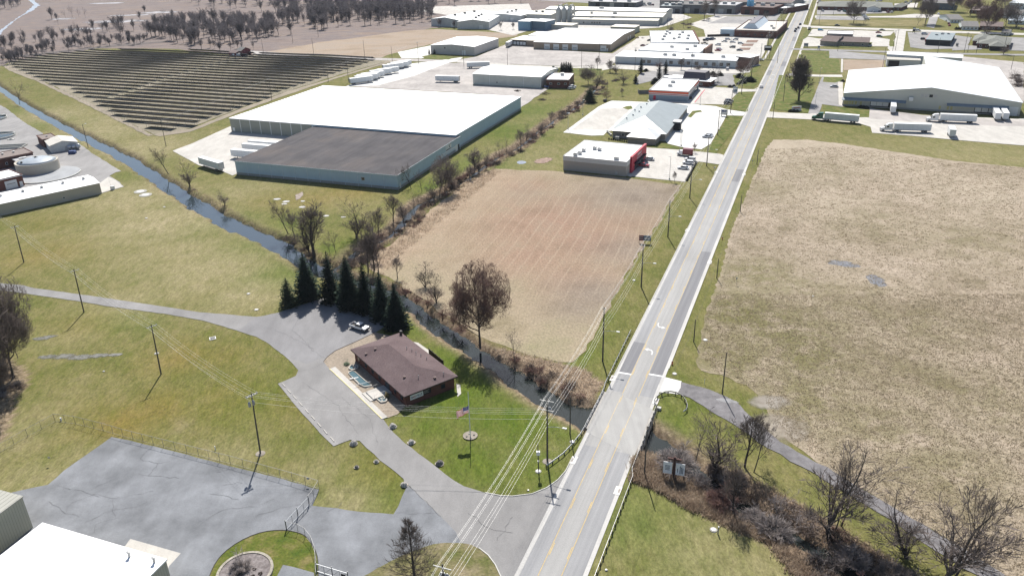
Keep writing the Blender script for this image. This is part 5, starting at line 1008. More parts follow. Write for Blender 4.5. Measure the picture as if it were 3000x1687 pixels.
b = MB(); b.bb(-2.0, -4.6, .02, 1.9, -.05, .42); b.build('upper_slab', M_CONC, pr); b = MB(); b.bb(-2.3, -5.4, .01, 1.9, -4.605, .2); b.build('lower_step', M_CONC, pr)
for sx in (-1.9, 1.8): b = MB(); b.tube([(sx, -4.3, .4), (sx, -4.3, 1.3), (sx, -1.5, 1.3), (sx, -1.5, .4)], .03, 5); b.build('handrail', M_UNIT, pr)
M_RIM = flat('pond_rim', (.46, .43, .38), .9, var=.15, scale=3); M_PW = water_mat('pond_teal', (.06, .12, .14), .06)
def pond(label, pts, plant=False):
    p = [V2(q) for q in PL(pts)]; c = sum(p, Vector((0, 0))) / len(p); t = thing('garden_pond', label, 'pond', (c.x, c.y, 0)); p = [q - c for q in p]
    p2 = []
    for i in range(len(p)): a, b_, d = p[i - 1], p[i], p[(i + 1) % len(p)]; p2 += [b_.lerp(a, .18), b_.lerp(a, .06).lerp(d, .06), b_.lerp(d, .18)]
    p = p2; n = len(p); mb = MB(); ins = [q * (1 - .3 / q.length) for q in p]; z0, z1 = 0, .36
    mb.add([(*q, z0) for q in p] + [(*q, z1) for q in p] + [(*q, z1) for q in ins] + [(*q, z0 + .05) for q in ins], [f for i in range(n) for j in [(i + 1) % n] for f in ((i, j, n + j, n + i), (n + i, n + j, 2 * n + j, 2 * n + i), (2 * n + i, 2 * n + j, 3 * n + j, 3 * n + i))])
    fixn(mb.build('rim', M_RIM, t)); mb = MB(); mb.add([(*q, .24) for q in ins], [tuple(range(n))]); o = mb.build('pond_water', M_PW, t)
    if o.data.polygons[0].normal.z < 0: o.data.flip_normals()
    return t, p
t1, p1 = pond('long rectangular teal pond before the brick office', [874, 939, 887.5, 932.5, 927, 965, 938, 972, 917, 975.5, 902, 968])
b = MB(); b.bb(-2.4, 1.2, .2, -.4, 1.45, .34); b.build('plank', M_TRIMW, t1).rotation_euler.z = .25; b = MB(); b.tube([(-1, -2.6, .55), (2.6, -1.2, .55)], .07, 5); b.build('pipe', M_TRIMW, t1)
t2, p2 = pond('small pond with white rocks beside the porch slab', [941, 999, 953, 990, 976, 1006, 972, 1012, 958, 1015])
b = MB(); r_ = random.Random(3)
for k in range(9): x, y, s = r_.uniform(-.2, 1.4), r_.uniform(-1.1, .2), r_.uniform(.15, .34); b.lathe((x, y, .1), [(s * .9, 0), (s, .12), (s * .6, .3), (.03, .36)], 7)
b.build('rocks', flat('white_rock', (.62, .60, .54), .9, var=.2, scale=3), t2); fo_ = spruce_mesh(71, rmat('ornamental_grass', (.22, .17, .08), (.40, .33, .18)), 1.2, .6, .4, dens=.3); o = bpy.data.objects.new('grass_clump', fo_[1]); C.objects.link(o); o.parent = t2; o.location = (1.2, .6, .1)
f = thing('fountain', 'round pale stone fountain basin in the office shadow', 'fountain', P(889.6, 926)); b = MB(); b.lathe((0, 0, 0), [(1.15, 0), (1.2, .4), (.95, .42), (.9, .2), (.1, .18), (.08, .8), (.2, .85), (.02, .95)], 18); b.build('basin', M_RIM, f); b = MB(); b.lathe((0, 0, .22), [(.9, 0), (.9, .02)], 18); b.build('pool_water', M_PW, f)
fe = thing('wood_fence', 'short dark board fence behind the brick office', 'fence', P(1079, 890), math.atan2(V2(P(1115, 921)).y - V2(P(1079, 890)).y, V2(P(1115, 921)).x - V2(P(1079, 890)).x)); ln = (V2(P(1115, 921)) - V2(P(1079, 890))).length; b = MB(); b.bb(0, -.04, .05, ln, .04, 1.6); b.build('boards', MATS['brown_fascia'], fe)
for k in range(5): b = MB(); b.bb(k * ln / 4 - .06, .045, 0, k * ln / 4 + .06, .15, 1.7); b.build('fence_post', MATS['brown_fascia'], fe)
sf = tree('fuzz', 2, (872, 917), 1.4, 1.5, 'small pale green ornament plant on the pebble bed', None, 'garden_plant', 'plant', twig=rmat('pale_green', (.25, .32, .22), (.45, .5, .4)))
# 2 warehouse: white section and dark section
M_BLUW = ribbed('pale_blue_metal', (.40, .52, .61), .6, 'XY', var=.05, dark=.9); M_OLIVEW = ribbed('olive_metal', (.27, .28, .24), .6, 'XY', var=.05, dark=.9)
zb, zw = 6.0, 7.0
wb = B_('warehouse', 'low pale blue warehouse with a dark gravel roof', P(590, 404.5, zb), P(998, 441, zb), P(1144, 341, zb), zb - .2, M_BLUW, M_RBLACK, 'flat', base=1.0)
wb.down('f', [k * wb.L / 13 for k in range(1, 13)], flat('pale_spout', (.55, .62, .68), .5)); wb.put('gutter', 'f', -.25, wb.L + .25, zb - .32, zb - .02, MATS['pale_spout'], .35); wb.put('gutter', 'r', 0, wb.D, zb - .32, zb - .02, MATS['pale_spout'], .35)
wb.win('f', wb.L * .80, 1.5, 1.3, 2.6, M_UNIT); wb.door('r', 2.2, 1.1, 2.2); wb.door('r', wb.D - 4.5, 2.4, 3, M_TRIMW); wb.put('dark_door', 'r', wb.D - 2.8, wb.D - 1.2, 0, 2.6, M_DARK)
lg = thing('wall_sign', 'large white panel with dark emblem on the warehouse side wall', 'sign', (0, 0, 0)); lg.matrix_world = wb.o.matrix_world @ Matrix.Translation((wb.L + .02, wb.D * .74, 0)) if False else Matrix.Identity(4)
_o = V2(wb.o.location); _c, _s = math.cos(wb.o.rotation_euler.z), math.sin(wb.o.rotation_euler.z)
def wpt(B, x, y): c, s = math.cos(B.o.rotation_euler.z), math.sin(B.o.rotation_euler.z); return B.o.location.x + x * c - y * s, B.o.location.y + x * s + y * c
lg.location = (*wpt(wb, wb.L + .03, wb.D * .66), 0); lg.rotation_euler = (0, 0, wb.o.rotation_euler.z + X90)
b = MB(); b.bb(5.0, -.07, 2.9, 11.2, 0, 5.5); b.bb(0, -.07, 1.5, 16, 0, 2.8); b.build('panel', M_TRIMW, lg)
b = MB(); b.bb(5.3, -.09, 3.05, 10.0, -.071, 3.5); b.bb(10.3, -.09, 3.0, 10.9, -.071, 3.5)
for x0, x1, z in ((8.6, 9.8, 3.9), (8.3, 9.5, 4.6), (10.2, 10.8, 4.9)): b.lathe((0, 0, 0), [(.01, 0)], 3) if False else b.bb(x0, -.09, z, x1, -.071, z + .42)
b.build('emblem', M_SIGNB, lg); b = MB()
for k in range(3): b.bb(5.3, -.09, 3.9 + k * .45, 7.7, -.071, 4.05 + k * .45)
b.bb(.6, -.09, 1.75, 15.2, -.071, 2.0); b.bb(.6, -.09, 2.25, 11, -.071, 2.45); b.build('lettering', flat('faded_lettering', (.42, .52, .62), .6), lg)
lo_ = [P(581, 296, zw), P(1144.5, 340.5, zw), P(1303, 243.5, zw)]
A0, rz0, L0, D0 = rect(P(787, 313.5, zw), lo_[1], lo_[2]); tt = Vector((math.cos(rz0), math.sin(rz0))); nn_ = Vector((-tt.y, tt.x)); Bc = V2(lo_[1]) + nn_ * .3; Lw = (V2(lo_[1]) - V2(lo_[0])).dot(tt)
ww = B_('warehouse', 'huge white roofed warehouse behind the dark roofed one', Bc - tt * Lw, Bc, Bc + nn_ * D0, zw - .2, M_BLUW, M_RWHITE, 'flat', base=.9)
xL = ww.L - wb.L - .5
m_ = MB(); m_.bb(-.05, -.08, -.2, xL, -.004, zw - .5); m_.build('loading_wall', M_OLIVEW, ww.o)
ww.down('f', [xL * k / 8 for k in range(1, 8)], M_TRIMW, .3); ww.put('gutter', 'f', -.25, xL, zw - .35, zw - .05, M_TRIMW, .4); ww.put('gutter', 'r', 0, ww.D, zw - .35, zw - .05, MATS['pale_spout'], .35); ww.put('light_panel', 'f', 1, 2.2, .5, 2.2, M_TRIMW, .1)
for k, (a, c, s) in enumerate(((.12, .25, 5), (.2, .2, 3), (.52, .62, 6), (.47, .42, 4), (.55, .34, 3), (.83, .45, 3), (.78, .2, 4), (.9, .1, 4), (.42, .25, 3))):
    soft('stain', [(0, 0)] * 0 or [Vector((*wpt(ww, ww.L * a + s * math.cos(i), ww.D * c + s * .22 * math.sin(i)), 0)) for i in np.arange(0, 6.2, .8)], ((.42, .43, .44), (.62, .62, .62), .6), .5, .25).location.z = zw - .02
b = MB(); b.bb(0, 0, .1, 1.1, .9, 1.3); b.bb(-.05, -.05, 1.305, 1.15, .95, 1.4); dp = b.build('dumpster', flat('teal_plastic', (.03, .22, .18), .5)); dp.location = P(706, 339); dp.rotation_euler.z = rz0; tag(dp, 'teal waste bin against the olive warehouse wall', 'bin')
b = MB(); b.extr([(0, .1), (2.2, .1), (2.2, 1.3), (1.9, 1.6), (0, 1.6)], 0, 1.8); d2 = fixn(b.build('dumpster', M_DARK)); d2.location = P(688, 337); d2.rotation_euler.z = rz0; tag(d2, 'black dumpster against the olive warehouse wall', 'dumpster')
# 3 long tan shed, treatment works
M_TANW = ribbed('tan_metal', (.47, .43, .36), .55, 'XY', var=.05, dark=.86)
zs = 4.3; a, c = P(0, 514, zs), P(250, 461, zs); d = V2(c) - V2(a); e = V2(c) - d * 1.45
sh = B_('metal_shed', 'long tan metal shed with white roof at the left edge', e, c, P(234, 438.5, zs), zs, M_TANW, M_RWHITE, 'gable', .7, .2)
for k in (.93, .78, .63, .5, .35): sh.unit(sh.L * k, sh.D / 2, .9, .9, 1.0, zs + .6, 'ridge_vent')
sh.win('f', sh.L * .73, .8, .8, 1.2, M_TRIMW); sh.put('corner_trim', 'r', 0, .25, 0, zs - .1, flat('brown_trim', (.12, .10, .08), .6), .04)
def dome():
    t = thing('digester_tank', 'round treatment tank with a shallow grey dome and tan side panels', 'tank', P(98, 428)); r0 = 8.6
    b = MB(); b.lathe((0, 0, 0), [(r0, -.3), (r0, 4.4), (r0 - .25, 4.402), (r0 - .25, 4.2)], 48); b.build('wall', M_TANW, t)
    b = MB(); b.lathe((0, 0, 4.0), [(r0 - .3, .0), (r0 * .7, .9), (r0 * .35, 1.5), (.3, 1.75)], 40); b.build('dome', flat('dome_grey', (.30, .34, .38), .5, var=.12, scale=.4), t, True)
    b = MB(); b.lathe((0, 0, 5.7), [(.5, 0), (.5, .4), (.15, .5)], 10); b.bb(-1.2, -.05, 5.95, 1.2, .05, 6.05); b.build('hatch', M_DARK, t)
    b = MB(); b.lathe((-3.6, -5, 4.5), [(.5, 0), (.5, .7), (.2, .9)], 10); b.build('manhole', M_DARK, t)
dome()
ap = sheet('apron', disc(120, 440, 13, 13, 32), paved('dark_concrete', (.32, .33, .34), .08))
kerb([V2(q) for q in disc(120, 440, 13, 13, 32)][17:] + [V2(q) for q in disc(120, 440, 13, 13, 32)][:3], M_KERB, .4, .5, 'low_wall')
M_RGREY = flat('grey_membrane', (.36, .36, .37), .8, var=.12, scale=.3)
g1 = B_('brick_garage', 'brick garage with white roof and big white door beside the long shed', P(-40, 462, 4.6), P(55, 440, 4.6), P(40, 423, 4.6), 4.4, M_BRICK, M_RWHITE, 'flat', par=.25)
g1.door('f', g1.L * .66, 4.6, 3.4); g1.win('f', g1.L * .66, 3.4, .35, 1.9); g1.door('f', g1.L * .92, 1.2, 2.1); g1.unit(g1.L * .55, g1.D * .5, 1, 1, .6)
g2 = B_('brick_building', 'dark brick treatment building with flat grey roof', P(-60, 412, 4.6), P(82, 384, 4.6), P(70, 371, 4.6), 4.4, M_BRICK, flat('brown_membrane', (.20, .165, .15), .9, var=.15), 'flat', par=.2)
for k in (.5, .66, .82): g2.win('f', g2.L * k, .9, 1.3, 1.4)
for k in (.55, .75): g2.pipe(g2.L * k, g2.D * .6, .4, .6)
g3_ = B_('brick_annex', 'small brick annex with grey roof and white skylight by the dome', P(47, 408, 3.6), P(95, 398, 3.6), P(80, 386, 3.6), 3.4, M_BRICK, M_RGREY, 'flat'); g3_.unit(g3_.L * .45, g3_.D * .5, 3, 1.4, .4, m=M_TRIMW)
g4 = B_('pump_house', 'white gabled pump house with tan roof by the creek road', P(125, 368, 3.4), P(194, 357, 3.4), P(174, 345, 3.4), 3.4, flat('white_block', (.60, .60, .57), .8), ribbed('tan_roof', (.55, .52, .46), .4, 'Y', dark=.85), 'gable', 1.5, .35, ridge='y')
g4.door('f', g4.L * .8, 2.6, 2.4, M_UNIT); g4.door('f', g4.L * .55, 1, 2.1, M_UNIT)
g5 = B_('brick_building', 'small brick block attached to the pump house', P(93, 343, 3.8), P(107, 353, 3.8), P(134, 341, 3.8), 3.8, M_BRICK, MATS['brown_membrane'], 'flat', par=.2); g5.unit(g5.L * .5, g5.D * .5, .8, .8, .5)
for k in range(3): t = thing('pressure_tank', 'silver vertical tank in the row before the pump house', 'tank', P(176 + k * 11, 378 - k * 1), 0, 'silver tanks before the pump house'); b = MB(); b.lathe((0, 0, 0), [(.25, 0), (.3, .5), (1.0, .8), (1.15, 1.6), (1.0, 2.4), (.4, 2.7), (.1, 2.75)], 14); b.build('vessel', flat('silver', (.5, .52, .54), .35, .6), t, True); b = MB(); b.tube([(0, 0, 2.7), (0, 0, 3.1), (1.6, .2, 3.1)], .15, 6); b.build('pipe', MATS['silver'], t)
b = MB(); b.extr([(0, .15), (3.2, .15), (3.2, 1.1), (2.8, 1.5), (.3, 1.5), (0, 1.1)], 0, 1.9); d3 = fixn(b.build('dumpster', flat('navy_steel', (.02, .05, .16), .5))); d3.location = P(172, 389); d3.rotation_euler.z = .1; tag(d3, 'navy blue dumpster before the silver tanks', 'dumpster')
def basin(label, u, v, r, rz=0, sx=1.0):
    t = thing('clarifier_tank', label, 'tank', P(u, v)); b = MB(); b.lathe((0, 0, 0), [(r, 0), (r, 1.0), (r - .35, 1.002), (r - .35, .2)], 32); b.build('wall', M_KERB, t); b = MB(); b.lathe((0, 0, .1), [(r - .4, 0), (r - .4, .25)], 32); b.build('tank_water', water_mat('tank_water', (.02, .03, .03), .1), t); b = MB(); b.bb(-r, -.4, 1.15, r, .4, 1.3)
    for k in (-1, 1): b.tube([(-r, .4 * k, 2.1), (r, .4 * k, 2.1)], .04, 4); [b.tube([(x, .4 * k, 1.2), (x, .4 * k, 2.1)], .03, 4) for x in np.linspace(-r, r, 6)]
    b.build('bridge_rail', M_UNIT, t).rotation_euler.z = rz
basin('open round clarifier tank with railed bridge at the left edge', -4, 345, 8, .4); basin('open round clarifier tank at the left edge, farther one', -22, 300, 8, .9)
t = thing('settling_basin', 'rectangular settling basin with pale walkways beside the brick building', 'tank', P(14, 372), .12); b = MB(); b.bb(-14, -3.2, 0, 9, -2.9, .9); b.bb(-14, 2.9, 0, 9, 3.2, .9); b.bb(8.7, -2.9, 0, 9, 2.9, .88); b.bb(-14, -.15, 0, 8.7, .15, .86); b.build('wall', M_KERB, t); b = MB(); b.bb(-14, -2.9, .0, 8.7, 2.9, .3); b.build('tank_water', MATS['tank_water'], t)
for u, v in ((53, 376), (28, 352), (66, 397)): t = thing('concrete_pit', 'low pale concrete chamber on the treatment yard', 'chamber', P(u, v), 0, 'concrete chambers on the treatment yard'); b = MB(); b.bb(-1.6, -.8, 0, 1.6, .8, .4); b.bb(-.5, -.4, .402, .5, .4, .8); b.build('block', M_KERB, t)
# 4 bottom left buildings
zt = 6.9; c = P(56, 1249.6, zt); M_TANG = ribbed('greenish_tan_metal', (.46, .44, .335), .5, 'XY', var=.04, dark=.72)
tb_n = (V2(P(56, 1249.6, zt)) - V2(P(0, 1232, zt))).normalized()      # gutter edge runs left
fr = V2(P(56, 1249.6, zt)); dn = V2(P(0, 1291, zt)) - fr; dn.normalize()
B_('metal_building', 'tan ribbed metal building at the bottom left corner', fr + dn * 24, fr, fr + Vector((dn.y, -dn.x)) * 15, zt, M_TANG, ribbed('grey_tan_roof', (.34, .335, .29), .9, 'Y', dark=.55), 'flat', over=.15, rt=.14)
zz = 5.2
c0 = P(104, 1314, zz); c1 = P(417, 1406, zz); t_ = (V2(c1) - V2(c0)).normalized(); n_ = Vector((-t_.y, t_.x)); A_ = V2(c1) - n_ * 26
wr = B_('flat_roof_building', 'white flat roofed building at the bottom left', A_ - t_ * 26.5, A_, V2(c1), zz - .25, M_TANG, M_RWHITE, 'flat', over=.15, fascia=M_UNIT)
for x, y in ((20.4, 24.6), (25.2, 24.9)): wr.pipe(x, y, .2, 1.0, capr=1.6)
# 5 red fronted shop
M_STONE = flat('taupe_block', (.40, .355, .315), .9, var=.05); M_STONEL = flat('pale_panel', (.60, .585, .56), .8, var=.04); M_RED = flat('shop_red', (.42, .018, .045), .6, var=.06)
z5 = 5.9
st = B_('shop', 'flat roofed taupe shop with a red front facing the car park', P(1417, 393, z5), P(1576, 408.7, z5), P(1612, 366, z5), z5 - .2, M_STONE, M_RWHITE, 'flat', over=.05)
for sd, ln in (('f', st.L), ('l', st.D), ('b', st.L)): st.put('upper_band', sd, -.06, ln + .06, 4.1, z5 + .25, M_STONEL, .1)
st.put('upper_band', 'r', 0, 5.0, 4.1, z5 + .25, M_STONEL, .1); fr_ = st.put('red_front', 'r', 5.0, st.D + .1, 0, 6.9, M_RED, .9)
st.put('shop_window', 'r', 9, st.D - 4, .3, 3.0, M_GLASS, .95); st.put('shop_door', 'r', st.D - 8.5, st.D - 5.5, 0, 2.6, M_DARK, .98); st.put('canopy', 'r', 8, st.D - 3, 3.15, 3.4, M_DARK, 2.0)
text('t', 'FAMILY', 1.35, M_TRIMW, (st.L + .93, st.D * .6, 5.6), (X90, 0, X90), st.o, sx=1.5); text('t', 'DOLLAR', 1.35, M_TRIMW, (st.L + .93, st.D * .6, 4.15), (X90, 0, X90), st.o, sx=1.5)
for x, y in ((5.5, 5), (5.6, 9.5), (4.6, 2), (9, 14), (11.5, 13)): st.unit(x, y, 1.5, 1.5, 1.4)
st.unit(st.L - 5, 2.5, 1.9, 1.4, 1.2); st.put('meter_box', 'f', st.L - 4.5, st.L - 3.6, .5, 1.5, M_UNIT, .3)
# 6 clinic with grey metal hip roof
M_GRM = ribbed('grey_green_roof', (.30, .33, .33), .5, 'XY', rough=.4, dark=.9); z6 = 3.3
A6, B6 = P(1541, 329, z6), P(1674, 338, z6); C6 = P(1730, 268, z6)
M_TAUPE = flat('dark_taupe_wall', (.23, .21, .19), .9)
cl = B_('clinic', 'single storey clinic with a large grey metal hip roof', A6, B6, C6, z6, M_TAUPE, M_GRM, 'hip', 5.0, .6, base=.9)
cp = B_('entrance_wing', 'hip', P(1579, 344, z6 - .3), P(1649, 350, z6 - .3), P(1655, 330, z6 - .3), z6 - .35, M_TAUPE, ribbed('pale_metal_roof', (.62, .63, .62), .5, 'XY', rough=.35, dark=.93), 'hip', 3.2, .5); cp.o.parent = cl.o; cp.o.matrix_parent_inverse = Matrix.LocRotScale(cl.o.location, cl.o.rotation_euler, None).inverted(); del cp.o['label']; del cp.o['category']
for k in (.2, .4, .6, .8): cl.win('r', cl.D * k, 1.6, 1.4, .9); 
for k in (.2, .42, .8): cl.win('f', cl.L * k, 1.4, 1.4, .9)
en = MB(); en.bb(cl.L - .3, cl.D * .34, 0, cl.L + 3.2, cl.D * .34 + 4.2, 4.0); en.build('porch', M_DARK, cl.o); en = MB(); en.bb(cl.L - .4, cl.D * .34 - .2, 4.005, cl.L + 3.4, cl.D * .34 + 4.4, 4.5); en.build('porch_roof', M_UNIT, cl.o)
for k in range(6): cl.unit(cl.L * (.1 + .07 * (k % 3)), cl.D * (.3 + .1 * k), .7, .7, .9, z6 + 1.6 + .4 * (k % 3), 'roof_vent', M_TRIMW)
b = MB(); b.bb(-.9, -1, 0, .9, 1, 1.3); o = b.build('condenser', M_UNIT, cl.o); o.location = (3, -1.8, 0)
t = thing('generator', 'white generator cabinet before the clinic wing', 'cabinet', P(1592, 357), .05); b = MB(); b.bb(-1.6, -.8, .1, 1.6, .8, 2.0); b.bb(-1.65, -.85, 0, 1.65, .85, .098); b.build('cabinet', M_UNIT, t)
for k in range(4): t = thing('condenser', 'small grey condenser at the clinic corner', 'condenser', P(1528 + k * 3, 333 + k * 3), 0, 'condensers at the clinic corner'); b = MB(); b.lathe((0, 0, 0), [(.5, 0), (.5, 1), (.4, 1.05)], 10); b.build('casing', M_UNIT, t)
# 7 striped shop
z7 = 5.6; M_GRW = flat('blue_grey_block', (.22, .27, .32), .8, var=.06); M_ORG = flat('orange_band', (.62, .085, .025), .6, var=.05)
au = B_('shop', 'flat roofed grey shop with orange and red stripes', P(1633, 226.5, z7), P(1732, 231.5, z7), P(1754, 200, z7), z7 - .5, M_GRW, M_RWHITE, 'flat', over=.05, rt=.15, par=.55, fascia=M_STONEL)
for sd, ln in (('f', au.L), ('r', au.D)):
    au.put('white_band', sd, -.09, ln + .09, 3.0, z7 + .15, M_STONEL, .09); au.put('orange_stripe', sd, -.12, ln + .12, 4.2, 5.25, M_ORG if sd == 'f' else MATS['unit_metal'], .12)
    au.put('red_stripe', sd, -.12, ln + .12, 3.35, 3.7, M_RED if sd == 'f' else MATS['unit_metal'], .12)
au.put('orange_sign', 'r', au.D * .55, au.D - .5, 4.3, 5.3, M_ORG, .2); au.put('door', 'f', 2.6, 4.0, 0, 2.6, M_RED, .08); au.put('shop_window', 'r', 4, au.D - 8, .4, 2.6, M_GLASS, .1); au.put('door', 'r', au.D - 7, au.D - 4.5, 0, 2.7, M_DARK, .12); au.put('bin', 'r', 7, 8, 0, 1.3, M_DARK, 1.0)
au.unit(au.L * .42, au.D * .38, 2.4, 2, 1.4, z7 - .36); au.unit(au.L * .40, au.D * .68, 2.4, 2, 1.4, z7 - .36); au.put('kerb_step', 'f', 0, au.L + 4, -.1, .12, M_KERB, 3.5)
o = au.put('kerb_step', 'r', -3, au.D, -.1, .125, M_KERB, 4.2); b = MB(); b.bb(au.L + 3.7, -1, .13, au.L + 4.2, au.D - 2, .2); b.build('red_kerb', M_RED, au.o)
fe = thing('screen_fence', 'grey board screen at the left of the striped shop', 'fence', P(1607, 237)); b = MB(); b.bb(0, 0, 0, 7.5, .1, 2.2); b.bb(0, .1, 0, .1, 4, 2.2); b.build('boards', flat('grey_boards', (.20, .19, .19), .9), fe)
# 8 dark mansard bank
M_DKR = ribbed('dark_plum_roof', (.055, .045, .065), .5, 'XY', dark=.8); z8 = 3.6
bk = B_('bank', 'low bank with white flat eaves and a dark mansard box on top', P(1682, 197.5, z8), P(1785, 205, z8), P(1791, 196, z8), z8 - .2, M_BRICK, M_RWHITE, 'flat', over=1.2)
b = MB(); x0, x1, y0, y1 = 8, bk.L - 3, 2.2, bk.D + .6; b.add([(x0, y0, z8), (x1, y0, z8), (x1, y1, z8), (x0, y1, z8), (x0 + .9, y0 + 1.2, z8 + 4.2), (x1 - .9, y0 + 1.2, z8 + 4.2), (x1 - .9, y1 - .4, z8 + 4.2), (x0 + .9, y1 - .4, z8 + 4.2)], [(0, 1, 5, 4), (1, 2, 6, 5), (2, 3, 7, 6), (3, 0, 4, 7), (4, 5, 6, 7)]); fixn(b.build('mansard', M_DKR, bk.o))
for k in (.2, .4, .6, .8): bk.win('f', bk.L * k, 1.6, 1.3, .9)
bk.put('drive_canopy', 'l', 0, 4, 2.6, 3.0, M_RWHITE, 6); bk.unit(9, bk.D - 1, .8, .8, 1.5, m=M_BRICK, name='chimney')
# 9 long white building with brick end, shop blocks behind
M_LWALL = flat('pale_painted_block', (.52, .545, .55), .8, var=.04); z9 = 4.9
lb = B_('long_building', 'long pale one storey building with white roof and square windows', P(1548, 142.5, z9), P(1852, 154, z9), P(1868, 140, z9), z9, M_LWALL, M_RWHITE, 'flat', base=.5)
for k in (.245, .29, .475, .55, .62, .685, .76, .825, .885, .94): w_ = lb.win('f', lb.L * k, 2.6, 2.4, 1.0, M_LWALL)
for k in (.4, .475, .63, .88): lb.unit(lb.L * k, lb.D * .45, 2.8, 2.2, 1.6)
be = B_('brick_wing', 'end', P(1851.5, 142, z9 + 1.0), P(1887, 146, z9 + 1.0), P(1893, 138, z9 + 1.0), z9 + .9, gmat('tan_brick', [(.6, 1, 6, [(.3, (.17, .11, .085)), (.7, (.25, .165, .13))], 'MIX', 1), FINE]), M_RWHITE, 'flat'); be.o['label'] = 'square brick end block of the long pale building'
s1 = B_('shop_block', 'nearer white roofed shop block with a brick front', P(1606, 127, 5.2), P(1758, 134, 5.2), P(1778, 114, 5.2), 5.0, M_LWALL, M_RWHITE, 'flat', par=.4, fascia=M_TRIMW)
for k, y in ((.45, .5), (.75, .3), (.8, .7)): s1.unit(s1.L * k, s1.D * y, 2.6, 2, 1.6)
s1.put('brick_front', 'r', s1.D * .35, s1.D + 1, 0, 6.2, MATS['tan_brick'], 1.5)
s2 = B_('shop_block', 'farther white roofed shop block with many roof units', P(1640, 107.5, 5.6), P(1757, 107, 5.6), P(1782, 78, 5.6), 5.4, M_LWALL, M_RWHITE, 'flat', par=.3, fascia=M_TRIMW)
for x, y in ((.25, .2), (.3, .45), (.35, .65), (.45, .75), (.4, .9), (.62, .35), (.66, .6), (.8, .25), (.75, .8), (.5, .25), (.85, .5)): s2.unit(s2.L * x, s2.D * y, 2.6, 2.2, 1.5)
s2.put('brick_front', 'r', 4, s2.D + 1, 0, 6.4, M_BRICK, 1.2)
# 10 dark brick retail building right, beside the main road
z10 = 5
bb_ = B_('brick_store', 'dark brick flat roofed building beside the main road', P(1848, 77.5, z10), P(1954, 81, z10), P(1971, 55, z10), z10, M_BRICK, flat('tan_membrane', (.5, .47, .42), .8), 'flat', par=.6)
b = MB(); b.add([(x, y, z) for z, i in ((z10 + .2, 0), (z10 + 4.2, 4)) for x, y in ((4 + i, 12 + i * .3), (bb_.L * .52 - i, 12 + i * .3), (bb_.L * .52 - i, bb_.D - 2), (4 + i, bb_.D - 2))], [(0, 1, 5, 4), (1, 2, 6, 5), (2, 3, 7, 6), (3, 0, 4, 7), (4, 5, 6, 7)]); fixn(b.build('raised_roof', flat('pale_blue_panel', (.55, .62, .68), .6), bb_.o)); b = MB(); b.bb(8, 14, z10 + 4.21, bb_.L * .52 - 4, bb_.D - 3, z10 + 4.6); b.build('dark_cap', M_DKR, bb_.o)
for k in (.15, .33, .5, .66, .85): bb_.win('f', bb_.L * k, 1.6, 1.4, 1.6, M_BRICK)
b = MB(); b.bb(-12, 2, 0, -.02, 12, 5.5); b.build('side_shed', flat('pale_blue_shed', (.45, .55, .62), .6), bb_.o); bb_.unit(bb_.L * .75, bb_.D * .45, 2, 2, 1.4); bb_.unit(bb_.L * .85, bb_.D * .25, 2, 2, 1.4)
t = thing('board_fence', 'low dark fence joining the brick store and the shops', 'fence', P(1779, 93.5), .02); b = MB(); b.bb(0, 0, 0, 42, .15, 1.9); b.build('boards', MATS['brown_fascia'], t)
# 11 mid warehouses
z11 = 6.5
mw = B_('metal_warehouse', 'cream metal warehouse with bright white roof left of the brick annex', P(1189, 186.5, z11), P(1361, 195, z11), P(1392, 172, z11), z11, ribbed('cream_metal', (.55, .55, .50), .6, 'XY', dark=.88), M_RWHITE, 'gable', 1.4, .2)
for k in (.25, .75): mw.down('f', [mw.L * k])
mw.win('f', mw.L * .36, .8, 1, 1.5, M_UNIT)
an = B_('brick_annex', 'small dark brick office with white roof at the end of the cream warehouse', P(1374, 201, 5), P(1431, 202, 5), P(1452, 185.5, 5), 4.9, M_BRICK, M_RWHITE, 'flat', par=.2); 
for k in (.2, .55, .85): an.win('f', an.L * k, 1.6, 1.0, 2.2)
an.unit(an.L * .55, an.D * .65, 2.2, 2.2, 1.6)
for k in (.2, .4, .6, .8): an.win('r', an.D * k, .8, 2.2, 1.2)
w2 = B_('white_warehouse', 'square pale warehouse with a bright white roof before the tan field', P(1083, 114, 6.5), P(1193, 118.5, 6.5), P(1250, 97, 6.5), 6.4, ribbed('pinkish_metal', (.47, .45, .43), .6, 'XY', dark=.9), M_RWHITE, 'gable', 1.2, .2, ridge='y'); w2.door('f', w2.L * .76, 3, 3.6); w2.win('f', w2.L * .33, 1.2, 1.2, 4.2, M_UNIT)
M_BRNW = ribbed('brown_tan_metal', (.30, .235, .175), 1.2, 'XY', dark=.85)
bg_ = B_('garage_warehouse', 'wide brown walled warehouse with pale grey roof and five white doors', P(1342, 106, 5.4), P(1536, 112, 5.4), P(1594, 75, 5.4), 5.3, M_BRNW, ribbed('pale_grey_roof', (.60, .62, .62), .8, 'X', dark=.93), 'gable', 1.6, .2)
for k in (.18, .3, .42, .545, .91): d_ = bg_.door('f', bg_.L * k, 4.6, 4.2); bg_.put('door_window', 'f', bg_.L * k - 1.6, bg_.L * k + 1.6, 1.6, 1.95, M_GLASS, .09, d_)
bg_.door('f', bg_.L * .96, 1, 2.2); bg_.door('r', bg_.D * .7, 2.5, 3); bg_.door('r', bg_.D * .8, 2.5, 3)
dk = B_('dock_building', 'low tan dock wing with black dock bays left of the brown warehouse', P(1284, 100, 4.6), P(1343, 103, 4.6), P(1360, 92, 4.6), 4.5, M_BRNW, flat('cream_roof', (.68, .64, .55), .7), 'flat'); dk.put('dock_bay', 'f', dk.L * .1, dk.L * .68, .6, 3.8, M_DARK, .3)
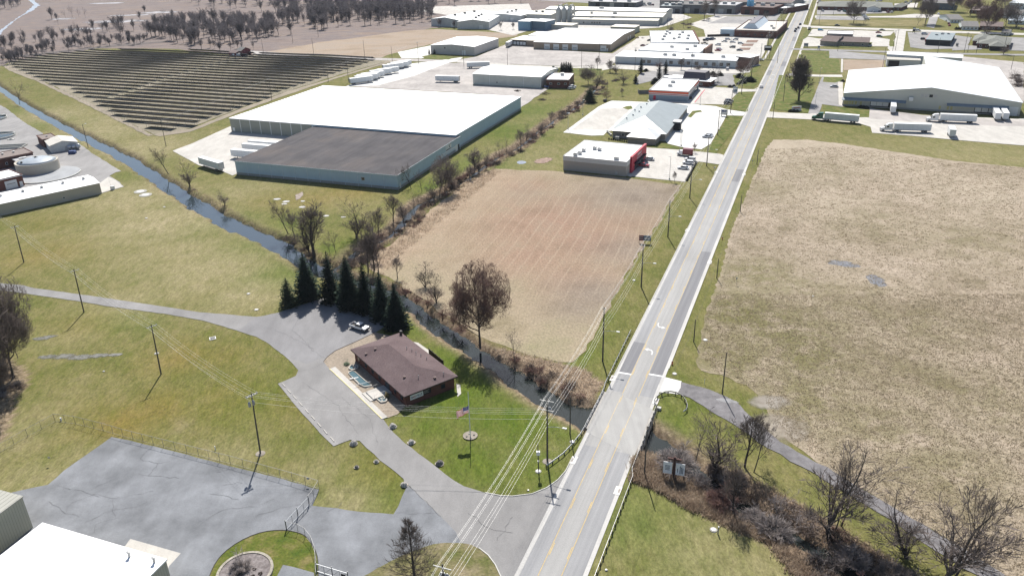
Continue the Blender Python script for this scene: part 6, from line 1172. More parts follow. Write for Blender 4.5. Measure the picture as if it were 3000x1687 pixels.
for k in (.19, .33, .47, .60): dk.door('f', dk.L * k, 2.4, 2.3, z0=.9, name='dock_door').location = Vector((0, -.32, 0))
b2 = B_('rear_wing', 'rear', P(1328, 89.6, 5.2), P(1420, 92, 5.2), P(1440, 82, 5.2), 5.0, M_BRNW, MATS['pale_grey_roof'], 'flat'); b2.o['label'] = 'grey roofed wing behind the dock bays'
M_BLUE = flat('blue_metal', (.16, .30, .42), .6, var=.06); z13 = 8
bt = B_('blue_tower', 'tall blue metal block behind the dock wing', P(1303, 53.5, z13), P(1333, 54.5, z13), P(1342, 48, z13), z13 - .2, M_BLUE, M_RWHITE, 'flat'); bt2 = B_('blue_tower', 'darker blue block with a grey side attached to the blue tower', P(1336, 53, z13), P(1372, 55, z13), P(1388, 49, z13), z13 - .2, flat('slate_blue', (.13, .20, .28), .6), M_RWHITE, 'flat')
M_FW = ribbed('beige_metal', (.43, .43, .40), 1.0, 'XY', dark=.92); M_FR = flat('cream_metal_roof', (.68, .64, .53), .6, var=.06, scale=.2); z14 = 4.8
for (a, c, d, h, lab, rf) in ((P(1439, 49, 4.8), P(1655, 53, 4.8), P(1664, 43, 4.8), 4.8, 'nearest cream roofed shed of the long factory', M_FR), (P(1436, 40, 7), P(1667, 43.5, 7), P(1676, 31, 7), 6.9, 'middle cream roofed hall of the long factory', M_FR), (P(1372, 23, 9), P(1675, 30, 9), P(1680, 22, 9), 8.8, 'farthest white roofed hall of the long factory', M_RWHITE), (P(1325, 36, 7), P(1386, 38, 7), P(1400, 26, 7), 6.9, 'cream roofed hall left of the factory ducts', M_FR), (P(1323, 40, 5), P(1376, 42, 5), P(1385, 37, 5), 4.9, 'small beige lean to below the left factory hall', M_FR), (P(1260, 38.5, 5), P(1320, 40, 5), P(1330, 29, 5), 4.9, 'pale metal hall left of the blue tower', M_FR)):
    f_ = B_('factory_hall', lab, a, c, d, h, M_FW, rf, 'gable', 1.2, .2)
    for k in (.2, .45, .47): f_.unit(f_.L * k, f_.D * .3, 2.2, 2, 2.2, h + .3)
    for k in (.14, .24, .27, .30, .33): f_.win('f', f_.L * k, 1.6, 1.5, 1.2, M_FW)
for x in range(3): t = thing('dust_silo', 'tall beige cylinder with a curved duct before the factory halls', 'silo', P(1405 + x * 14, 57), 0, 'factory dust collectors'); b = MB(); b.lathe((0, 0, 0), [(2.6, 0), (2.6, 11), (1.8, 13), (.8, 14)], 14); b.build('tank', M_FW, t); b = MB(); b.tube([(0, 0, 13.5), (.5, .5, 15.5), (3, 1.5, 16), (4.6, 2, 14), (4.6, 2, 1)], .8, 8); b.build('duct', M_FW, t)
ml = B_('metal_shed', 'long low pale shed behind the brown warehouse', P(1386, 63, 4), P(1438, 65, 4), P(1438, 59, 4), 4, M_FW, M_FR, 'flat'); ml2 = B_('metal_shed', 'pale box shed at the rear right of the brown warehouse', P(1536, 68, 5), P(1597, 70, 5), P(1598, 64, 5), 5.0, M_FW, M_FR, 'flat')
M_PALE = ribbed('pale_grey_metal', (.50, .52, .51), .8, 'XY', dark=.9)
for a, c, d, rh, lab in ((P(1084, 48, 6.6), P(1156, 52, 6.6), P(1210, 31, 6.6), 2.0, 'pale gabled shed nearest the wood'), (P(1150, 60, 5), P(1230, 60, 5), P(1268, 44, 5), 2.0, 'lower pale gabled shed in front of the wood'), (P(1222, 37, 6), P(1310, 40, 6), P(1325, 28, 6), 1.2, 'pale shed joining the two gabled sheds')):
    g_ = B_('gabled_shed', lab, a, c, d, 6.5 if rh > 1.5 else 5.8, M_PALE, MATS['pale_grey_roof'], 'gable', rh, .2, ridge='y')
    for k in (.25, .5, .75): g_.unit(g_.L / 2, g_.D * k, 2, 2, 1.4, g_.h + rh - .1, 'ridge_vent', M_DARK)
    g_.door('f', g_.L * .75, 3.4, 3.6)
# 12 large trucking warehouse right of the road
z20 = 6.6; M_CREAM = ribbed('cream_panel', (.50, .50, .44), .5, 'XY', var=.04, dark=.92); M_RPALE = ribbed('pale_blue_white_roof', (.66, .69, .70), 1.2, 'Y', rough=.5, var=.05, dark=.95)
A20, B20 = P(2123, 235, z20), P(2572, 259.5, z20); C20 = P(2494, 170, z20)
A_, rz_, L_, D_ = rect(A20, B20, C20)
tw = B_('trucking_warehouse', 'very large cream warehouse with white gabled roof and dock bays', A20, B20, V2(B20) + Vector((-math.sin(rz_), math.cos(rz_))) * D_, z20, M_CREAM, M_RPALE, 'gable', 5.2, .25, ridge='y', base=.8)
cutx = tw.L * .497
tw.win('f', tw.L * .5, .1, .1, .9) if False else None
for o in list(tw.o.children):
    if o.name.split('.')[0] in ('roof', 'wall'): bpy.data.objects.remove(o)
D1 = (V2(P(2124, 177.5, z20)) - V2(A20)).dot(Vector((-math.sin(rz_), math.cos(rz_)))); zr_ = z20 + 5.2
for x0, x1, za, zb_, dd in ((0, cutx, z20, zr_, D1), (cutx, tw.L, zr_, z20, D_)):
    b = MB(); b.add([(x0, 0, -.3), (x1, 0, -.3), (x1, 0, zb_), (x0, 0, za), (x0, dd, -.3), (x1, dd, -.3), (x1, dd, zb_), (x0, dd, za)], [(0, 1, 2, 3), (7, 6, 5, 4), (1, 5, 6, 2), (4, 0, 3, 7), (3, 2, 6, 7)]); fixn(b.build('wall', M_CREAM, tw.o))
    e0, e1 = (.25 if x0 == 0 else 0), (.25 if x0 else 0); b = MB(); b.add([(x, y, z + dz) for y in (-.3, dd + .3) for x, z in ((x0 - e0, za), (x1 + e1, zb_)) for dz in (.03, .2)], [(0, 2, 3, 1), (4, 5, 7, 6), (0, 4, 6, 2), (1, 3, 7, 5), (0, 1, 5, 4), (2, 6, 7, 3)]); fixn(b.build('roof', M_RPALE, tw.o))
for x0, x1, nm in ((-.5, tw.L * .37, 1), (tw.L * .6, tw.L * .935, 2)): b = MB(); b.add([(x0, 0, 4.6), (x1, 0, 4.6), (x1, -2.6, 3.7), (x0, -2.6, 3.7), (x0, 0, 4.4), (x1, 0, 4.4), (x1, -2.6, 3.5), (x0, -2.6, 3.5)], [(0, 1, 2, 3), (4, 7, 6, 5), (2, 1, 5, 6), (3, 2, 6, 7), (0, 3, 7, 4)]); fixn(b.build('dock_canopy', ribbed('slate_canopy', (.20, .245, .28), .5, 'X', dark=.85), tw.o))
for x0, x1, xs_ in ((.165, .305, (.185, .22, .255)), (.755, .895, (.775, .812, .85)),): 
    tw.put('dock_surround', 'f', tw.L * x0, tw.L * x1, .6, 3.6, M_DARK, .35)
    for k in xs_: tw.put('dock_door', 'f', tw.L * k - 1.4, tw.L * k + 1.4, 1.0, 3.3, M_DOORW, .4)
tw.door('f', tw.L * .962, 4.2, 4.4); tw.put('end_window', 'f', .5, 3, .8, 2.6, flat('yellow_window', (.52, .46, .22), .4), .06)
for k in (.045, .06, .08, .11): tw.put('window', 'f', tw.L * k - .5, tw.L * k + .5, 1, 2.7, MATS['yellow_window'], .06)
for k in (.565, .61, .63): tw.put('window', 'f', tw.L * k - .5, tw.L * k + .5, 1.1, 2.9, MATS['yellow_window'], .06)
for k in (.455, .48, .505, .53): tw.put('louvre', 'f', tw.L * k - .8, tw.L * k + .8, 6.9, 8.3, M_UNIT if k != .505 else M_DARK, .12)
tw.unit(tw.L * .395, -1, 2.0, 1.6, 1.8, 4.8, 'wall_unit', M_TRIMW); tw.put('side_window', 'l', 8, D_ - 6, 1, 2.4, M_GLASS, .05)
tw.put('ridge_seam', 'f', 0, .01, 0, .01, M_TRIMW) if False else None
rw = B_('metal_shed', 'long white roofed shed behind the trucking warehouse', P(2231, 137, 6), P(2421, 147, 6), P(2418, 139, 6), 6, M_LWALL, M_RWHITE, 'gable', 1, .2)
ow = B_('open_shed', 'pale side shed with dark open bay beside the trucking warehouse', P(2232, 150, 4.5), P(2316, 153, 4.5), P(2322, 146, 4.5), 4.4, M_LWALL, flat('weathered_roof', (.42, .40, .36), .8, var=.2), 'flat'); ow.put('open_bay', 'f', 1, ow.L * .38, .1, 3.9, M_DARK, .1)
# 13 small buildings top right
M_GSH = flat('grey_shingle', (.15, .145, .14), .95, var=.15, scale=.6); M_GSH2 = flat('green_grey_shingle', (.17, .175, .155), .95, var=.12, scale=.6); M_BSH = flat('brown_shingle', (.15, .115, .105), .95, var=.12, scale=.6); M_STN = flat('mixed_stone', (.27, .245, .215), .9, var=.35, scale=1.6)
def house(name, lab, a, c, d, h, wm, rm, kind='gable', rh=2.2, ridge='x', wins=4, ov_=.5, **kw):
    g = B_(name, lab, a, c, d, h, wm, rm, kind, rh, ov_, ridge=ridge, **kw)
    for k in range(wins): g.win('f', g.L * (k + .6) / (wins + .2), 1.4, 1.3, .9)
    return g
r1 = house('restaurant', 'stone and tan restaurant with long brown roof by the side street', P(2084, 104, 3.2), P(2186, 107.5, 3.2), P(2192, 98, 3.2), 3.2, M_STN, M_BSH, 'gable', 2.2)
r1g = B_('stone_gable', 'front', P(2064, 103, 3.4), P(2104, 106, 3.4), P(2112, 96, 3.4), 3.4, M_STN, M_BSH, 'gable', 2.6, .5); r1g.o['label'] = 'stone end wing of the restaurant nearest the main road'
for k in (.3, .6, .8): r1.unit(r1.L * k, r1.D * .5, .8, .8, .8, 5.0, 'roof_vent', M_UNIT)
r2 = B_('tan_building', 'taller tan flat roofed building behind the restaurant', P(2080, 86, 6), P(2145, 88, 6), P(2148, 80, 6), 5.8, flat('tan_stucco', (.27, .235, .2), .9), M_RWHITE, 'flat', par=.5)
r3 = house('service_shop', 'dark flat sloped roof shop with a dark front on its own lot', P(2329, 100, 4), P(2392, 103, 4), P(2396, 84, 4), 4, M_DARK, flat('slate_metal', (.18, .22, .235), .6), 'flat', wins=0, ov_=.3)
for x, y in ((.3, .6), (.5, .75), (.5, .85), (.75, .8)): r3.unit(r3.L * x, r3.D * y, 2, 1.8, 1)
r3.put('red_front', 'l', 1, r3.D - 1, 2.2, 4.1, flat('awning_red', (.4, .08, .08), .6), .6)
r4 = house('office', 'low brick office with broad grey hip roofs at the right', P(2459, 109.5, 3.2), P(2538, 113.5, 3.2), P(2538, 97, 3.2), 3.1, M_BRICK, M_GSH2, 'hip', 3.2, ov_=.8, wins=5)
r5 = B_('entrance_porch', 'porch', P(2491, 116.5, 3), P(2530, 118, 3), P(2530, 110, 3), 2.9, M_DARK, M_GSH2, 'hip', 2.6, .7); r5.o['label'] = 'hip roofed entrance porch in front of the brick office'; r6 = house('office', 'left wing of the brick office with its own hip roof', P(2448, 103, 3.2), P(2490, 105, 3.2), P(2500, 92, 3.2), 3.0, M_BRICK, M_GSH2, 'hip', 3, ov_=.7, wins=2)
house('long_office', 'long brown roofed brick building at the top right of the road', P(2057, 17, 3.4), P(2246, 20, 3.4), P(2242, 8, 3.4), 3.4, M_BRICK, M_GSH2, 'hip', 3.6, ov_=.8, wins=10); pg = B_('entrance_gable', 'gable', P(2181, 20, 4), P(2213, 21, 4), P(2213, 13, 4), 3.9, M_TRIMW, M_GSH2, 'gable', 2, .5, ridge='y'); pg.o['label'] = 'white gabled entrance of the long brown roofed building'; house('long_office', 'lower right wing of the long brown roofed building', P(2242, 19, 3), P(2266, 20, 3), P(2264, 12, 3), 3, M_BRICK, M_GSH2, 'hip', 2.6, ov_=.6, wins=2)
M_SIDING = flat('white_siding', (.60, .64, .66), .8, var=.05)
house('house', 'small white house with grey gable roof behind the clipped hedge', P(2421, 67, 2.9), P(2462, 68, 2.9), P(2462, 56, 2.9), 2.9, M_SIDING, M_GSH, 'gable', 2.4); house('house', 'white house with grey roof left of the hedge house', P(2392, 50, 2.9), P(2424, 50, 2.9), P(2424, 38, 2.9), 2.9, M_SIDING, M_GSH, 'gable', 2.4); house('house', 'dark brown house under the red budding trees', P(2466, 66, 3), P(2522, 68, 3), P(2522, 58, 3), 3, M_BRICK, M_BSH, 'gable', 2.2); house('shed', 'small grey shed near the top right edge', P(2520, 82, 2.4), P(2538, 83, 2.4), P(2540, 76, 2.4), 2.4, M_UNIT, M_GSH, 'gable', 1.4, wins=1)
house('house', 'pale blue roofed house at the far right edge', P(2536, 52, 3), P(2590, 54, 3), P(2590, 42, 3), 3, M_SIDING, flat('blue_grey_roof', (.35, .40, .45), .7), 'gable', 2); house('commercial_building', 'dark wide building at the top right behind bare trees', P(2320, 8, 6), P(2400, 10, 6), P(2400, -2, 6), 6, flat('dark_blue_wall', (.10, .13, .17), .7), M_GSH, 'flat', wins=5); house('commercial_building', 'pale long shed at the far top right corner', P(2540, 8, 6), P(2640, 12, 6), P(2640, -4, 6), 6, M_SIDING, M_RPALE, 'gable', 1.5, wins=4)
house('house', 'grey roofed house at the far right under the trees', P(2520, 36, 3), P(2570, 38, 3), P(2570, 26, 3), 3, M_SIDING, M_GSH, 'gable', 2.2); house('house', 'brown roofed house top right between reddish trees', P(2440, 26, 3), P(2480, 28, 3), P(2480, 16, 3), 3, M_BRICK, M_BSH, 'gable', 2.2)
# 14 far industry left of the road
M_DKW = flat('dark_steel_wall', (.13, .135, .15), .7, var=.2, scale=.2)
for a, c, d, h, wm, rm, lab in ((P(1690, 12, 8), P(1770, 14, 8), P(1780, 5, 8), 7.8, M_DKW, MATS['grey_shingle'], 'large dark factory block at the top of the picture'), (P(1660, 16, 7), P(1716, 17, 7), P(1720, 10, 7), 6.8, M_DKW, MATS['slate_metal'], 'dark shed before the large factory block'), (P(1660, 2, 8), P(1990, 9, 8), P(1995, -16, 8), 7.8, flat('grey_brown_wall', (.25, .24, .23), .8, var=.15, scale=.2), MATS['brown_shingle'], 'broad factory hall closing the view left of the road'), (P(1780, 13, 8), P(1850, 15, 8), P(1852, 6, 8), 7.8, MATS['grey_brown_wall'], M_RGREY, 'grey factory wing with pale doors'), (P(1865, 18, 7), P(1945, 21, 7), P(1955, 8, 7), 6.8, M_BRICK, MATS['brown_shingle'], 'brick works with two blue tanks at its wall'), (P(1945, 20, 5), P(1972, 22, 5), P(1980, 8, 5), 4.8, M_BRICK, M_RWHITE, 'white roofed brick shop beside the road at the top'), (P(1480, 5, 5), P(1600, 8, 5), P(1605, 2, 5), 4.8, M_DKW, M_RGREY, 'low dark sheds of the scrap yard at the top')):
    g = B_('factory_block', lab, a, c, d, h, wm, rm, 'flat', par=.3)
    for k in (.2, .5, .8): g.door('f', g.L * k, 5, 4.5, M_UNIT if k == .5 else M_DARK); g.unit(g.L * k, g.D * .4, 4, 3, 2.4)
for x in range(2): b = MB(); b.lathe((0, 0, 0), [(1.8, 0), (1.8, 12), (1.2, 13.2), (.3, 13.6)], 12); b.bb(-2, -2, -.2, 2, 2, .4); o = b.build('storage_tank', flat('sky_blue_tank', (.22, .55, .78), .4, var=.05)); o.location = P(1881 + x * 8.5, 34.5); tag(o, 'bright blue upright tank against the brick works', 'tank', 'blue tanks at the brick works')
g = B_('ball_court', 'x', P(2228, 128, 4), P(2229, 128, 4), P(2229, 127, 4), 1, M_DARK, M_DARK, 'flat') if False else None
# ---------------------------------------------------------------- solar rows
RZ0 = -math.atan2(.3673, .9301)
SOL = [V2(p) for p in PL([240,129,57,149,20,160,40,177,120,211,175,224,207,245,237,259,295,295,317,309,382,327,430,329,472,322,555,283,622,265,700,233,800,196,870,172,940,152,820,146,700,143,560,134,400,132])]
GAP = [V2(p) for p in PL([650,138,625,147,575,156,500,176,412,201,332,230,275,247,230,262])]
M_PVB = flat('panel_backs', (.040, .047, .068), .5, spec=.5, var=.25, scale=.25); M_FRM = flat('aluminium', (.30, .31, .33), .4, .5)
SOLR = [Vector((road_coords(p)[1], road_coords(p)[0])) for p in SOL]; GAPR = [Vector((road_coords(p)[1], road_coords(p)[0])) for p in GAP]
def xcross(poly, y):
    o = []
    for i in range(len(poly)):
        a, b_ = poly[i - 1], poly[i]
        if (a.y > y) != (b_.y > y): o.append(a.x + (b_.x - a.x) * (y - a.y) / (b_.y - a.y))
    return sorted(o)
y = min(p.y for p in SOLR) + 2.5
while y < max(p.y for p in SOLR) - 2:
    xx = xcross(SOLR, y)
    if len(xx) >= 2 and xx[-1] - xx[0] > 8:
        x0, x1 = round(xx[0] / 6) * 6, round(xx[-1] / 6) * 6; gx_ = xcross(GAPR, y); g = gx_[0] if len(gx_) == 2 else None; g = sum(gx_) / len(gx_) if gx_ and False else None
        for i in range(len(GAPR) - 1):
            a, b_ = GAPR[i], GAPR[i + 1]
            if (a.y > y) != (b_.y > y): g = a.x + (b_.x - a.x) * (y - a.y) / (b_.y - a.y)
        segs = [(x0, x1, 'long row of dark solar panels')] if g is None or not (x0 + 6 < g < x1 - 6) else [(x0, g - 2.6, 'row of dark solar panels left of the diagonal gap'), (g + 2.6, x1, 'row of dark solar panels right of the diagonal gap')]
        for a, c, lb in segs:
            L_ = c - a; q = RP(y, a); t = thing('solar_row', lb + ' facing away', 'solar panels', (q.x, q.y, 0), RZ0, 'rows of solar panels')
            b = MB(); th = R(25); Wd = 4.6; dy, dz = Wd * math.cos(th), Wd * math.sin(th); z0 = 2.85; n_ = max(2, int(L_ / 9)); xs2 = [L_ * k / n_ for k in range(n_ + 1)]; wz = [.22 * math.sin((a + x) * .045 + y * .01) + .1 * math.sin((a + x) * .11) for x in xs2]
            for k in range(n_):
                v = [(x, yy, z0 - z_ + e + wz[k + j]) for j, x in ((0, xs2[k]), (1, xs2[k + 1])) for yy, z_, e in ((0, 0, 0), (dy, dz, 0), (.02, 0, -.07), (dy + .02, dz, -.07))]; b.add(v, [(0, 4, 5, 1), (2, 3, 7, 6), (0, 2, 6, 4), (1, 5, 7, 3)] + ([(0, 1, 3, 2)] if k == 0 else []) + ([(4, 6, 7, 5)] if k == n_ - 1 else []))
            b.build('panel', M_PVB, t); b = MB(); b.tube([(x, -.03, z0 + z_) for x, z_ in zip(xs2, wz)], .055, 4); b.build('frame_edge', M_FRM, t); b = MB()
            for k in range(int(L_ / 6) + 1): b.bb(k * 6, .9, -.2, k * 6 + .1, 1.0, z0 - .5); b.bb(k * 6, 2.6, -.2, k * 6 + .1, 2.7, z0 - 1.28)
            tag(b.build('support_posts', M_FRM, t), kind='stuff')
    y += 9.05

# ---------------------------------------------------------------- vehicles
M_TYRE = flat('tyre', (.02, .02, .02), .85); M_RIM = flat('wheel_rim', (.35, .35, .36), .4, .6); M_CGL = flat('car_glass', (.02, .025, .03), .06, spec=.8, var=.1); M_LAMP = flat('lamp_glass', (.6, .6, .58), .2); M_RLAMP = flat('tail_lamp', (.35, .02, .02), .3)
PAINT = {}
def paint(c):
    cols = dict(white=(.72, .72, .72), silver=(.46, .48, .50), black=(.018, .018, .02), grey=(.16, .165, .17), red=(.30, .02, .03), blue=(.05, .12, .26), skyblue=(.12, .38, .60), maroon=(.16, .02, .03), green=(.02, .12, .09), tan=(.32, .28, .20), navy=(.02, .035, .09), teal=(.02, .14, .12))
    return flat('paint_' + c, cols[c], .28, .1, .6, var=.03)
def cab_body(profile, w_, taper=.12, zt=None):
    """side profile (x, z) swept across the width, upper part drawn in"""
    b = MB(); n = len(profile); zm = max(z for _, z in profile); zb = zt or zm * .62
    f = lambda x, z: w_ / 2 * (1 - taper * max(0, (z - zb) / (zm - zb + 1e-6)))
    b.v = [(x, -f(x, z), z) for x, z in profile] + [(x, f(x, z), z) for x, z in profile]
    b.f = [tuple(range(n)), tuple(range(2 * n - 1, n - 1, -1))] + [((i + 1) % n, i, n + i, n + (i + 1) % n) for i in range(n)]
    return b
def wheels(t, xs_, w_, r=.33, tw=.24, nm='wheel'):
    for x in xs_:
        for sd in (-1, 1):
            b = MB(); y0 = sd * (w_ / 2 - tw / 2 + .02); k = 14; v = []
            for yy in (y0 - tw / 2, y0 + tw / 2): v += [(x + r * math.cos(6.283 * i / k), yy, r + r * math.sin(6.283 * i / k)) for i in range(k)]
            b.add(v, [tuple(range(k)), tuple(range(2 * k - 1, k - 1, -1))] + [((i + 1) % k, i, k + i, k + (i + 1) % k) for i in range(k)]); o = b.build(nm, M_TYRE, t)
            b = MB(); yy = y0 + sd * (tw / 2 + .008); b.add([(x + r * .58 * math.cos(6.283 * i / 10), yy, r + r * .58 * math.sin(6.283 * i / 10)) for i in range(10)], [tuple(range(10)) if sd < 0 else tuple(range(9, -1, -1))]); b.build('rim', M_RIM, o)
def lights(t, xf, xr, w_, z):
    for sd in (-1, 1):
        b = MB(); b.bb(xf - .06, sd * w_ * .36 - .17, z, xf + .03, sd * w_ * .36 + .17, z + .16); b.build('headlight', M_LAMP, t)
        b = MB(); b.bb(xr - .03, sd * w_ * .38 - .12, z + .06, xr + .06, sd * w_ * .38 + .12, z + .24); b.build('tail_light', M_RLAMP, t)
def make_car(kind, col):
    t = thing({'pickup': 'pickup_truck', 'suv': 'parked_car', 'sedan': 'parked_car', 'van': 'delivery_van', 'boxtruck': 'box_truck'}[kind], '-', 'car', (0, 0, 0)); m = paint(col)
    if kind == 'sedan':
        w_ = 1.82; fixn(cab_body([(-2.35, .3), (2.3, .28), (2.4, .55), (2.3, .76), (1.1, .93), (-1.55, .98), (-2.3, .92), (-2.4, .6)], w_, .1, .6).build('body', m, t))
        fixn(cab_body([(1.25, .9), (.35, 1.38), (-1.0, 1.40), (-1.95, .95)], w_ * .93, .26, .95).build('windows', M_CGL, t)); fixn(cab_body([(.42, 1.37), (.30, 1.46), (-.95, 1.47), (-1.15, 1.38)], w_ * .74, .05, 1.3).build('roof', m, t)); wheels(t, (1.45, -1.4), w_); lights(t, 2.34, -2.36, w_, .6)
    elif kind in ('suv', 'van'):
        k = 1.0 if kind == 'suv' else 1.18; w_ = 1.9; fixn(cab_body([(-2.3 * k, .35), (2.25, .35), (2.35, .7), (2.2, .95), (1.2, 1.06), (-2.25 * k, 1.1), (-2.35 * k, .7)], w_, .06, .7).build('body', m, t))
        fixn(cab_body([(1.3, 1.04), (.55, 1.58 * k), (-1.95 * k, 1.60 * k), (-2.25 * k, 1.08)], w_ * .95, .16, 1.05).build('windows', M_CGL if kind == 'suv' else m, t)); fixn(cab_body([(.6, 1.57 * k), (.45, 1.68 * k), (-1.85 * k, 1.70 * k), (-2.02 * k, 1.58 * k)], w_ * .82, .05, 1.5).build('roof', m, t)); wheels(t, (1.4, -1.4 * k), w_, .37); lights(t, 2.3, -2.33 * k, w_, .75)
        if kind == 'van': b = MB(); b.bb(.7, -.86, 1.2, 1.0, .86, 1.5); b.build('windscreen', M_CGL, t)
    elif kind == 'pickup':
        w_ = 1.92; fixn(cab_body([(-2.7, .5), (2.6, .5), (2.7, .75), (2.62, 1.0), (1.35, 1.1), (-.75, 1.1), (-.76, .66), (-2.7, .66)], w_, .05, .8).build('body', m, t))
        for sd in (-1, 1): b = MB(); b.bb(-2.7, sd * .93 - .06, .664, -.765, sd * .93 + .06, 1.12); b.build('bed_side', m, t)
        b = MB(); b.bb(-2.76, -.9, .62, -2.703, .9, 1.1); b.build('tailgate', m, t); b = MB(); b.bb(-2.68, -.86, .663, -.78, .86, .7); b.build('bed_floor', M_DARK, t)
        fixn(cab_body([(1.4, 1.08), (.75, 1.66), (-.5, 1.68), (-.78, 1.08)], w_ * .95, .17, 1.1).build('windows', M_CGL, t)); fixn(cab_body([(.8, 1.65), (.65, 1.76), (-.45, 1.77), (-.55, 1.66)], w_ * .8, .05, 1.5).build('roof', m, t)); wheels(t, (1.75, -1.75), w_, .4); lights(t, 2.66, -2.74, w_, .78); b = MB(); b.bb(2.66, -.9, .45, 2.78, .9, .66); b.build('bumper', M_DARK, t)
    elif kind == 'boxtruck':
        w_ = 2.2; fixn(cab_body([(1.2, .6), (3.6, .6), (3.7, 1.0), (3.5, 1.35), (2.9, 1.45), (2.5, 2.25), (1.2, 2.3)], w_ * .92, .08, 1.4).build('cab', paint('white'), t)); b = MB(); b.bb(-3.2, -1.1, .85, 1.1, 1.1, 3.1); b.build('cargo_box', m, t); b = MB(); b.bb(2.55, -.86, 1.5, 2.88, .86, 2.15); b.build('windscreen', M_CGL, t)
        b = MB(); b.bb(-2.8, -1.13, 1.9, .7, -1.102, 2.3); b.bb(-2.8, -1.13, 2.5, .2, -1.102, 2.8); b.build('lettering', M_TRIMW, t); b = MB(); b.bb(-3.3, -.9, .5, 3.4, .9, .84); b.build('chassis', M_DARK, t); wheels(t, (2.8, -2.1), w_, .45)
    return t
CARS = {}
def car(kind, col, u, v, az, label, group=None):
    """az: heading in degrees, 0 = along +X"""
    p = P(u, v)
    if (kind, col) not in CARS: t = CARS[(kind, col)] = make_car(kind, col)
    else: t = copy_tree(CARS[(kind, col)])
    t.location = (p.x, p.y, .07 if abs(road_coords(p)[1]) < 6 else .1); t.rotation_euler.z = R(az); t['label'] = label; t['category'] = {'pickup': 'pickup', 'boxtruck': 'truck', 'van': 'van'}.get(kind, 'car')
    if group: t['group'] = group
    elif 'group' in t: del t['group']
    return t
RD = math.degrees(math.atan2(.9301, .3673)); RX = RD - 90
car('pickup', 'white', 905, 828, -32, 'white pickup parked on the asphalt by the spruces')
car('pickup', 'red', 1617, 420, RX, 'dark red pickup parked at the red shop front'); car('sedan', 'white', 1632, 403.5, RX + 180, 'white sedan parked nose to the red shop front')
car('sedan', 'white', 1719, 426, RX + 180, 'white sedan nearest the camera on the shop car park'); car('suv', 'white', 1731, 413.5, RX + 180, 'white car parked between two others by the bush row'); car('suv', 'white', 1736, 405, RX + 180, 'white car parked behind another beside the bush row'); car('boxtruck', 'maroon', 1724, 392, RX + 180, 'box truck with maroon box and white lettering on the shop car park')
car('sedan', 'silver', 1779, 347, RX + 180, 'silver car, nearer of two on the bright clinic car park'); car('sedan', 'white', 1782, 343.5, RX + 180, 'white car, farther of two on the bright clinic car park')
car('suv', 'black', 1834, 257, RX + 10, 'black car parked by the verge of the striped shop'); car('suv', 'black', 1831, 262, RX + 5, 'dark car beside the black one near the striped shop')
car('sedan', 'white', 1915, 221, RD, 'white car driving on the main road'); car('suv', 'white', 1829.5, 176.5, 80, 'white car parked by the brick end of the pale building')
car('sedan', 'silver', 2098, 220.5, RX + 185, 'lone silver sedan on the warehouse car park'); car('van', 'silver', 2421, 281, -95, 'pale van parked close to the trucking warehouse wall')
car('sedan', 'white', 1913, 153, RX, 'white sedan at the street edge of the shops car park')
LOTC = [(2070,405,0),(2145,432,0),(2165,402,0),(2105,463,0),(2215,432,0),(2235,408,0),(2280,445,0),(2100,522,4),(2110,505,0),(2212,485,1),(2270,515,1)]
for i, (u, v, c) in enumerate([(1822,106.5,0),(1831,101,0),(1806,115,0),(1843,108,0),(1850,101.5,0),(1863,111.5,0),(1805.5,129,4),(1809,126,0),(1842.5,121,1),(1860.5,128.5,1)]): car('suv' if i % 3 else 'sedan', ('white', 'grey', 'black', 'blue', 'red')[c], u, v, RX if i % 2 else RX + 178, ('white car among the scattered cars on the shops car park', 'grey car parked low on the shops car park', '', '', 'red car parked on the shops car park')[c], 'cars on the shops car park')
for u, v, c in ((1781,101,'blue'),(1788,101.5,'navy'),(1793,100,'grey'),(1775,104,'black'),(1773,118,'grey'),(1772,112,'tan')): car('suv' if c != 'tan' else 'pickup', c, u, v, RX + 20, c + ' vehicle parked close to the shops brick front', 'vehicles at the shops brick front')
for u, v, c, k in ((1618,117,'maroon','sedan'),(1634,118,'tan','van'),(1652,109,'grey','suv'),(1654,106,'silver','sedan'),(1658,103.5,'white','sedan'),(1662,99,'blue','suv'),(1635,104,'black','sedan')): car(k, c, u, v, RX + 8, c + ' ' + ('van' if k == 'van' else 'car') + ' parked on the lot left of the shops')
for i, (u, v, c) in enumerate(((2002,76,'black'),(2000,80.5,'navy'),(2008,72,'grey'),(2013,63.5,'navy'))): car('suv', c, u, v, RD, ('black car waiting at the far junction', 'dark blue car nearest in the queue at the far junction', 'grey car farther back in the queue at the junction', 'dark blue car crossing the far junction')[i])
for i in range(5): car('suv', ('white', 'silver')[i % 2], 2172 + i * 2.2, 40 + i * 2.6, RX + 5, 'pale parked car in the tight row beside the far lawn', 'pale cars beside the far lawn')
for u, v, c in ((2062,24,'silver'),(2069,30,'silver'),(2090,24,'maroon'),(2082,23,'black'),(2098,26,'black'),(2110,30,'grey'),(2124,31,'teal'),(2140,25,'black'),(2196,32,'silver'),(2209,31,'grey'),(2233,33,'maroon'),(2242,33,'white'),(2240,22,'teal'),(2060,5,'silver'),(2066,8,'navy'),(2072,9,'white'),(2206,5,'white'),(2215,4,'silver'),(2278,8,'grey'),(2284,11,'silver'),(2290,7,'white'),(2180,2,'skyblue'),(2190,1,'white'),(2058,10,'maroon')): car('suv', c, u, v, 90, c + ' car on the car park of the long brown roofed building', 'cars at the long office')
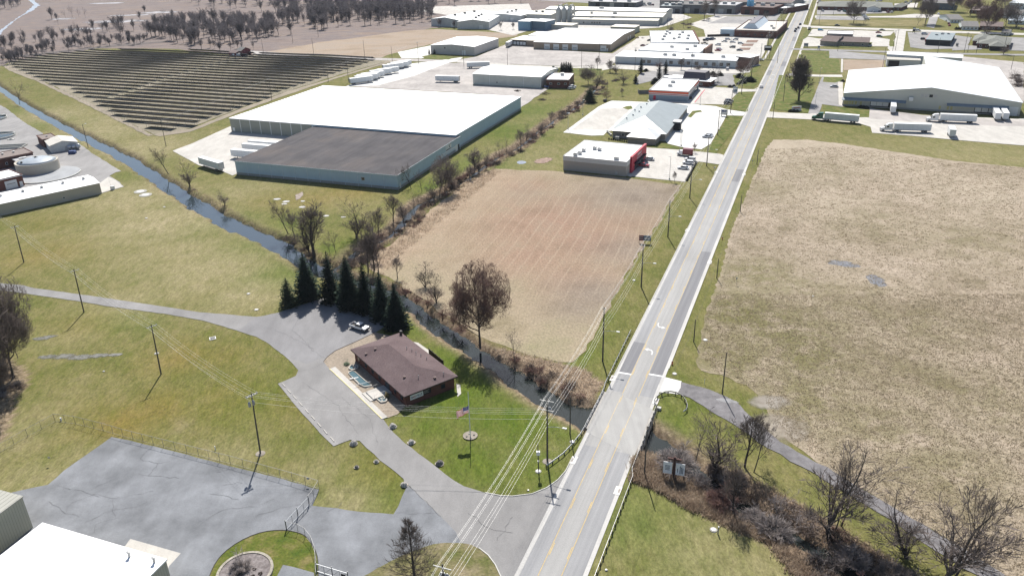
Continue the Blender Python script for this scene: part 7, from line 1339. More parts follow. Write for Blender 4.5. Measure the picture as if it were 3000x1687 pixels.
for u, v, c, k in ((2064,78,'skyblue','suv'),(2106,66,'black','sedan'),(2219,78,'grey','sedan'),(2210,84,'red','sedan'),(2309,79,'white','suv'),(2326,88,'silver','van'),(2323,101,'black','suv'),(2345,105,'black','suv'),(2385,102,'grey','suv'),(2379,103,'black','sedan')): car(k, c, u, v, RX, c + (' van' if k == 'van' else ' car') + ' parked near the restaurant and the slate roofed shop', 'cars by the side street')
for i, (u, v, c) in enumerate(((2360,37,'white'),(2376,44,'maroon'),(2380,49,'black'),(2381,54,'silver'),(2386,61,'maroon'),(2388,66,'red'),(2398,45,'blue'),(2370,42,'grey'))): car('sedan', c, u, v, 70, c + ' car along the far side street by the houses', 'cars along the far side street')
car('sedan', 'maroon', 2574, 76, 0, 'dark red car at the right edge of the picture'); car('suv', 'teal', 2212, 94, RX, 'dark green vehicle behind the restaurant')
for u, v, c in ((1902,49,'silver'),(1670,37,'silver'),(1662,47,'navy'),(1658,50,'black'),(1310,52,'black'),(1480,60,'grey')): car('suv', c, u, v, RX, c + ' vehicle in the yard of the long factory', 'vehicles in the factory yard')
for i, u in enumerate((1830, 1836, 1842, 1849, 1856)): car('suv', ('maroon', 'red', 'black', 'grey', 'black')[i], u, 31, RX, 'car parked in the row before the far factory hall', 'cars before the far factory hall')
r_ = random.Random(4)
for i in range(26): car('suv', r_.choice(('grey', 'black', 'silver', 'navy', 'white', 'maroon')), r_.uniform(1530, 1655), r_.uniform(10, 15.5), r_.uniform(0, 360), 'old vehicle in the crowded yard at the top of the picture', 'vehicles in the far yard')
# trailers and lorries
M_TRL = flat('trailer_white', (.70, .71, .71), .5, var=.04, scale=.5); M_CHAS = flat('chassis_black', (.03, .03, .032), .7)
def trailer_parts(t, L_=16.0, x0=0, seam=True, skirt=False):
    b = MB(); b.bb(x0 - L_, -1.28, 1.15, x0, 1.28, 4.05); b.build('cargo_box', M_TRL, t); b = MB(); b.bb(x0 - L_ - .03, -1.3, 1.05, x0 - L_ - .002, 1.3, 4.08); b.bb(x0 - L_ + .05, -.5, .7, x0 - .4, .5, 1.148); b.build('frame', M_UNIT, t)
    b = MB()
    for k in range(1, int(L_ / 2.0)): b.bb(x0 - k * 2.0 - .03, -1.297, 1.2, x0 - k * 2.0 + .03, 1.297, 4.0)
    b.build('side_post', flat('trailer_seam', (.55, .56, .57), .5), t); wheels(t, (x0 - L_ + 1.9, x0 - L_ + 3.2), 2.5, .5, .5)
    for sd in (-1, 1): b = MB(); b.bb(x0 - 3.2, sd * .8 - .08, .1, x0 - 3.0, sd * .8 + .08, 1.1); b.build('landing_leg', M_CHAS, t)
def make_trailer(L_=16.0): t = thing('semi_trailer', '-', 'trailer'); trailer_parts(t, L_); return t
TRL = {}
def trailer(u, v, az, label, group=None, L_=16.0):
    t = TRL.get(L_); 
    if t is None: t = TRL[L_] = make_trailer(L_)
    else: t = copy_tree(t)
    p = P(u, v); t.location = (p.x, p.y, .08); t.rotation_euler.z = R(az); t['label'] = label; t['category'] = 'trailer'
    if group: t['group'] = group
    return t
def az_of(a, c): d = V2(P(*c)) - V2(P(*a)); return math.degrees(math.atan2(d.y, d.x))
trailer(508.5, 417, az_of((572, 436), (509, 417)), 'white trailer parked alone at the left edge of the warehouse yard')
_ta = math.degrees(wb.o.rotation_euler.z) + 180
for u, v, lb in ((587, 397, 'white trailer at the dock left of the dark roof, nearest one'), (615, 382, 'white trailer at the dock left of the dark roof, middle one'), (630, 373.5, 'white trailer at the dock left of the dark roof, farthest one')): trailer(u, v, _ta, lb)
_tb = az_of((882, 213), (938, 206))
for i, (u, v) in enumerate(((938, 206.5), (950, 201), (955, 197.5), (966, 194), (985, 187), (1003, 183), (1015, 172.5), (1027, 169.5), (1034, 166))): trailer(u, v, az_of((882, 213.5), (938, 206)) + (0 if i < 4 else 1.5), 'white trailer in the parked row between the solar field and the white road' if i else 'nearest white trailer of the row beside the solar field', 'row of white trailers by the solar field')
trailer(1097, 206.5, az_of((1157, 208), (1097, 206.5)), 'white trailer standing alone on the pale gravel lot'); trailer(1232, 170.5, az_of((1172, 173), (1232, 171)), 'white trailer by the access road behind the cream warehouse'); trailer(1290, 113, az_of((1260, 118), (1284, 106)), 'white trailer at the far dock wing')
_d1 = R(0); _dk = math.degrees(tw.o.rotation_euler.z) + 90
for u, v, lb in ((2245, 288.5, 'white trailer backed into the left dock of the trucking warehouse'), (2508, 306, 'left one of two white trailers at the right docks'), (2528, 306, 'right one of two white trailers at the right docks')): t = trailer(u, v, _dk + 180, lb); p = P(u, v); d = Vector((math.cos(R(_dk)), math.sin(R(_dk)))); t.location = (p.x, p.y, .08)
trailer(2394, 349, _dk - 178, 'white trailer standing end on in the truck yard', L_=8.5)
def semi(u, v, az, col, label):
    """(u, v): ground under the nose of the tractor"""
    p = P(u, v); t = thing('semi_truck', label, 'lorry', (p.x, p.y, .08), R(az)); m = paint(col); c = -1.0
    b = cab_body([(-6.3, .6), (-.1, .6), (0, 1.1), (-.15, 1.75), (-1.9, 2.05), (-2.5, 3.0), (-3.3, 3.75), (-5.2, 3.95), (-5.25, .9)][1:], 2.35, .12, 1.9); fixn(b.build('cab', m, t))
    b = MB(); b.add([(-1.93, -.95, 2.1), (-1.93, .95, 2.1), (-2.47, .88, 2.95), (-2.47, -.88, 2.95)], [(0, 1, 2, 3)]); o = b.build('windscreen', M_CGL, t); o.location = (.03, 0, .03)
    for sd in (-1, 1): b = MB(); b.bb(-3.6, sd * 1.14 - .04, 2.0, -2.6, sd * 1.14 + .04, 2.75); b.build('side_window', M_CGL, t); b = MB(); b.bb(-2.0, sd * 1.35 - .1, 1.9, -1.8, sd * 1.35 + .1, 2.6); b.build('mirror', M_CHAS, t); b = MB(); b.bb(-6.6, sd * .95 - .3, .55, -5.3, sd * .95 + .3, 1.05); b.build('fuel_tank', M_RIM, t)
    b = MB(); b.bb(.0, -.8, .8, .06, .8, 1.6); b.bb(-.2, -1.15, .35, .05, 1.15, .6); b.build('grille', M_RIM if col != 'green' else M_UNIT, t); b = MB(); b.bb(-8.6, -.5, .75, -5.2, .5, 1.05); b.build('chassis', M_CHAS, t); wheels(t, (-1.3, -6.6, -7.9), 2.4, .52, .42)
    r = thing('trailer', '-', '-', (0, 0, 0)); r.parent = t; del r['label']; del r['category']; r.location = (-5.9, 0, 0); trailer_parts(r, 16.0)
    for q in list(r.children): q.parent = t; q.location.x += -5.9
    for q in t.children: pass
    bpy.data.objects.remove(r); return t
semi(2042, 301, az_of((2164, 311.5), (2042, 301)), 'green', 'lorry with dark green cab and white trailer at the yard entrance'); semi(2213, 330, az_of((2341, 334), (2213, 330)), 'white', 'white lorry parked nearest the dry grass in the truck yard'); semi(2329, 305.5, az_of((2459, 311), (2329, 305.5)), 'white', 'white lorry parked before the middle of the trucking warehouse')
# ---------------------------------------------------------------- poles and lines
M_WOOD = flat('pole_wood', (.095, .085, .075), .9, var=.2, scale=2); M_STEEL = flat('galvanised', (.33, .34, .35), .45, .5); M_WIRE = flat('wire', (.50, .50, .49), .5, .2); M_INS = flat('insulator', (.5, .5, .48), .4); M_XARM = flat('crossarm', (.50, .49, .46), .8)
def upole(u, v, h, label, arm=0, az=0, lean=(0, 0), transformer=0, lamp=None, double=False, group='utility poles', cap_=False, r=.16):
    p = P(u, v); t = thing('utility_pole', label, 'pole', p, az, group); b = MB(); top = Vector((lean[0], lean[1], h)); b.tube([(0, 0, -.5), top * .5, top], [r * 1.15, r, r * .75], 8); b.build('pole', M_WOOD, t)
    if arm:
        for k in range(2 if double else 1):
            y = .12 if k == 0 else -.12; b = MB(); b.bb(-arm / 2, y - .06, 0, arm / 2, y + .06, .13); o = b.build('crossarm', M_XARM, t); o.location = (top.x, top.y, h - .55)
            for x in (-arm * .46, -arm * .2, arm * .2, arm * .46): b = MB(); b.lathe((x, y, .13), [(.05, 0), (.08, .08), (.06, .22), (.02, .26)], 6); b.build('insulator', M_INS, o)
    for k in range(transformer): b = MB(); x = (-.42, .42, 0)[k]; b.lathe((x, .3 if k < 2 else -.42, h - 2.6), [(.26, 0), (.28, .1), (.28, .85), (.2, .95), (.06, 1.2)], 10); b.build('transformer', M_STEEL, t)
    if lamp:
        z, L_, a = lamp; b = MB(); d = Vector((math.cos(a - az), math.sin(a - az), 0)); b.tube([(0, 0, z), d * L_ * .5 + Vector((0, 0, z + .5)), d * L_ + Vector((0, 0, z + .65))], .035, 5); o = b.build('lamp_arm', M_STEEL, t); b = MB(); c = d * (L_ + .25) + Vector((0, 0, z + .62)); b.box(c, (.75, .28, .16), a - az); b.build('lamp_head', M_TRIMW, o)
    if cap_: b = MB(); b.lathe((0, 0, -.02), [(1.0, 0), (.9, .06), (.3, .12)], 14); b.build('collar', M_SAND, t)
    t['top'] = h; return t
def P3(u, v, h): p = P(u, v); return Vector((p.x, p.y, h))
RZ = math.atan2(.9301, .3673) - math.pi / 2
MP = [RP(-60, -10.4)] + [P(u, v) for u, v in ((1377, 1160), (1516, 908), (1613, 722), (1680, 596), (1735, 498), (1777.5, 418), (1805, 340))] + [RP(s, -13.0) for s in (295, 345, 400, 460, 520, 590, 660, 740)]
LB = ('pole at the bottom edge under the white wires', 'tall pole on the lawn corner with a lamp over the junction', 'tall pole at the near end of the guardrail', 'pole at the road side of the stubble field, nearest one', 'pole on the verge beside the stubble field sign', 'pole at the far corner of the stubble field', 'pole by the red shop entrance', 'pole on the verge before the clinic car park')
hs = [15, 14.6, 14.5, 13.2, 12.6, 12.4, 12.2, 12] + [12] * 8
LA = math.atan2(-.3673, .9301)
for i, p in enumerate(MP):
    b = p - Vector((0, 0, 0)); q = b
    d = V2(P(0, 0)) if False else None
    t = thing('utility_pole', LB[i] if i < len(LB) else 'utility pole in the far line left of the main road', 'pole', (p.x, p.y, 0), RZ, 'utility poles along the main road'); h = hs[i]
    m = MB(); m.tube([(0, 0, -.5), (0, 0, h * .5), (0, 0, h)], [.21, .18, .13], 8); m.build('pole', M_WOOD, t)
    if i in (0, 1):
        for z in ((h - .5, h - 2.6) if i else (h - .6,)): m = MB(); m.bb(-1.4, -.2, 0, 1.4, -.07, .14); o = m.build('crossarm', M_XARM, t); o.location.z = z
        for k in range(2 if i else 3): m = MB(); m.lathe((.45 - .45 * k, .35, h - 3.2), [(.28, 0), (.3, .1), (.3, .9), (.2, 1), (.06, 1.25)], 10); m.build('transformer', M_STEEL, t)
    else: m = MB(); m.bb(-.5, -.07, h - .45, .5, .07, h - .3); m.build('crossarm', M_XARM, t)
    if i in (1, 2, 3, 4, 5, 6): m = MB(); z = h * .56; m.tube([(.1, 0, z), (1.5, 0, z + .35), (3.2, 0, z + .45)], .045, 5); o = m.build('lamp_arm', M_STEEL, t); m = MB(); m.bb(3.1, -.16, z + .38, 3.9, .16, z + .56); m.build('lamp_head', M_TRIMW, o)
    if i in (1,): m = MB(); m.lathe((0, 0, -.02), [(1.0, 0), (.9, .08), (.3, .14)], 14); m.build('collar', M_SAND, t)
def wire(label, pts, r=.02, sag=.9, cat='wire', group=None, m=None, n=10):
    w_ = []
    for a, b in zip(pts[:-1], pts[1:]):
        for k in range(n): t = k / n; q = a.lerp(b, t); q = Vector((q.x, q.y, q.z - sag * 4 * t * (1 - t))); w_.append(q)
    w_.append(pts[-1]); b = MB(); b.tube(w_, r, 4, False); o = b.build('power_line', m or M_WIRE); return tag(o, label, cat, group)
off = lambda i, x, z: Vector((MP[i].x + math.cos(RZ) * x, MP[i].y + math.sin(RZ) * x, hs[i] + z))
ext = lambda x, z: Vector((MP[0].x + math.cos(RZ) * x - ROAD_D.x * 46, MP[0].y + math.sin(RZ) * x - ROAD_D.y * 46, hs[0] + z))
GW = 'overhead wires along the main road'
for x, z, r in ((-.55, .12, .016), (-.3, .2, .014), (.4, .12, .016), (.65, .1, .013)): wire('bright overhead wire in the top bundle along the main road', [ext(x * 1.5, z)] + [off(i, x, z) for i in range(len(MP))], r, 1.0, 'power line', GW)
for x, z, r in ((.3, -3.2, .015), (.25, -4.4, .014), (.28, -5.6, .015)): wire('lower overhead cable along the main road poles', [ext(x, z)] + [off(i, x, z) for i in range(len(MP))], r, .9, 'power line', GW)
# line across the office lawn
LP = [(60, 660, 12.5), (211, 785, 13), (405, 940, 13.2), (655, 1140, 14.2)]
LPP = [P(u, v) for u, v, h in LP]; la = math.atan2(LPP[3].y - LPP[0].y, LPP[3].x - LPP[0].x) - math.pi / 2
lab = ('utility pole beyond the lane at the left, farthest of the lawn line', 'utility pole just below the lane on the left lawn', 'utility pole in the middle of the left lawn with a pale crossarm', 'utility pole with transformers beside the fenced asphalt yard')
for i, ((u, v, h), lb) in enumerate(zip(LP, lab)): upole(u, v, h, lb, 2.4, la, (-.45, .1), 2 if i == 3 else 0, None, i == 3, 'utility poles crossing the office lawn', i == 3)
def lo(i, x, z): p = LPP[i]; ca, sa = math.cos(la), math.sin(la); lx, ly = -.45 + x, .1; return Vector((p.x + lx * ca - ly * sa, p.y + lx * sa + ly * ca, LP[i][2] - .3 + z))
far_ = [Vector((LPP[0].x * 2 - LPP[1].x + dx, LPP[0].y * 2 - LPP[1].y, 12.5)) for dx in (-1.1, -.5, .5, 1.1)]
for k, x in enumerate((-1.1, -.5, .5, 1.1)): wire('thin overhead wire crossing the office lawn', [far_[k]] + [lo(i, x, .1) for i in range(4)] + [off(1, -.9 + .3 * k, -2.4 - .35 * k)], .011, 1.1, 'power line', 'overhead wires across the office lawn')
wire('single low cable crossing the office lawn', [lo(0, 0, -1.6), lo(1, 0, -1.6), lo(2, 0, -1.6), lo(3, 0, -1.8), off(1, 0, -4.6)], .013, 1.2, 'power line', 'overhead wires across the office lawn')
# other poles: (u, v, height, label, arm)
OTH = [(1817, 990, 10.5, 'bare pole standing alone at the gravel track', 0), (1745, 860, 6.3, 'pole on the right verge near the hydrant', 0), (1803, 700, 6.3, 'pole on the right verge beside the dark road patch', 0), (1862, 533, 6.2, 'pole on the right verge of the dry meadow', 0), (1904, 414, 6.2, 'pole on the right verge nearest the yard entrance', 0), (1621, 1195, 11.3, 'tall pole leaning beside the bridge guardrail on the right', 0), (1434, 1092, 9.2, 'pole at the left guardrail before the bridge', 0), (1944, 300, 9, 'pole at the truck yard entrance', 0), (1970, 256, 9, 'slim pole on the lawn left of the big upright tree', 0), (1973, 222, 9, 'slim pole on the verge by the footpath', 0), (1985, 192, 9, 'slim pole on the verge beyond the big tree', 0), (2003, 192, 9, 'slim pole beside the footpath beyond the big tree', 0), (1527, 233, 7, 'slim pole on the lawn near the screen fence', 0),
 (418, 369, 13, 'tall pole at the near corner of the solar field', 1.6), (222, 372, 11.5, 'pole with lamp on the creek bank by the treatment works', 0), (684, 252, 13, 'pole on the bank behind the white warehouse roof', 1.6), (877, 206, 13, 'pole at the left end of the trailer row', 1.6), (826, 205, 7, 'short pole by the solar lane', 0), (663, 136, 11, 'pole on the far edge of the solar field, left one', 0), (790, 143, 14, 'pole on the far edge of the solar field, middle one', 0), (918, 149, 14, 'pole on the far edge of the solar field, right one', 0), (987, 155, 11, 'pole at the end of the solar lane', 0), (1053, 160, 15, 'pole left of the square pale warehouse', 1.6), (1167, 166, 15, 'pole before the corner of the square pale warehouse', 1.6), (737, 110, 12, 'pole at the edge of the tan field, left one', 0), (801, 94, 14, 'pole at the edge of the tan field by the wood', 0),
 (1463, 173, 14, 'pole on the grass left of the long pale building', 0), (1507, 149, 12, 'pole with floodlight before the brown warehouse', 0), (1277, 167, 14, 'pole by the access road near the cream warehouse', 1.6), (1543, 125, 12, 'pole at the corner of the brown warehouse', 1.6), (1597, 178, 15, 'pole with three transformers at the end of the long pale building', 2), (1739, 179, 12, 'pole before the middle of the long pale building', 0), (1678, 77, 12, 'pole in the brush hedge behind the shops', 0), (1730, 58, 14, 'pole by the railway hedge, nearer', 1.6), (1719, 72, 12, 'pole by the railway hedge beside the shops', 0), (1955, 160, 12, 'pole on the verge by the shops car park', 0), (1929, 145, 12, 'slim pole left of the main road by the shop sign', 0), (1944, 105, 11, 'slim pole left of the main road at the brick store', 0), (1968, 80, 11, 'slim pole left of the main road at the junction', 0),
 (2245, 131, 15, 'tall pole at the side street, left of a pair', 2), (2252, 128, 15, 'tall pole at the side street, right of a pair', 2), (2425, 134, 14, 'tall pole right of the slate roofed shop', 2), (2434, 132, 12, 'second pole right of the slate roofed shop', 1.6), (2107, 130, 10, 'pole in front of the restaurant', 0), (2220, 172, 13, 'pole before the open bay shed', 0), (2172, 64, 13, 'pole on the lawn before the long brown roofed building', 0), (2060, 64, 12, 'pole at the far junction lawn', 0), (2096, 40, 9, 'lamp pole on the far car park', 0), (2358, 136, 11, 'pole on the grass strip below the slate roofed shop', 0), (2455, 136, 11, 'pole on the grass strip below the brick office', 0), (2524, 132, 13, 'tall pole at the end of the grass strip', 1.6), (2543, 176, 9, 'pole by the brush at the right edge', 0), (2030, 60, 11, 'pole on the far verge right of the main road', 0), (2042, 30, 11, 'far pole on the verge right of the main road', 0), (2325, 70, 11, 'pole by the side street corner tree', 0)]
for u, v, h, lb, a in OTH: upole(u, v, h, lb, a, RZ, lamp=(h * .93, 1.6, 1.2) if 'floodlight' in lb or 'with lamp' in lb else None, group='utility and lamp poles', transformer=3 if 'three trans' in lb else 0, r=.13)
G2 = 'overhead wires on the right verge'
RV = [P3(1621, 1195, 11), P3(1745, 860, 6), P3(1803, 700, 6), P3(1862, 533, 6), P3(1904, 414, 6), P3(1944, 300, 8.8)]
for dz in (0, -.8): wire('thin wire along the right verge poles', [P3(1490, 1560, 11 + dz)] + [q + Vector((0, 0, dz)) for q in RV], .014, .7, 'power line', G2, M_CHAS)
SW = [P3(418, 369, 12.6), P3(684, 252, 12.6), P3(877, 206, 12.6), P3(1053, 160, 14.5)]
for dx in (-.6, .6): wire('thin wire between the poles beside the solar field', [q + Vector((dx, 0, 0)) for q in SW], .02, 1, 'power line', 'wires beside the solar field')
# car park lamps
def lampost(u, v, h, lb, heads=1, az=0.0, sqb=True):
    t = thing('lamp_post', lb, 'lamp post', P(u, v), az, 'car park lamp posts'); b = MB(); b.tube([(0, 0, .5), (0, 0, h)], [.09, .06], 6); b.build('pole', M_STEEL, t); b = MB(); b.lathe((0, 0, -.1), [(.3, 0), (.3, .75), (.2, .8)], 10); b.build('base', M_KERB, t)
    for k in range(heads): s = 1 if k == 0 else -1; b = MB(); b.bb(min(0, s * .9), -.18, h - .05, max(0, s * .9), .18, h + .1); b.build('lamp_head', M_UNIT if heads == 1 else M_TRIMW, t)
for a in ((1684, 452, 9.5, 'lamp post at the near edge of the red shop car park', 1, math.pi), (1710, 382, 9, 'lamp post between the shop and clinic car parks', 1, 1.5), (1761, 265, 7.5, 'lamp post at the edge of the striped shop car park', 1, 0), (1663, 208, 11, 'twin headed lamp post behind the cone evergreens', 2, 0), (1806, 207, 12, 'twin headed lamp post right of the dark roofed bank', 2, 0), (1714, 368, 8, 'lamp post on the near edge of the clinic car park', 1, .5), (1810, 328, 8, 'lamp post at the verge of the clinic car park', 1, 3), (1429, 326, 8, 'slim lamp post at the grass edge left of the clinic', 1, 0), (1466, 290, 8, 'slim lamp post beside the empty concrete lot', 1, 0), (1838, 120, 9, 'lamp post among the cars of the shops car park', 2, 0), (1900, 75, 9, 'lamp post at the brick store', 1, 0), (2049, 275, 9, 'lamp post left of the trucking warehouse car park', 1, 0), (2060, 210, 9, 'lamp post at the far end of the trucking warehouse car park', 1, 0)): lampost(*a)
# ---------------------------------------------------------------- guardrails
M_RAIL = flat('guardrail_steel', (.34, .345, .35), .4, .5, var=.15); M_POSTW = flat('guardrail_post', (.07, .06, .055), .9)
def guard(name, lb, pts, post=1.9, h=.75, inner=1, mat=None):
    p = [V2(q) for q in pts]; t = thing(name, lb, 'guardrail', (p[0].x, p[0].y, 0)); o = p[0]; p = [q - o for q in p]; b = MB(); n = len(p); dv = []
    for i in range(n): d = (p[min(i + 1, n - 1)] - p[max(i - 1, 0)]).normalized(); dv.append(Vector((-d.y, d.x)))
    prof_ = [(.0, h - .32), (.07, h - .25), (0, h - .17), (.07, h - .09), (0, h), (-.03, h), (-.03, h - .32)]; m_ = len(prof_)
    b.v = [(*(p[i] + dv[i] * x * inner), z) for i in range(n) for x, z in prof_]; b.f = [(i * m_ + k, i * m_ + (k + 1) % m_, (i + 1) * m_ + (k + 1) % m_, (i + 1) * m_ + k) for i in range(n - 1) for k in range(m_)]; fixn(b.build('rail', mat or M_RAIL, t))
    s = 0; last = -9
    for i in range(n - 1):
        L_ = (p[i + 1] - p[i]).length; k = 0.0
        while k < L_:
            if s + k - last >= post: q = p[i].lerp(p[i + 1], k / L_) - dv[i] * .14 * inner; c = MB(); c.box((q.x, q.y, h / 2 - .2), (.16, .16, h + .45), math.atan2(dv[i].y, dv[i].x)); c.build('rail_post', M_POSTW, t); last = s + k
            k += .1
        s += L_
    return t
guard('guardrail', 'long steel guardrail at the left of the road from the bridge past the verge', [RP(s, n) for s, n in ((-16.5, -9.6), (-12, -7.8), (-8, -6.9), (-4, -6.35))] + [RP(s, -6.3) for s in np.arange(-2, 16, 2)] + [RP(s, -6.6 - .012 * (s - 16)) for s in np.arange(16, 46, 3)], inner=-1)
guard('guardrail', 'steel guardrail along the right of the road below the bridge', [RP(s, 6.85 if s < -12 else 6.2) for s in np.arange(-46, -8, 2)] + [RP(-8, 6.2)], inner=1)
cv = [RP(s, 6.2) for s in (-8, -4, 0, 4, 8, 11)] + [V2(P(*q)) for q in ((1645, 1012), (1652, 1003), (1661, 996), (1673, 991), (1687, 990), (1702, 993), (1715, 1000), (1724, 1011), (1729, 1024), (1727, 1034), (1718, 1041))]
guard('guardrail', 'guardrail that curls round the grass at the far right end of the bridge', cv, 1.7, .8, 1)
br2 = thing('bridge_railing', 'dark steel railing hung on the right side of the bridge', 'railing', RP(0, 6.75), RZ)
b = MB(); [b.tube([(.0, -6, z), (.0, 10, z)], .04, 5) for z in (-.2, .3, .8)]; b.build('rails', M_CHAS, br2)
for k in range(9): b = MB(); b.box((.02, -6 + k * 2, .1), (.1, .12, 1.5)); b.build('rail_post', M_CHAS, br2)
b = MB(); b.bb(-.3, 10.2, -1.5, .6, 10.9, .55); b.build('end_block', M_KERB, br2)
# ---------------------------------------------------------------- chain link fences and gates
M_FPOST = flat('fence_steel', (.20, .20, .20), .5, .4); M_MESH = flat('fence_wire', (.30, .30, .30), .5, .4)
def chain(lb, pts, h=2.0, sp=3.0, mesh=True, post_m=None, top=True, barb=True, dark=False):
    p = [V2(q) for q in (PL(pts) if not hasattr(pts[0], '__len__') else pts)]; o = p[0]; t = thing('chain_link_fence', lb, 'fence', (o.x, o.y, 0)); p = [q - o for q in p]; b = MB(); w_ = MB()
    for a, c in zip(p[:-1], p[1:]):
        d = c - a; L_ = d.length
        if L_ < .3: continue
        if top: b.tube([(*a, h), (*c, h)], .03, 4, False)
        b.tube([(*a, .08), (*c, .08)], .022, 4, False)
        n = max(1, round(L_ / sp))
        for k in range(n + 1 if c == p[-1] else n): q = a.lerp(c, k / n); m_ = MB(); m_.tube([(*q, -.2), (*q, h + .05)], .04, 5); m_.build('fence_post', post_m or M_FPOST, t)
        if mesh:
            st_ = .45; m_ = int((L_ + h) / st_); u = d / L_
            for k in range(m_):
                s0 = k * st_ - h; a0 = max(0, s0); a1 = min(L_, s0 + h)
                if a1 <= a0: continue
                for fl in (0, 1):
                    z0, z1 = (a0 - s0, a1 - s0) if not fl else (h - (a0 - s0), h - (a1 - s0)); A_, B2 = a + u * a0, a + u * a1; w_.tube([(*A_, z0), (*B2, z1)], .004, 3, False)
    b.build('rails', post_m or M_FPOST, t)
    if mesh and w_.v: w_.build('wire_mesh', M_MESH, t)
    return t
chain('chain link fence along the far edge of the asphalt yard', [139, 1060, 190, 1066, 260, 1083, 310, 1098, 412, 1124, 500, 1146, 580, 1166, 645, 1184, 736, 1209, 803, 1229], 2.0)
chain('short chain link fence running back to the sliding gate', [803, 1229, 790, 1252, 778, 1268], 2.0, 2.2)
chain('chain link fence going off the left edge of the lawn', [139, 1060, 70, 1098, 0, 1138, -80, 1190], 1.9)
chain('curved chain link fence on the grass oval by the gate', [722, 1332, 750, 1338, 768, 1348, 784, 1368, 794, 1395, 796, 1417, 797, 1460], 1.9, 2.0)
chain('chain link fence between the solar field and the creek', [-60, 155, 17, 170, 60, 185, 140, 222, 210, 258, 300, 307, 360, 333, 380, 342, 420, 335, 480, 322, 600, 274, 720, 230, 870, 180, 975, 154], 1.9, 7.5, False)
def gate(lb, a, c, h=1.9, truss=False):
    A_, C_ = V2(P(*a)), V2(P(*c)); d = C_ - A_; t = thing('sliding_gate', lb, 'gate', (A_.x, A_.y, 0), math.atan2(d.y, d.x)); L_ = d.length; b = MB(); b.tube([(0, 0, h), (L_, 0, h)], .06, 5); b.tube([(0, 0, .2), (L_, 0, .2)], .06, 5); b.build('frame', flat('gate_steel', (.50, .51, .52), .4, .4), t)
    n = 5
    for k in range(n): b = MB(); x = L_ * k / (n - 1); b.tube([(x, 0, .2), (x, 0, h)], .035, 5); b.build('upright', M_FPOST, t)
    if truss:
        for k in range(n - 1): b = MB(); b.tube([(L_ * k / (n - 1), 0, .2), (L_ * (k + 1) / (n - 1), 0, h)], .03, 5); b.build('brace', M_FPOST, t)
        b = MB(); b.bb(L_ * .8, -.05, .5, L_ * .93, .05, 1.3); b.build('lock_plate', M_DARK, t)
    for x in (0, L_ * .5, L_): b = MB(); b.tube([(x, .12, -.2), (x, .12, h + .3)], .07, 6); b.build('gate_post', M_FPOST, t)
    w_ = MB()
    for k in range(int(L_ / .4)): w_.tube([(k * .4, 0, .2), (min(L_, k * .4 + 1.5), 0, h)], .004, 3, False); w_.tube([(k * .4, 0, h), (min(L_, k * .4 + 1.5), 0, .2)], .004, 3, False)
    w_.build('wire_mesh', M_MESH, t)
gate('long sliding steel gate standing across the asphalt drive', (722, 1332), (779, 1270)); gate('braced steel gate with a dark lock plate at the bottom edge', (797, 1438), (876, 1462), 1.8, True)
for u, v, lb in ((777, 1205, 'small grey sign on the fence near the gate corner'), (128, 1152, 'small grey sign on the left lawn fence')): sg_ = thing('fence_sign', lb, 'sign', P(u, v + 14)); b = MB(); b.bb(-.25, -.03, 1.3, .25, 0, 1.75); b.build('plate', M_UNIT, sg_)
# ---------------------------------------------------------------- small things
def rock(u, v, s, lb, dark=False):
    r_ = random.Random(int(u)); b = MB(); b.lathe((0, 0, 0), [(s * .9, -.2), (s * 1.0, .15), (s * .85, s * .6), (s * .5, s * .95), (s * .1, s * 1.05)], 9); b.v = [(x * r_.uniform(.82, 1.15), y * r_.uniform(.7, 1.0), z * r_.uniform(.9, 1.1)) for x, y, z in b.v]; o = b.build('boulder', flat('boulder_dark' if dark else 'boulder_pale', (.16, .15, .14) if dark else (.38, .36, .33), .95, var=.35, scale=2.5)); o.location = P(u, v); o.rotation_euler.z = r_.uniform(0, 6); tag(o, lb, 'boulder', 'boulders edging the drive')
    soft('bare_soil', disc(u, v, s * 1.5, s * 1.4), ((.34, .30, .26), (.44, .40, .35), .95), 1.5, .3)
for a in ((988, 1074, .85, 'pale boulder beside the drive below the walkway'), (1035, 1114, .8, 'round boulder between the drive and the flagpole'), (1106, 1167, .85, 'dark speckled boulder at the bend of the drive lawn', True), (890, 1117, .85, 'big pale boulder at the tip of the wheel stop row'), (947, 1162, .55, 'small boulder on the inner lawn edge'), (1017, 1221, .75, 'boulder where the two drives fork'), (897, 1176, .5, 'small dark stone on the inner lawn', True)): rock(*a)
a0, a1 = (714.5, 969.5), (836, 1110); N_ = 9
def wstop():
    t = thing('wheel_stop', '-', 'wheel stop'); b = MB(); b.extr([(-.09, 0), (.09, 0), (.06, .14), (-.06, .14)], -.95, .95); fixn(b.build('block', flat('wheel_stop_concrete', (.52, .49, .44), .9, var=.1, scale=3), t)); return t
W0 = wstop(); da_ = V2(P(*a1)) - V2(P(*a0))
WP = [(714, 969), (727.5, 984.5), (742, 1000), (756.5, 1016.5), (772, 1034), (787.5, 1051), (803, 1068.5), (818.5, 1086), (836, 1105)]
for i, (u, v) in enumerate(WP): t = W0 if i == 0 else copy_tree(W0); t.location = P(u, v, .05); t.rotation_euler.z = math.atan2(da_.y, da_.x) - math.pi / 2; t['label'] = 'concrete wheel stop in the row along the parking bay edge'; t['group'] = 'wheel stops of the office parking'
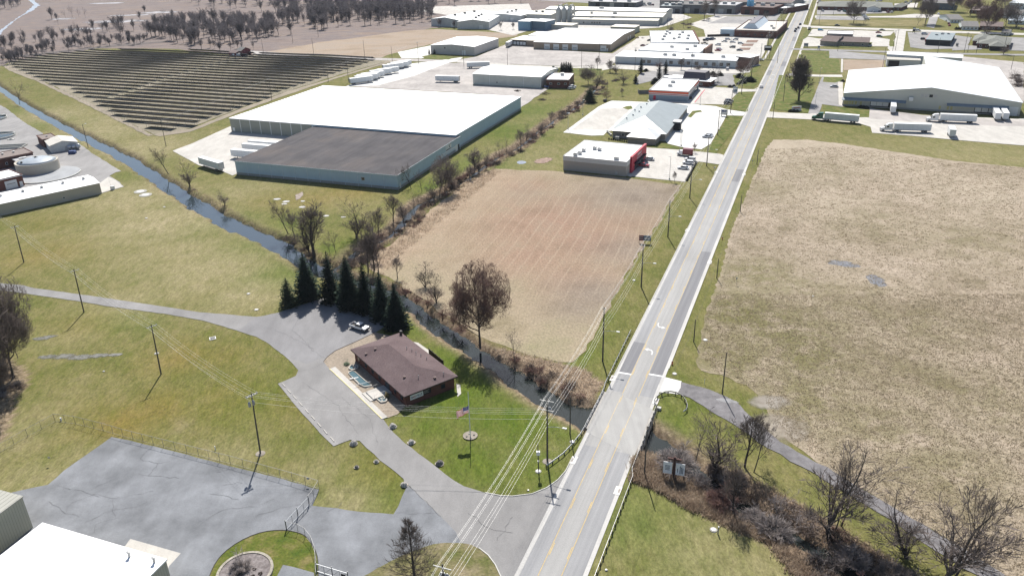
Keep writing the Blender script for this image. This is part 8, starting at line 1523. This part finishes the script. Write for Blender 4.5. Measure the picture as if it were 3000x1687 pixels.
# flagpole
fp = thing('flagpole', 'white flagpole with gold ball on the front lawn', 'flagpole', P(1183.5, 1099)); b = MB(); b.tube([(0, 0, 0), (0, 0, 11.2)], [.11, .06], 8); b.build('pole', M_TRIMW, fp); b = MB(); b.lathe((0, 0, 11.15), [(.02, 0), (.11, .1), (.11, .16), (.02, .26)], 10); b.build('ball', flat('gold_ball', (.65, .62, .12), .4), fp)
sheet('bare_soil', disc(1183, 1096, 1.55, 1.55, 18), M_SAND); r_ = random.Random(2)
for k in range(4): a = k * 1.5 + .4; rk = MB(); rk.lathe((0, 0, 0), [(.22, -.1), (.27, .1), (.16, .3), (.03, .34)], 7); o = rk.build('stone', MATS['boulder_pale' if k % 2 else 'boulder_dark']); p = P(1183.5, 1098); o.location = (p.x + .8 * math.cos(a), p.y + .8 * math.sin(a), 0); tag(o, 'small stone set at the foot of the flagpole', 'stone', 'stones round the flagpole')
def flag():
    t = thing('flag', 'american flag at half staff on the white pole', 'flag', P(1183.5, 1099)); W_, H_ = 2.9, 1.65; top = 7.7; d = Vector((-.93, -.36, 0))
    def pt(s, h): q = d * s * (1 - .03 * s) + Vector((0, 0, top - h - .42 * s * (.35 + .1 * s))); w_ = .14 * math.sin(s * 4.2 + h) * min(1, s); return q + Vector((-d.y, d.x, 0)) * w_ + d * .05
    NX = 26; Rm, Wm, Bm = rmat('flag_red', (.60, .03, .06), (.66, .04, .07), trans=.5), rmat('flag_white', (.84, .84, .84), (.88, .88, .88), trans=.5), rmat('flag_blue', (.04, .06, .30), (.05, .07, .34), trans=.5)
    mats = [Rm, Wm, Bm]; b = MB(); fm = []
    for j in range(13):
        for i in range(NX): h0, h1 = H_ * j / 13, H_ * (j + 1) / 13; s0, s1 = W_ * i / NX, W_ * (i + 1) / NX; b.add([pt(s0, h0), pt(s1, h0), pt(s1, h1), pt(s0, h1)], [(0, 1, 2, 3)]); fm.append(2 if (j < 7 and i < NX * .4) else j % 2)
    o = b.build('cloth', None, t)
    for m in mats: o.data.materials.append(m)
    for p, k in zip(o.data.polygons, fm): p.material_index = k
    so_ = o.modifiers.new('thick', 'SOLIDIFY'); so_.thickness = .012
    b = MB()
    for j in range(9):
        for i in range(6 if j % 2 == 0 else 5): s, h = W_ * .4 * ((i + .5) / 6 + (0 if j % 2 == 0 else 1 / 12)), H_ * 7 / 13 * (j + .5) / 9; c = pt(s, h); n_ = Vector((-d.y, d.x, 0)); k = 5; [b.add([c + sg * n_ * .016 + d * .038 * math.cos(2 * math.pi * q / k * 2 + 1.57) + Vector((0, 0, .038 * math.sin(2 * math.pi * q / k * 2 + 1.57))) for q in range(k)], [tuple(range(k))]) for sg in (-1, 1)]
    b.build('stars', Wm, t)
flag()
def manhole(u, v, r, lb, m=None, cone=True):
    t = thing('manhole', lb, 'manhole', P(u, v), 0, 'manholes and covers'); b = MB(); b.lathe((0, 0, -.1), [(r, 0), (r, .16), (r * .85, .2)], 16); b.build('collar', m or flat('worn_collar', (.34, .33, .30), .95, var=.15, scale=3), t); b = MB(); b.lathe((0, 0, .1), [(r * .6, 0), (r * .6, .06), (r * .1, .07)], 14); b.build('cover', M_UNIT, t)
for u, v, r, lb in ((353, 482, 2.6, 'large pale disc slab on the left lawn, farther of two'), (366, 490.5, 2.6, 'large pale disc slab on the left lawn, nearer of two'), (413, 521, .7, 'small manhole on the lawn below the disc slabs'), (368, 549, .7, 'small manhole in the middle of the left lawn'), (625, 739, .75, 'manhole on the lawn above the lane'), (645, 779, .9, 'grey manhole beside the lane end'), (394, 889, .8, 'white collared manhole beside the middle lawn pole'), (261, 934, .4, 'tiny pale cap on the left lawn'), (1354, 1185, .85, 'pale ringed cover by the leaning post on the front lawn'), (1440, 1111, .8, 'pale cover on the lawn by the guardrail'), (1376, 1160, .01, 'ring at the tall pole foot'), (1774, 855, .9, 'pale cover at the meadow edge'), (1697, 940, .8, 'pale cover on the verge below the hydrant'), (1795, 1332, .9, 'dark capped chamber on the bottom right lawn'), (1525, 1433, .35, 'tiny white cap on the bottom right lawn'), (1595, 705, .6, 'white slab in the stubble near the field sign'), (2045, 745, .4, 'pale cap in the meadow'), (1329, 1233, .3, 'small white cap at the kerb of the front lawn')):
    if r > .1: manhole(u, v, r * (.72 if r < 2 else .95), lb)
t = thing('ground_grate', 'square pale grate set in the left lawn', 'grate', P(535, 851), .4); b = MB(); b.bb(-.8, -.8, -.05, .8, .8, .1); b.build('frame', M_UNIT, t)
for k in range(5): b = MB(); b.bb(-.6, -.6 + k * .26, .1, .6, -.48 + k * .26, .13); b.build('bar', M_DARK, t)
def hydrant(u, v, lb, col=(.45, .12, .06)):
    t = thing('fire_hydrant', lb, 'hydrant', P(u, v), 0, 'hydrants'); b = MB(); b.lathe((0, 0, -.05), [(.2, 0), (.2, .1), (.13, .12), (.13, .7), (.18, .72), (.15, .85), (.05, .95)], 10); b.build('barrel', flat('hydrant_red', col, .6), t)
    for s in (-1, 1): b = MB(); b.tube([(0, 0, .55), (s * .25, 0, .55)], .08, 8); b.build('nozzle', MATS['hydrant_red'], t)
    b = MB(); b.lathe((0, 0, .86), [(.14, 0), (.1, .08), (.03, .14)], 8); b.build('bonnet', flat('hydrant_white', (.7, .68, .6), .6), t)
hydrant(1691, 916, 'hydrant on the right verge beyond the bridge'); hydrant(1817, 602, 'hydrant on the right verge opposite the stubble field')
def post(u, v, h, lb, m, r=.06, cat='post', name='marker_post', grp=None, head=None):
    t = thing(name, lb, cat, P(u, v), 0, grp); b = MB(); b.tube([(0, 0, -.2), (0, 0, h)], r, 6); b.build('post', m, t)
    if head: b = MB(); b.bb(-head[0] / 2, -.03, h - head[1], head[0] / 2, .03, h); b.build('plate', head[2], t)
post(1806, 1342, 1.6, 'grey pipe standing beside the dark chamber', M_STEEL, .12); post(154, 1057, .7, 'white capped stub at the fence corner', M_TRIMW, .18); post(542, 1131, .9, 'white capped stub behind the yard fence', M_TRIMW, .1)
post(1796, 1180, 2, 'x', M_STEEL, .03) if False else None
post(1852, 715, 2.2, 'small sign post on the right verge by the dark road patch', M_STEEL, .03, 'sign', 'road_sign', None, (.45, .6, M_UNIT)); post(1985, 440, 2.2, 'x', M_STEEL) if False else None
post(1797, 432, 2.0, 'small sign at the shop entrance verge', M_STEEL, .03, 'sign', 'road_sign', None, (.6, .6, M_UNIT)); post(1892, 415, 2.2, 'small sign on the right verge at the short dark road patch', M_STEEL, .03, 'sign', 'road_sign', None, (.45, .6, M_UNIT)); post(1772, 965, 1.2, 'white slanting marker at the gravel track', M_TRIMW, .05)
t = thing('instrument_post', 'leaning post with a white meter box on the front lawn', 'post', P(1355, 1185)); b = MB(); b.tube([(0, 0, -.3), (-.1, .1, 6.4)], [.12, .08], 6); b.build('post', M_WOOD, t); b = MB(); b.box((-.05, -.1, 4.4), (.7, .5, .8)); b.build('meter_box', M_TRIMW, t); b = MB(); b.box((-.05, -.1, 2.4), (.3, .3, .4)); b.build('small_box', M_UNIT, t)
t = thing('weather_mast', 'white monitor box with thin mast at the end of the tan shed', 'instrument', P(284, 477)); b = MB(); b.bb(-.7, -.5, 0, .7, .5, 1.5); b.build('cabinet', M_TRIMW, t); b = MB(); b.tube([(-.5, 0, 1.4), (-.6, 0, 5)], .03, 4); b.build('mast', M_STEEL, t)
# church signs
def sign2():
    A_, C_ = V2(P(1676, 1200)), V2(P(1712, 1212)); d = C_ - A_; rz = math.atan2(d.y, d.x) + .25
    g = flat('cross_timber', (.07, .035, .03), .85)
    t = thing('timber_cross', 'dark timber cross standing between the two white sign boards', 'cross', P(1693, 1208), rz); b = MB(); b.bb(-.22, .2, -.3, .22, .55, 5.2); b.build('upright', g, t); b = MB(); b.bb(-1.3, .16, 4.55, 1.3, .58, 4.85); b.build('crosspiece', g, t)
    for k, (x0, x1, lb) in enumerate(((-2.0, -.35, 'white sign board with short dark lines left of the timber cross'), (.35, 2.0, 'white sign board with upright lettering right of the timber cross'))):
        t = thing('sign_board', lb, 'sign', P(1693, 1208), rz)
        b = MB(); b.bb(x0, -.05, 1.5, x1, .05, 4.1); b.build('panel', flat('sign_panel', (.80, .81, .82), .6), t)
        for x in (x0 + .08, x1 - .08): b = MB(); b.bb(x - .07, .055, -.3, x + .07, .2, 3.8); b.build('leg', g, t)
        b = MB()
        if k == 0:
            for j in range(4): b.bb(x0 + .35, -.075, 3.25 - j * .3, x1 - .35 - .1 * (j % 2), -.052, 3.37 - j * .3)
        else:
            for j in range(3): b.bb(x0 + .75 + j * .25, -.075, 1.9, x0 + .87 + j * .25, -.052, 3.6 - .2 * j)
            b.bb(x0 + .3, -.075, 2.1, x0 + .42, -.052, 3.0)
        b.build('lettering', flat('sign_dark', (.05, .07, .12), .7), t)
sign2()
# field sign, shop signs
t = thing('estate_sign', 'dark red and blue land sign in the stubble field by the road', 'sign', P(1622, 612), RX * math.pi / 180 + .15); b = MB(); b.bb(-1.9, -.05, .9, -.5, .05, 2.7); b.build('red_panel', flat('sign_maroon', (.12, .01, .03), .6), t); b = MB(); b.bb(-.49, -.05, .9, 1.9, .05, 2.7); b.build('blue_panel', flat('sign_slate', (.14, .19, .25), .6), t); b = MB(); b.bb(-1.75, -.08, 2.1, -.7, -.052, 2.35); b.bb(-1.75, -.08, 1.45, -.7, -.052, 1.7); b.bb(-.2, -.08, 1.5, 1.4, -.052, 2.0); b.build('lettering', M_UNIT, t)
for x in (-1.85, 0, 1.85): b = MB(); b.bb(x - .06, .055, -.3, x + .06, .17, 2.75); b.build('leg', M_WOOD, t)
def pylon(u, v, w_, h, z0, lb, m=None, az=None):
    t = thing('pylon_sign', lb, 'sign', P(u, v), R(RX) if az is None else az); b = MB(); b.bb(-w_ / 2, -.25, z0, w_ / 2, .25, h); b.build('panel', m or M_UNIT, t)
    for x in (-w_ * .35, w_ * .35): b = MB(); b.bb(x - .12, -.12, -.2, x + .12, .12, z0 - .003); b.build('leg', M_DARK, t)
    b = MB(); b.bb(-w_ * .4, -.28, z0 + (h - z0) * .55, w_ * .4, -.252, z0 + (h - z0) * .85); b.build('sign_face', M_TRIMW if m else M_SIGNB, t)
pylon(1821, 293, 3.4, 3.6, .8, 'wide low sign board at the clinic drive'); pylon(1849, 234, 2.6, 3.4, .3, 'grey sign block at the striped shop drive', M_GRW); pylon(1929, 148, 5, 9, 5.5, 'tall dark framed sign at the shops car park', M_DARK); pylon(2027, 120, 3.2, 3.2, .6, 'wide sign board at the restaurant drive'); pylon(2059, 126, 1.6, 3, 1.0, 'small sign board on the grass below the restaurant'); pylon(2298, 84, 2, 4.5, 1.4, 'dark sign at the slate roofed shop lot', M_DARK); pylon(2407, 118, 1.6, 2.6, .6, 'dark sign board beside the brick office lawn', M_DARK); pylon(2035, 84, 2.2, 5, 2.4, 'dark sign at the far junction corner', M_DARK)
t = thing('yard_sign', 'low white sign between dark bushes at the truck yard entrance', 'sign', P(2003, 280), .15); b = MB(); b.bb(-2.6, -.2, .2, 2.6, .2, 2.6); b.build('panel', M_STONEL, t); b = MB(); b.bb(-2.8, -.35, -.1, 2.8, .35, .5); b.build('base', M_KERB, t); b = MB(); b.bb(-1.9, -.23, 1.5, 1.9, -.202, 2.1); b.build('lettering', flat('faded_red', (.35, .14, .12), .7), t)
# barn, scrap, brush piles, shed by the solar field
house('barn', 'small red barn behind the solar rows', P(594, 128, 4), P(606, 129, 4), P(612, 123, 4), 4, flat('barn_red', (.16, .03, .035), .8), M_GSH, 'gable', 2, wins=1); house('barn', 'low dark red shed left of the barn', P(575, 133, 3), P(592, 134, 3), P(594, 129, 3), 3, MATS['barn_red'], M_BSH, 'gable', 1, wins=1)
t = thing('inverter_cabinet', 'white inverter cabinets at the top of the solar field', 'cabinet', P(596, 143)); b = MB(); b.bb(-3, -1, 0, 3, 1, 2.4); b.build('cabinet', M_TRIMW, t); b = MB(); b.bb(-3.1, -1.1, 2.405, 3.1, 1.1, 2.55); b.build('top', M_UNIT, t)
for u, v, s, lb in ((1372, 237, 3.4, 'heap of cut brush on the grass behind the brick annex'), (1364, 252, 2.4, 'smaller heap of cut brush on the grass'), (1301, 230, 2, 'dark heap at the edge of the gravel lot')):
    b = MB(); r_ = random.Random(int(u))
    for k in range(140): a = r_.uniform(0, 6.28); d = r_.uniform(0, s); p = Vector((d * math.cos(a), d * math.sin(a), max(.05, (s - d) * .4 * r_.random()))); e = rv(r_) * r_.uniform(.5, 1.4); e.z = abs(e.z) * .4; b.tube([p, p + e], .05, 3, False)
    o = b.build('brush_pile', M_BRB); o.location = P(u, v); tag(o, lb, 'brush pile')
def loader(u, v, lb, m, rz):
    t = thing('farm_loader', lb, 'machine', P(u, v), rz); b = MB(); b.bb(-1.6, -.8, .6, 1.6, .8, 1.4); b.build('body', m, t); b = MB(); b.bb(-.9, -.7, 1.405, .3, .7, 2.6); b.build('cab', M_CGL, t); wheels(t, (-1.1, 1.1), 2.0, .6, .4); b = MB(); b.tube([(1.2, -.6, 1.3), (2.8, -.6, .6)], .08, 5); b.tube([(1.2, .6, 1.3), (2.8, .6, .6)], .08, 5); b.bb(2.7, -.9, .1, 3.3, .9, .8); b.build('bucket', M_CHAS, t)
MB_ = flat('machine_blue', (.02, .07, .30), .4); loader(1393, 177, 'blue machine standing between the cream warehouse and the arborvitae', MB_, .4); loader(1398, 179.5, 'blue and white machine nearest the arborvitae clump', MB_, 2.4); loader(1375, 222, 'blue machine in the corner between cream warehouse and brick annex', MB_, 0)
for u, v, c in ((1438, 225, 'silver'), (1440, 221, 'white')): car('suv', c, u, v, 20, c + ' vehicle behind the brick annex')
b = MB(); b.bb(0, 0, 0, 1.8, 1.2, 1.4); o = b.build('bin', M_CHAS); o.location = P(1518, 257); tag(o, 'black bin at the corner of the clinic lot', 'bin')
for u, v, lb in ((1894, 105, 'mulch island with a sapling on the shops car park, farthest'), (1883, 114, 'mulch island on the shops car park, middle'), (1875, 124, 'mulch island on the shops car park, nearest')): sheet('mulch_island', [u - 14, v - 3, u + 14, v - 3, u + 10, v + 3, u - 18, v + 3], paved('red_mulch', (.20, .13, .10), .2))
# planter
pp = P(607, 1437); t = thing('planter', 'round stone edged planter with grey mulch on the grass oval', 'planter', pp); b = MB(); rr = 4.6
b.lathe((0, 0, 0), [(rr, -.1), (rr, .5), (rr - .45, .502), (rr - .45, .1)], 40); b.build('stone_edge', gmat('edge_stone', [(1.2, 1, 4, [(.3, (.28, .255, .21)), (.7, (.40, .37, .31))], 'MIX', 1), FINE]), t); b = MB(); b.lathe((0, 0, .1), [(rr - .46, 0), (rr - .46, .28), (.1, .4)], 36); b.build('mulch', gmat('grey_mulch', [(1.4, 1, 6, [(.3, (.14, .12, .115)), (.7, (.25, .225, .22))], 'MIX', 1), FINE]), t)
t.location = P(617, 1441)
for i, (u, v) in enumerate(((600, 1431), (640, 1432), (592, 1442), (636, 1450), (622, 1426), (655, 1443))): tree('fuzz', i % 3 + 1, P(u, v, .35), .6, .8, 'small dark leafless plant in the round planter', 'plants in the round planter', 'garden_plant', 'plant', twig=M_BRB, z=.35)
def cracks():
    mb = MB(); r_ = random.Random(8)
    L = [(140,1224,190,1232,215,1240,250,1250), (230,1233,245,1222,280,1208), (165,1290,178,1266,210,1252,238,1242), (238,1242,280,1255,300,1251,345,1244,385,1235), (215,1315,245,1300,282,1282,340,1275,370,1262), (240,1342,242,1318,300,1302), (370,1131,352,1155,400,1166,428,1160), (400,1166,372,1196), (350,1193,395,1199,450,1203), (545,1190,570,1180,595,1178), (280,1255,285,1275,292,1300), (500,1320,560,1282,640,1275), (520,1240,560,1248,600,1256), (640,1300,700,1280,760,1268), (650,1270,690,1255), (820,1290,850,1275,862,1262), (1030,1222,1070,1262,1109,1299), (1000,1290,1040,1292,1100,1290), (560,1220,610,1215), (120,1262,150,1280,200,1300), (760,790,735,830,790,880), (690,830,760,860,820,905), (745,935,780,930,830,905), (760,960,850,1020,900,1090), (1180,1290,1230,1330,1290,1340), (1290,1300,1250,1360), (860,1000,930,1050,950,1120)]
    for l in L:
        p = [V2(q) for q in PL(l)]; o = []
        for a, c in zip(p[:-1], p[1:]):
            n = max(2, int((c - a).length / .9))
            for k in range(n): q = a.lerp(c, k / n); o.append(q + Vector((r_.gauss(0, .16), r_.gauss(0, .16))))
        o.append(p[-1])
        for a, c in zip(o[:-1], o[1:]):
            t = (c - a).normalized(); w_ = Vector((-t.y, t.x)) * r_.uniform(.01, .03); mb.add([(*(a + w_), 0), (*(a - w_), 0), (*(c - w_), 0), (*(c + w_), 0)], [(0, 1, 2, 3)])
    o = mb.build('pavement_crack', flat('crack_tar', (.10, .10, .105), .9)); o.location.z = zr + .02; tag(o, kind='structure')
cracks()
# ---------------------------------------------------------------- air
def haze(d):
    b = MB(); b.bb(-3000, -150, -4, 3000, 4300, 112); o = b.build('haze'); m = bpy.data.materials.new('air'); m.use_nodes = True; n = m.node_tree; n.nodes.clear(); v = n.nodes.new('ShaderNodeVolumePrincipled'); v.inputs['Color'].default_value = (.80, .88, 1, 1); v.inputs['Density'].default_value = d; v.inputs['Anisotropy'].default_value = .2; q = n.nodes.new('ShaderNodeOutputMaterial'); n.links.new(v.outputs[0], q.inputs['Volume']); o.data.materials.append(m); fixn(o); tag(o, kind='stuff')
haze(.00004)
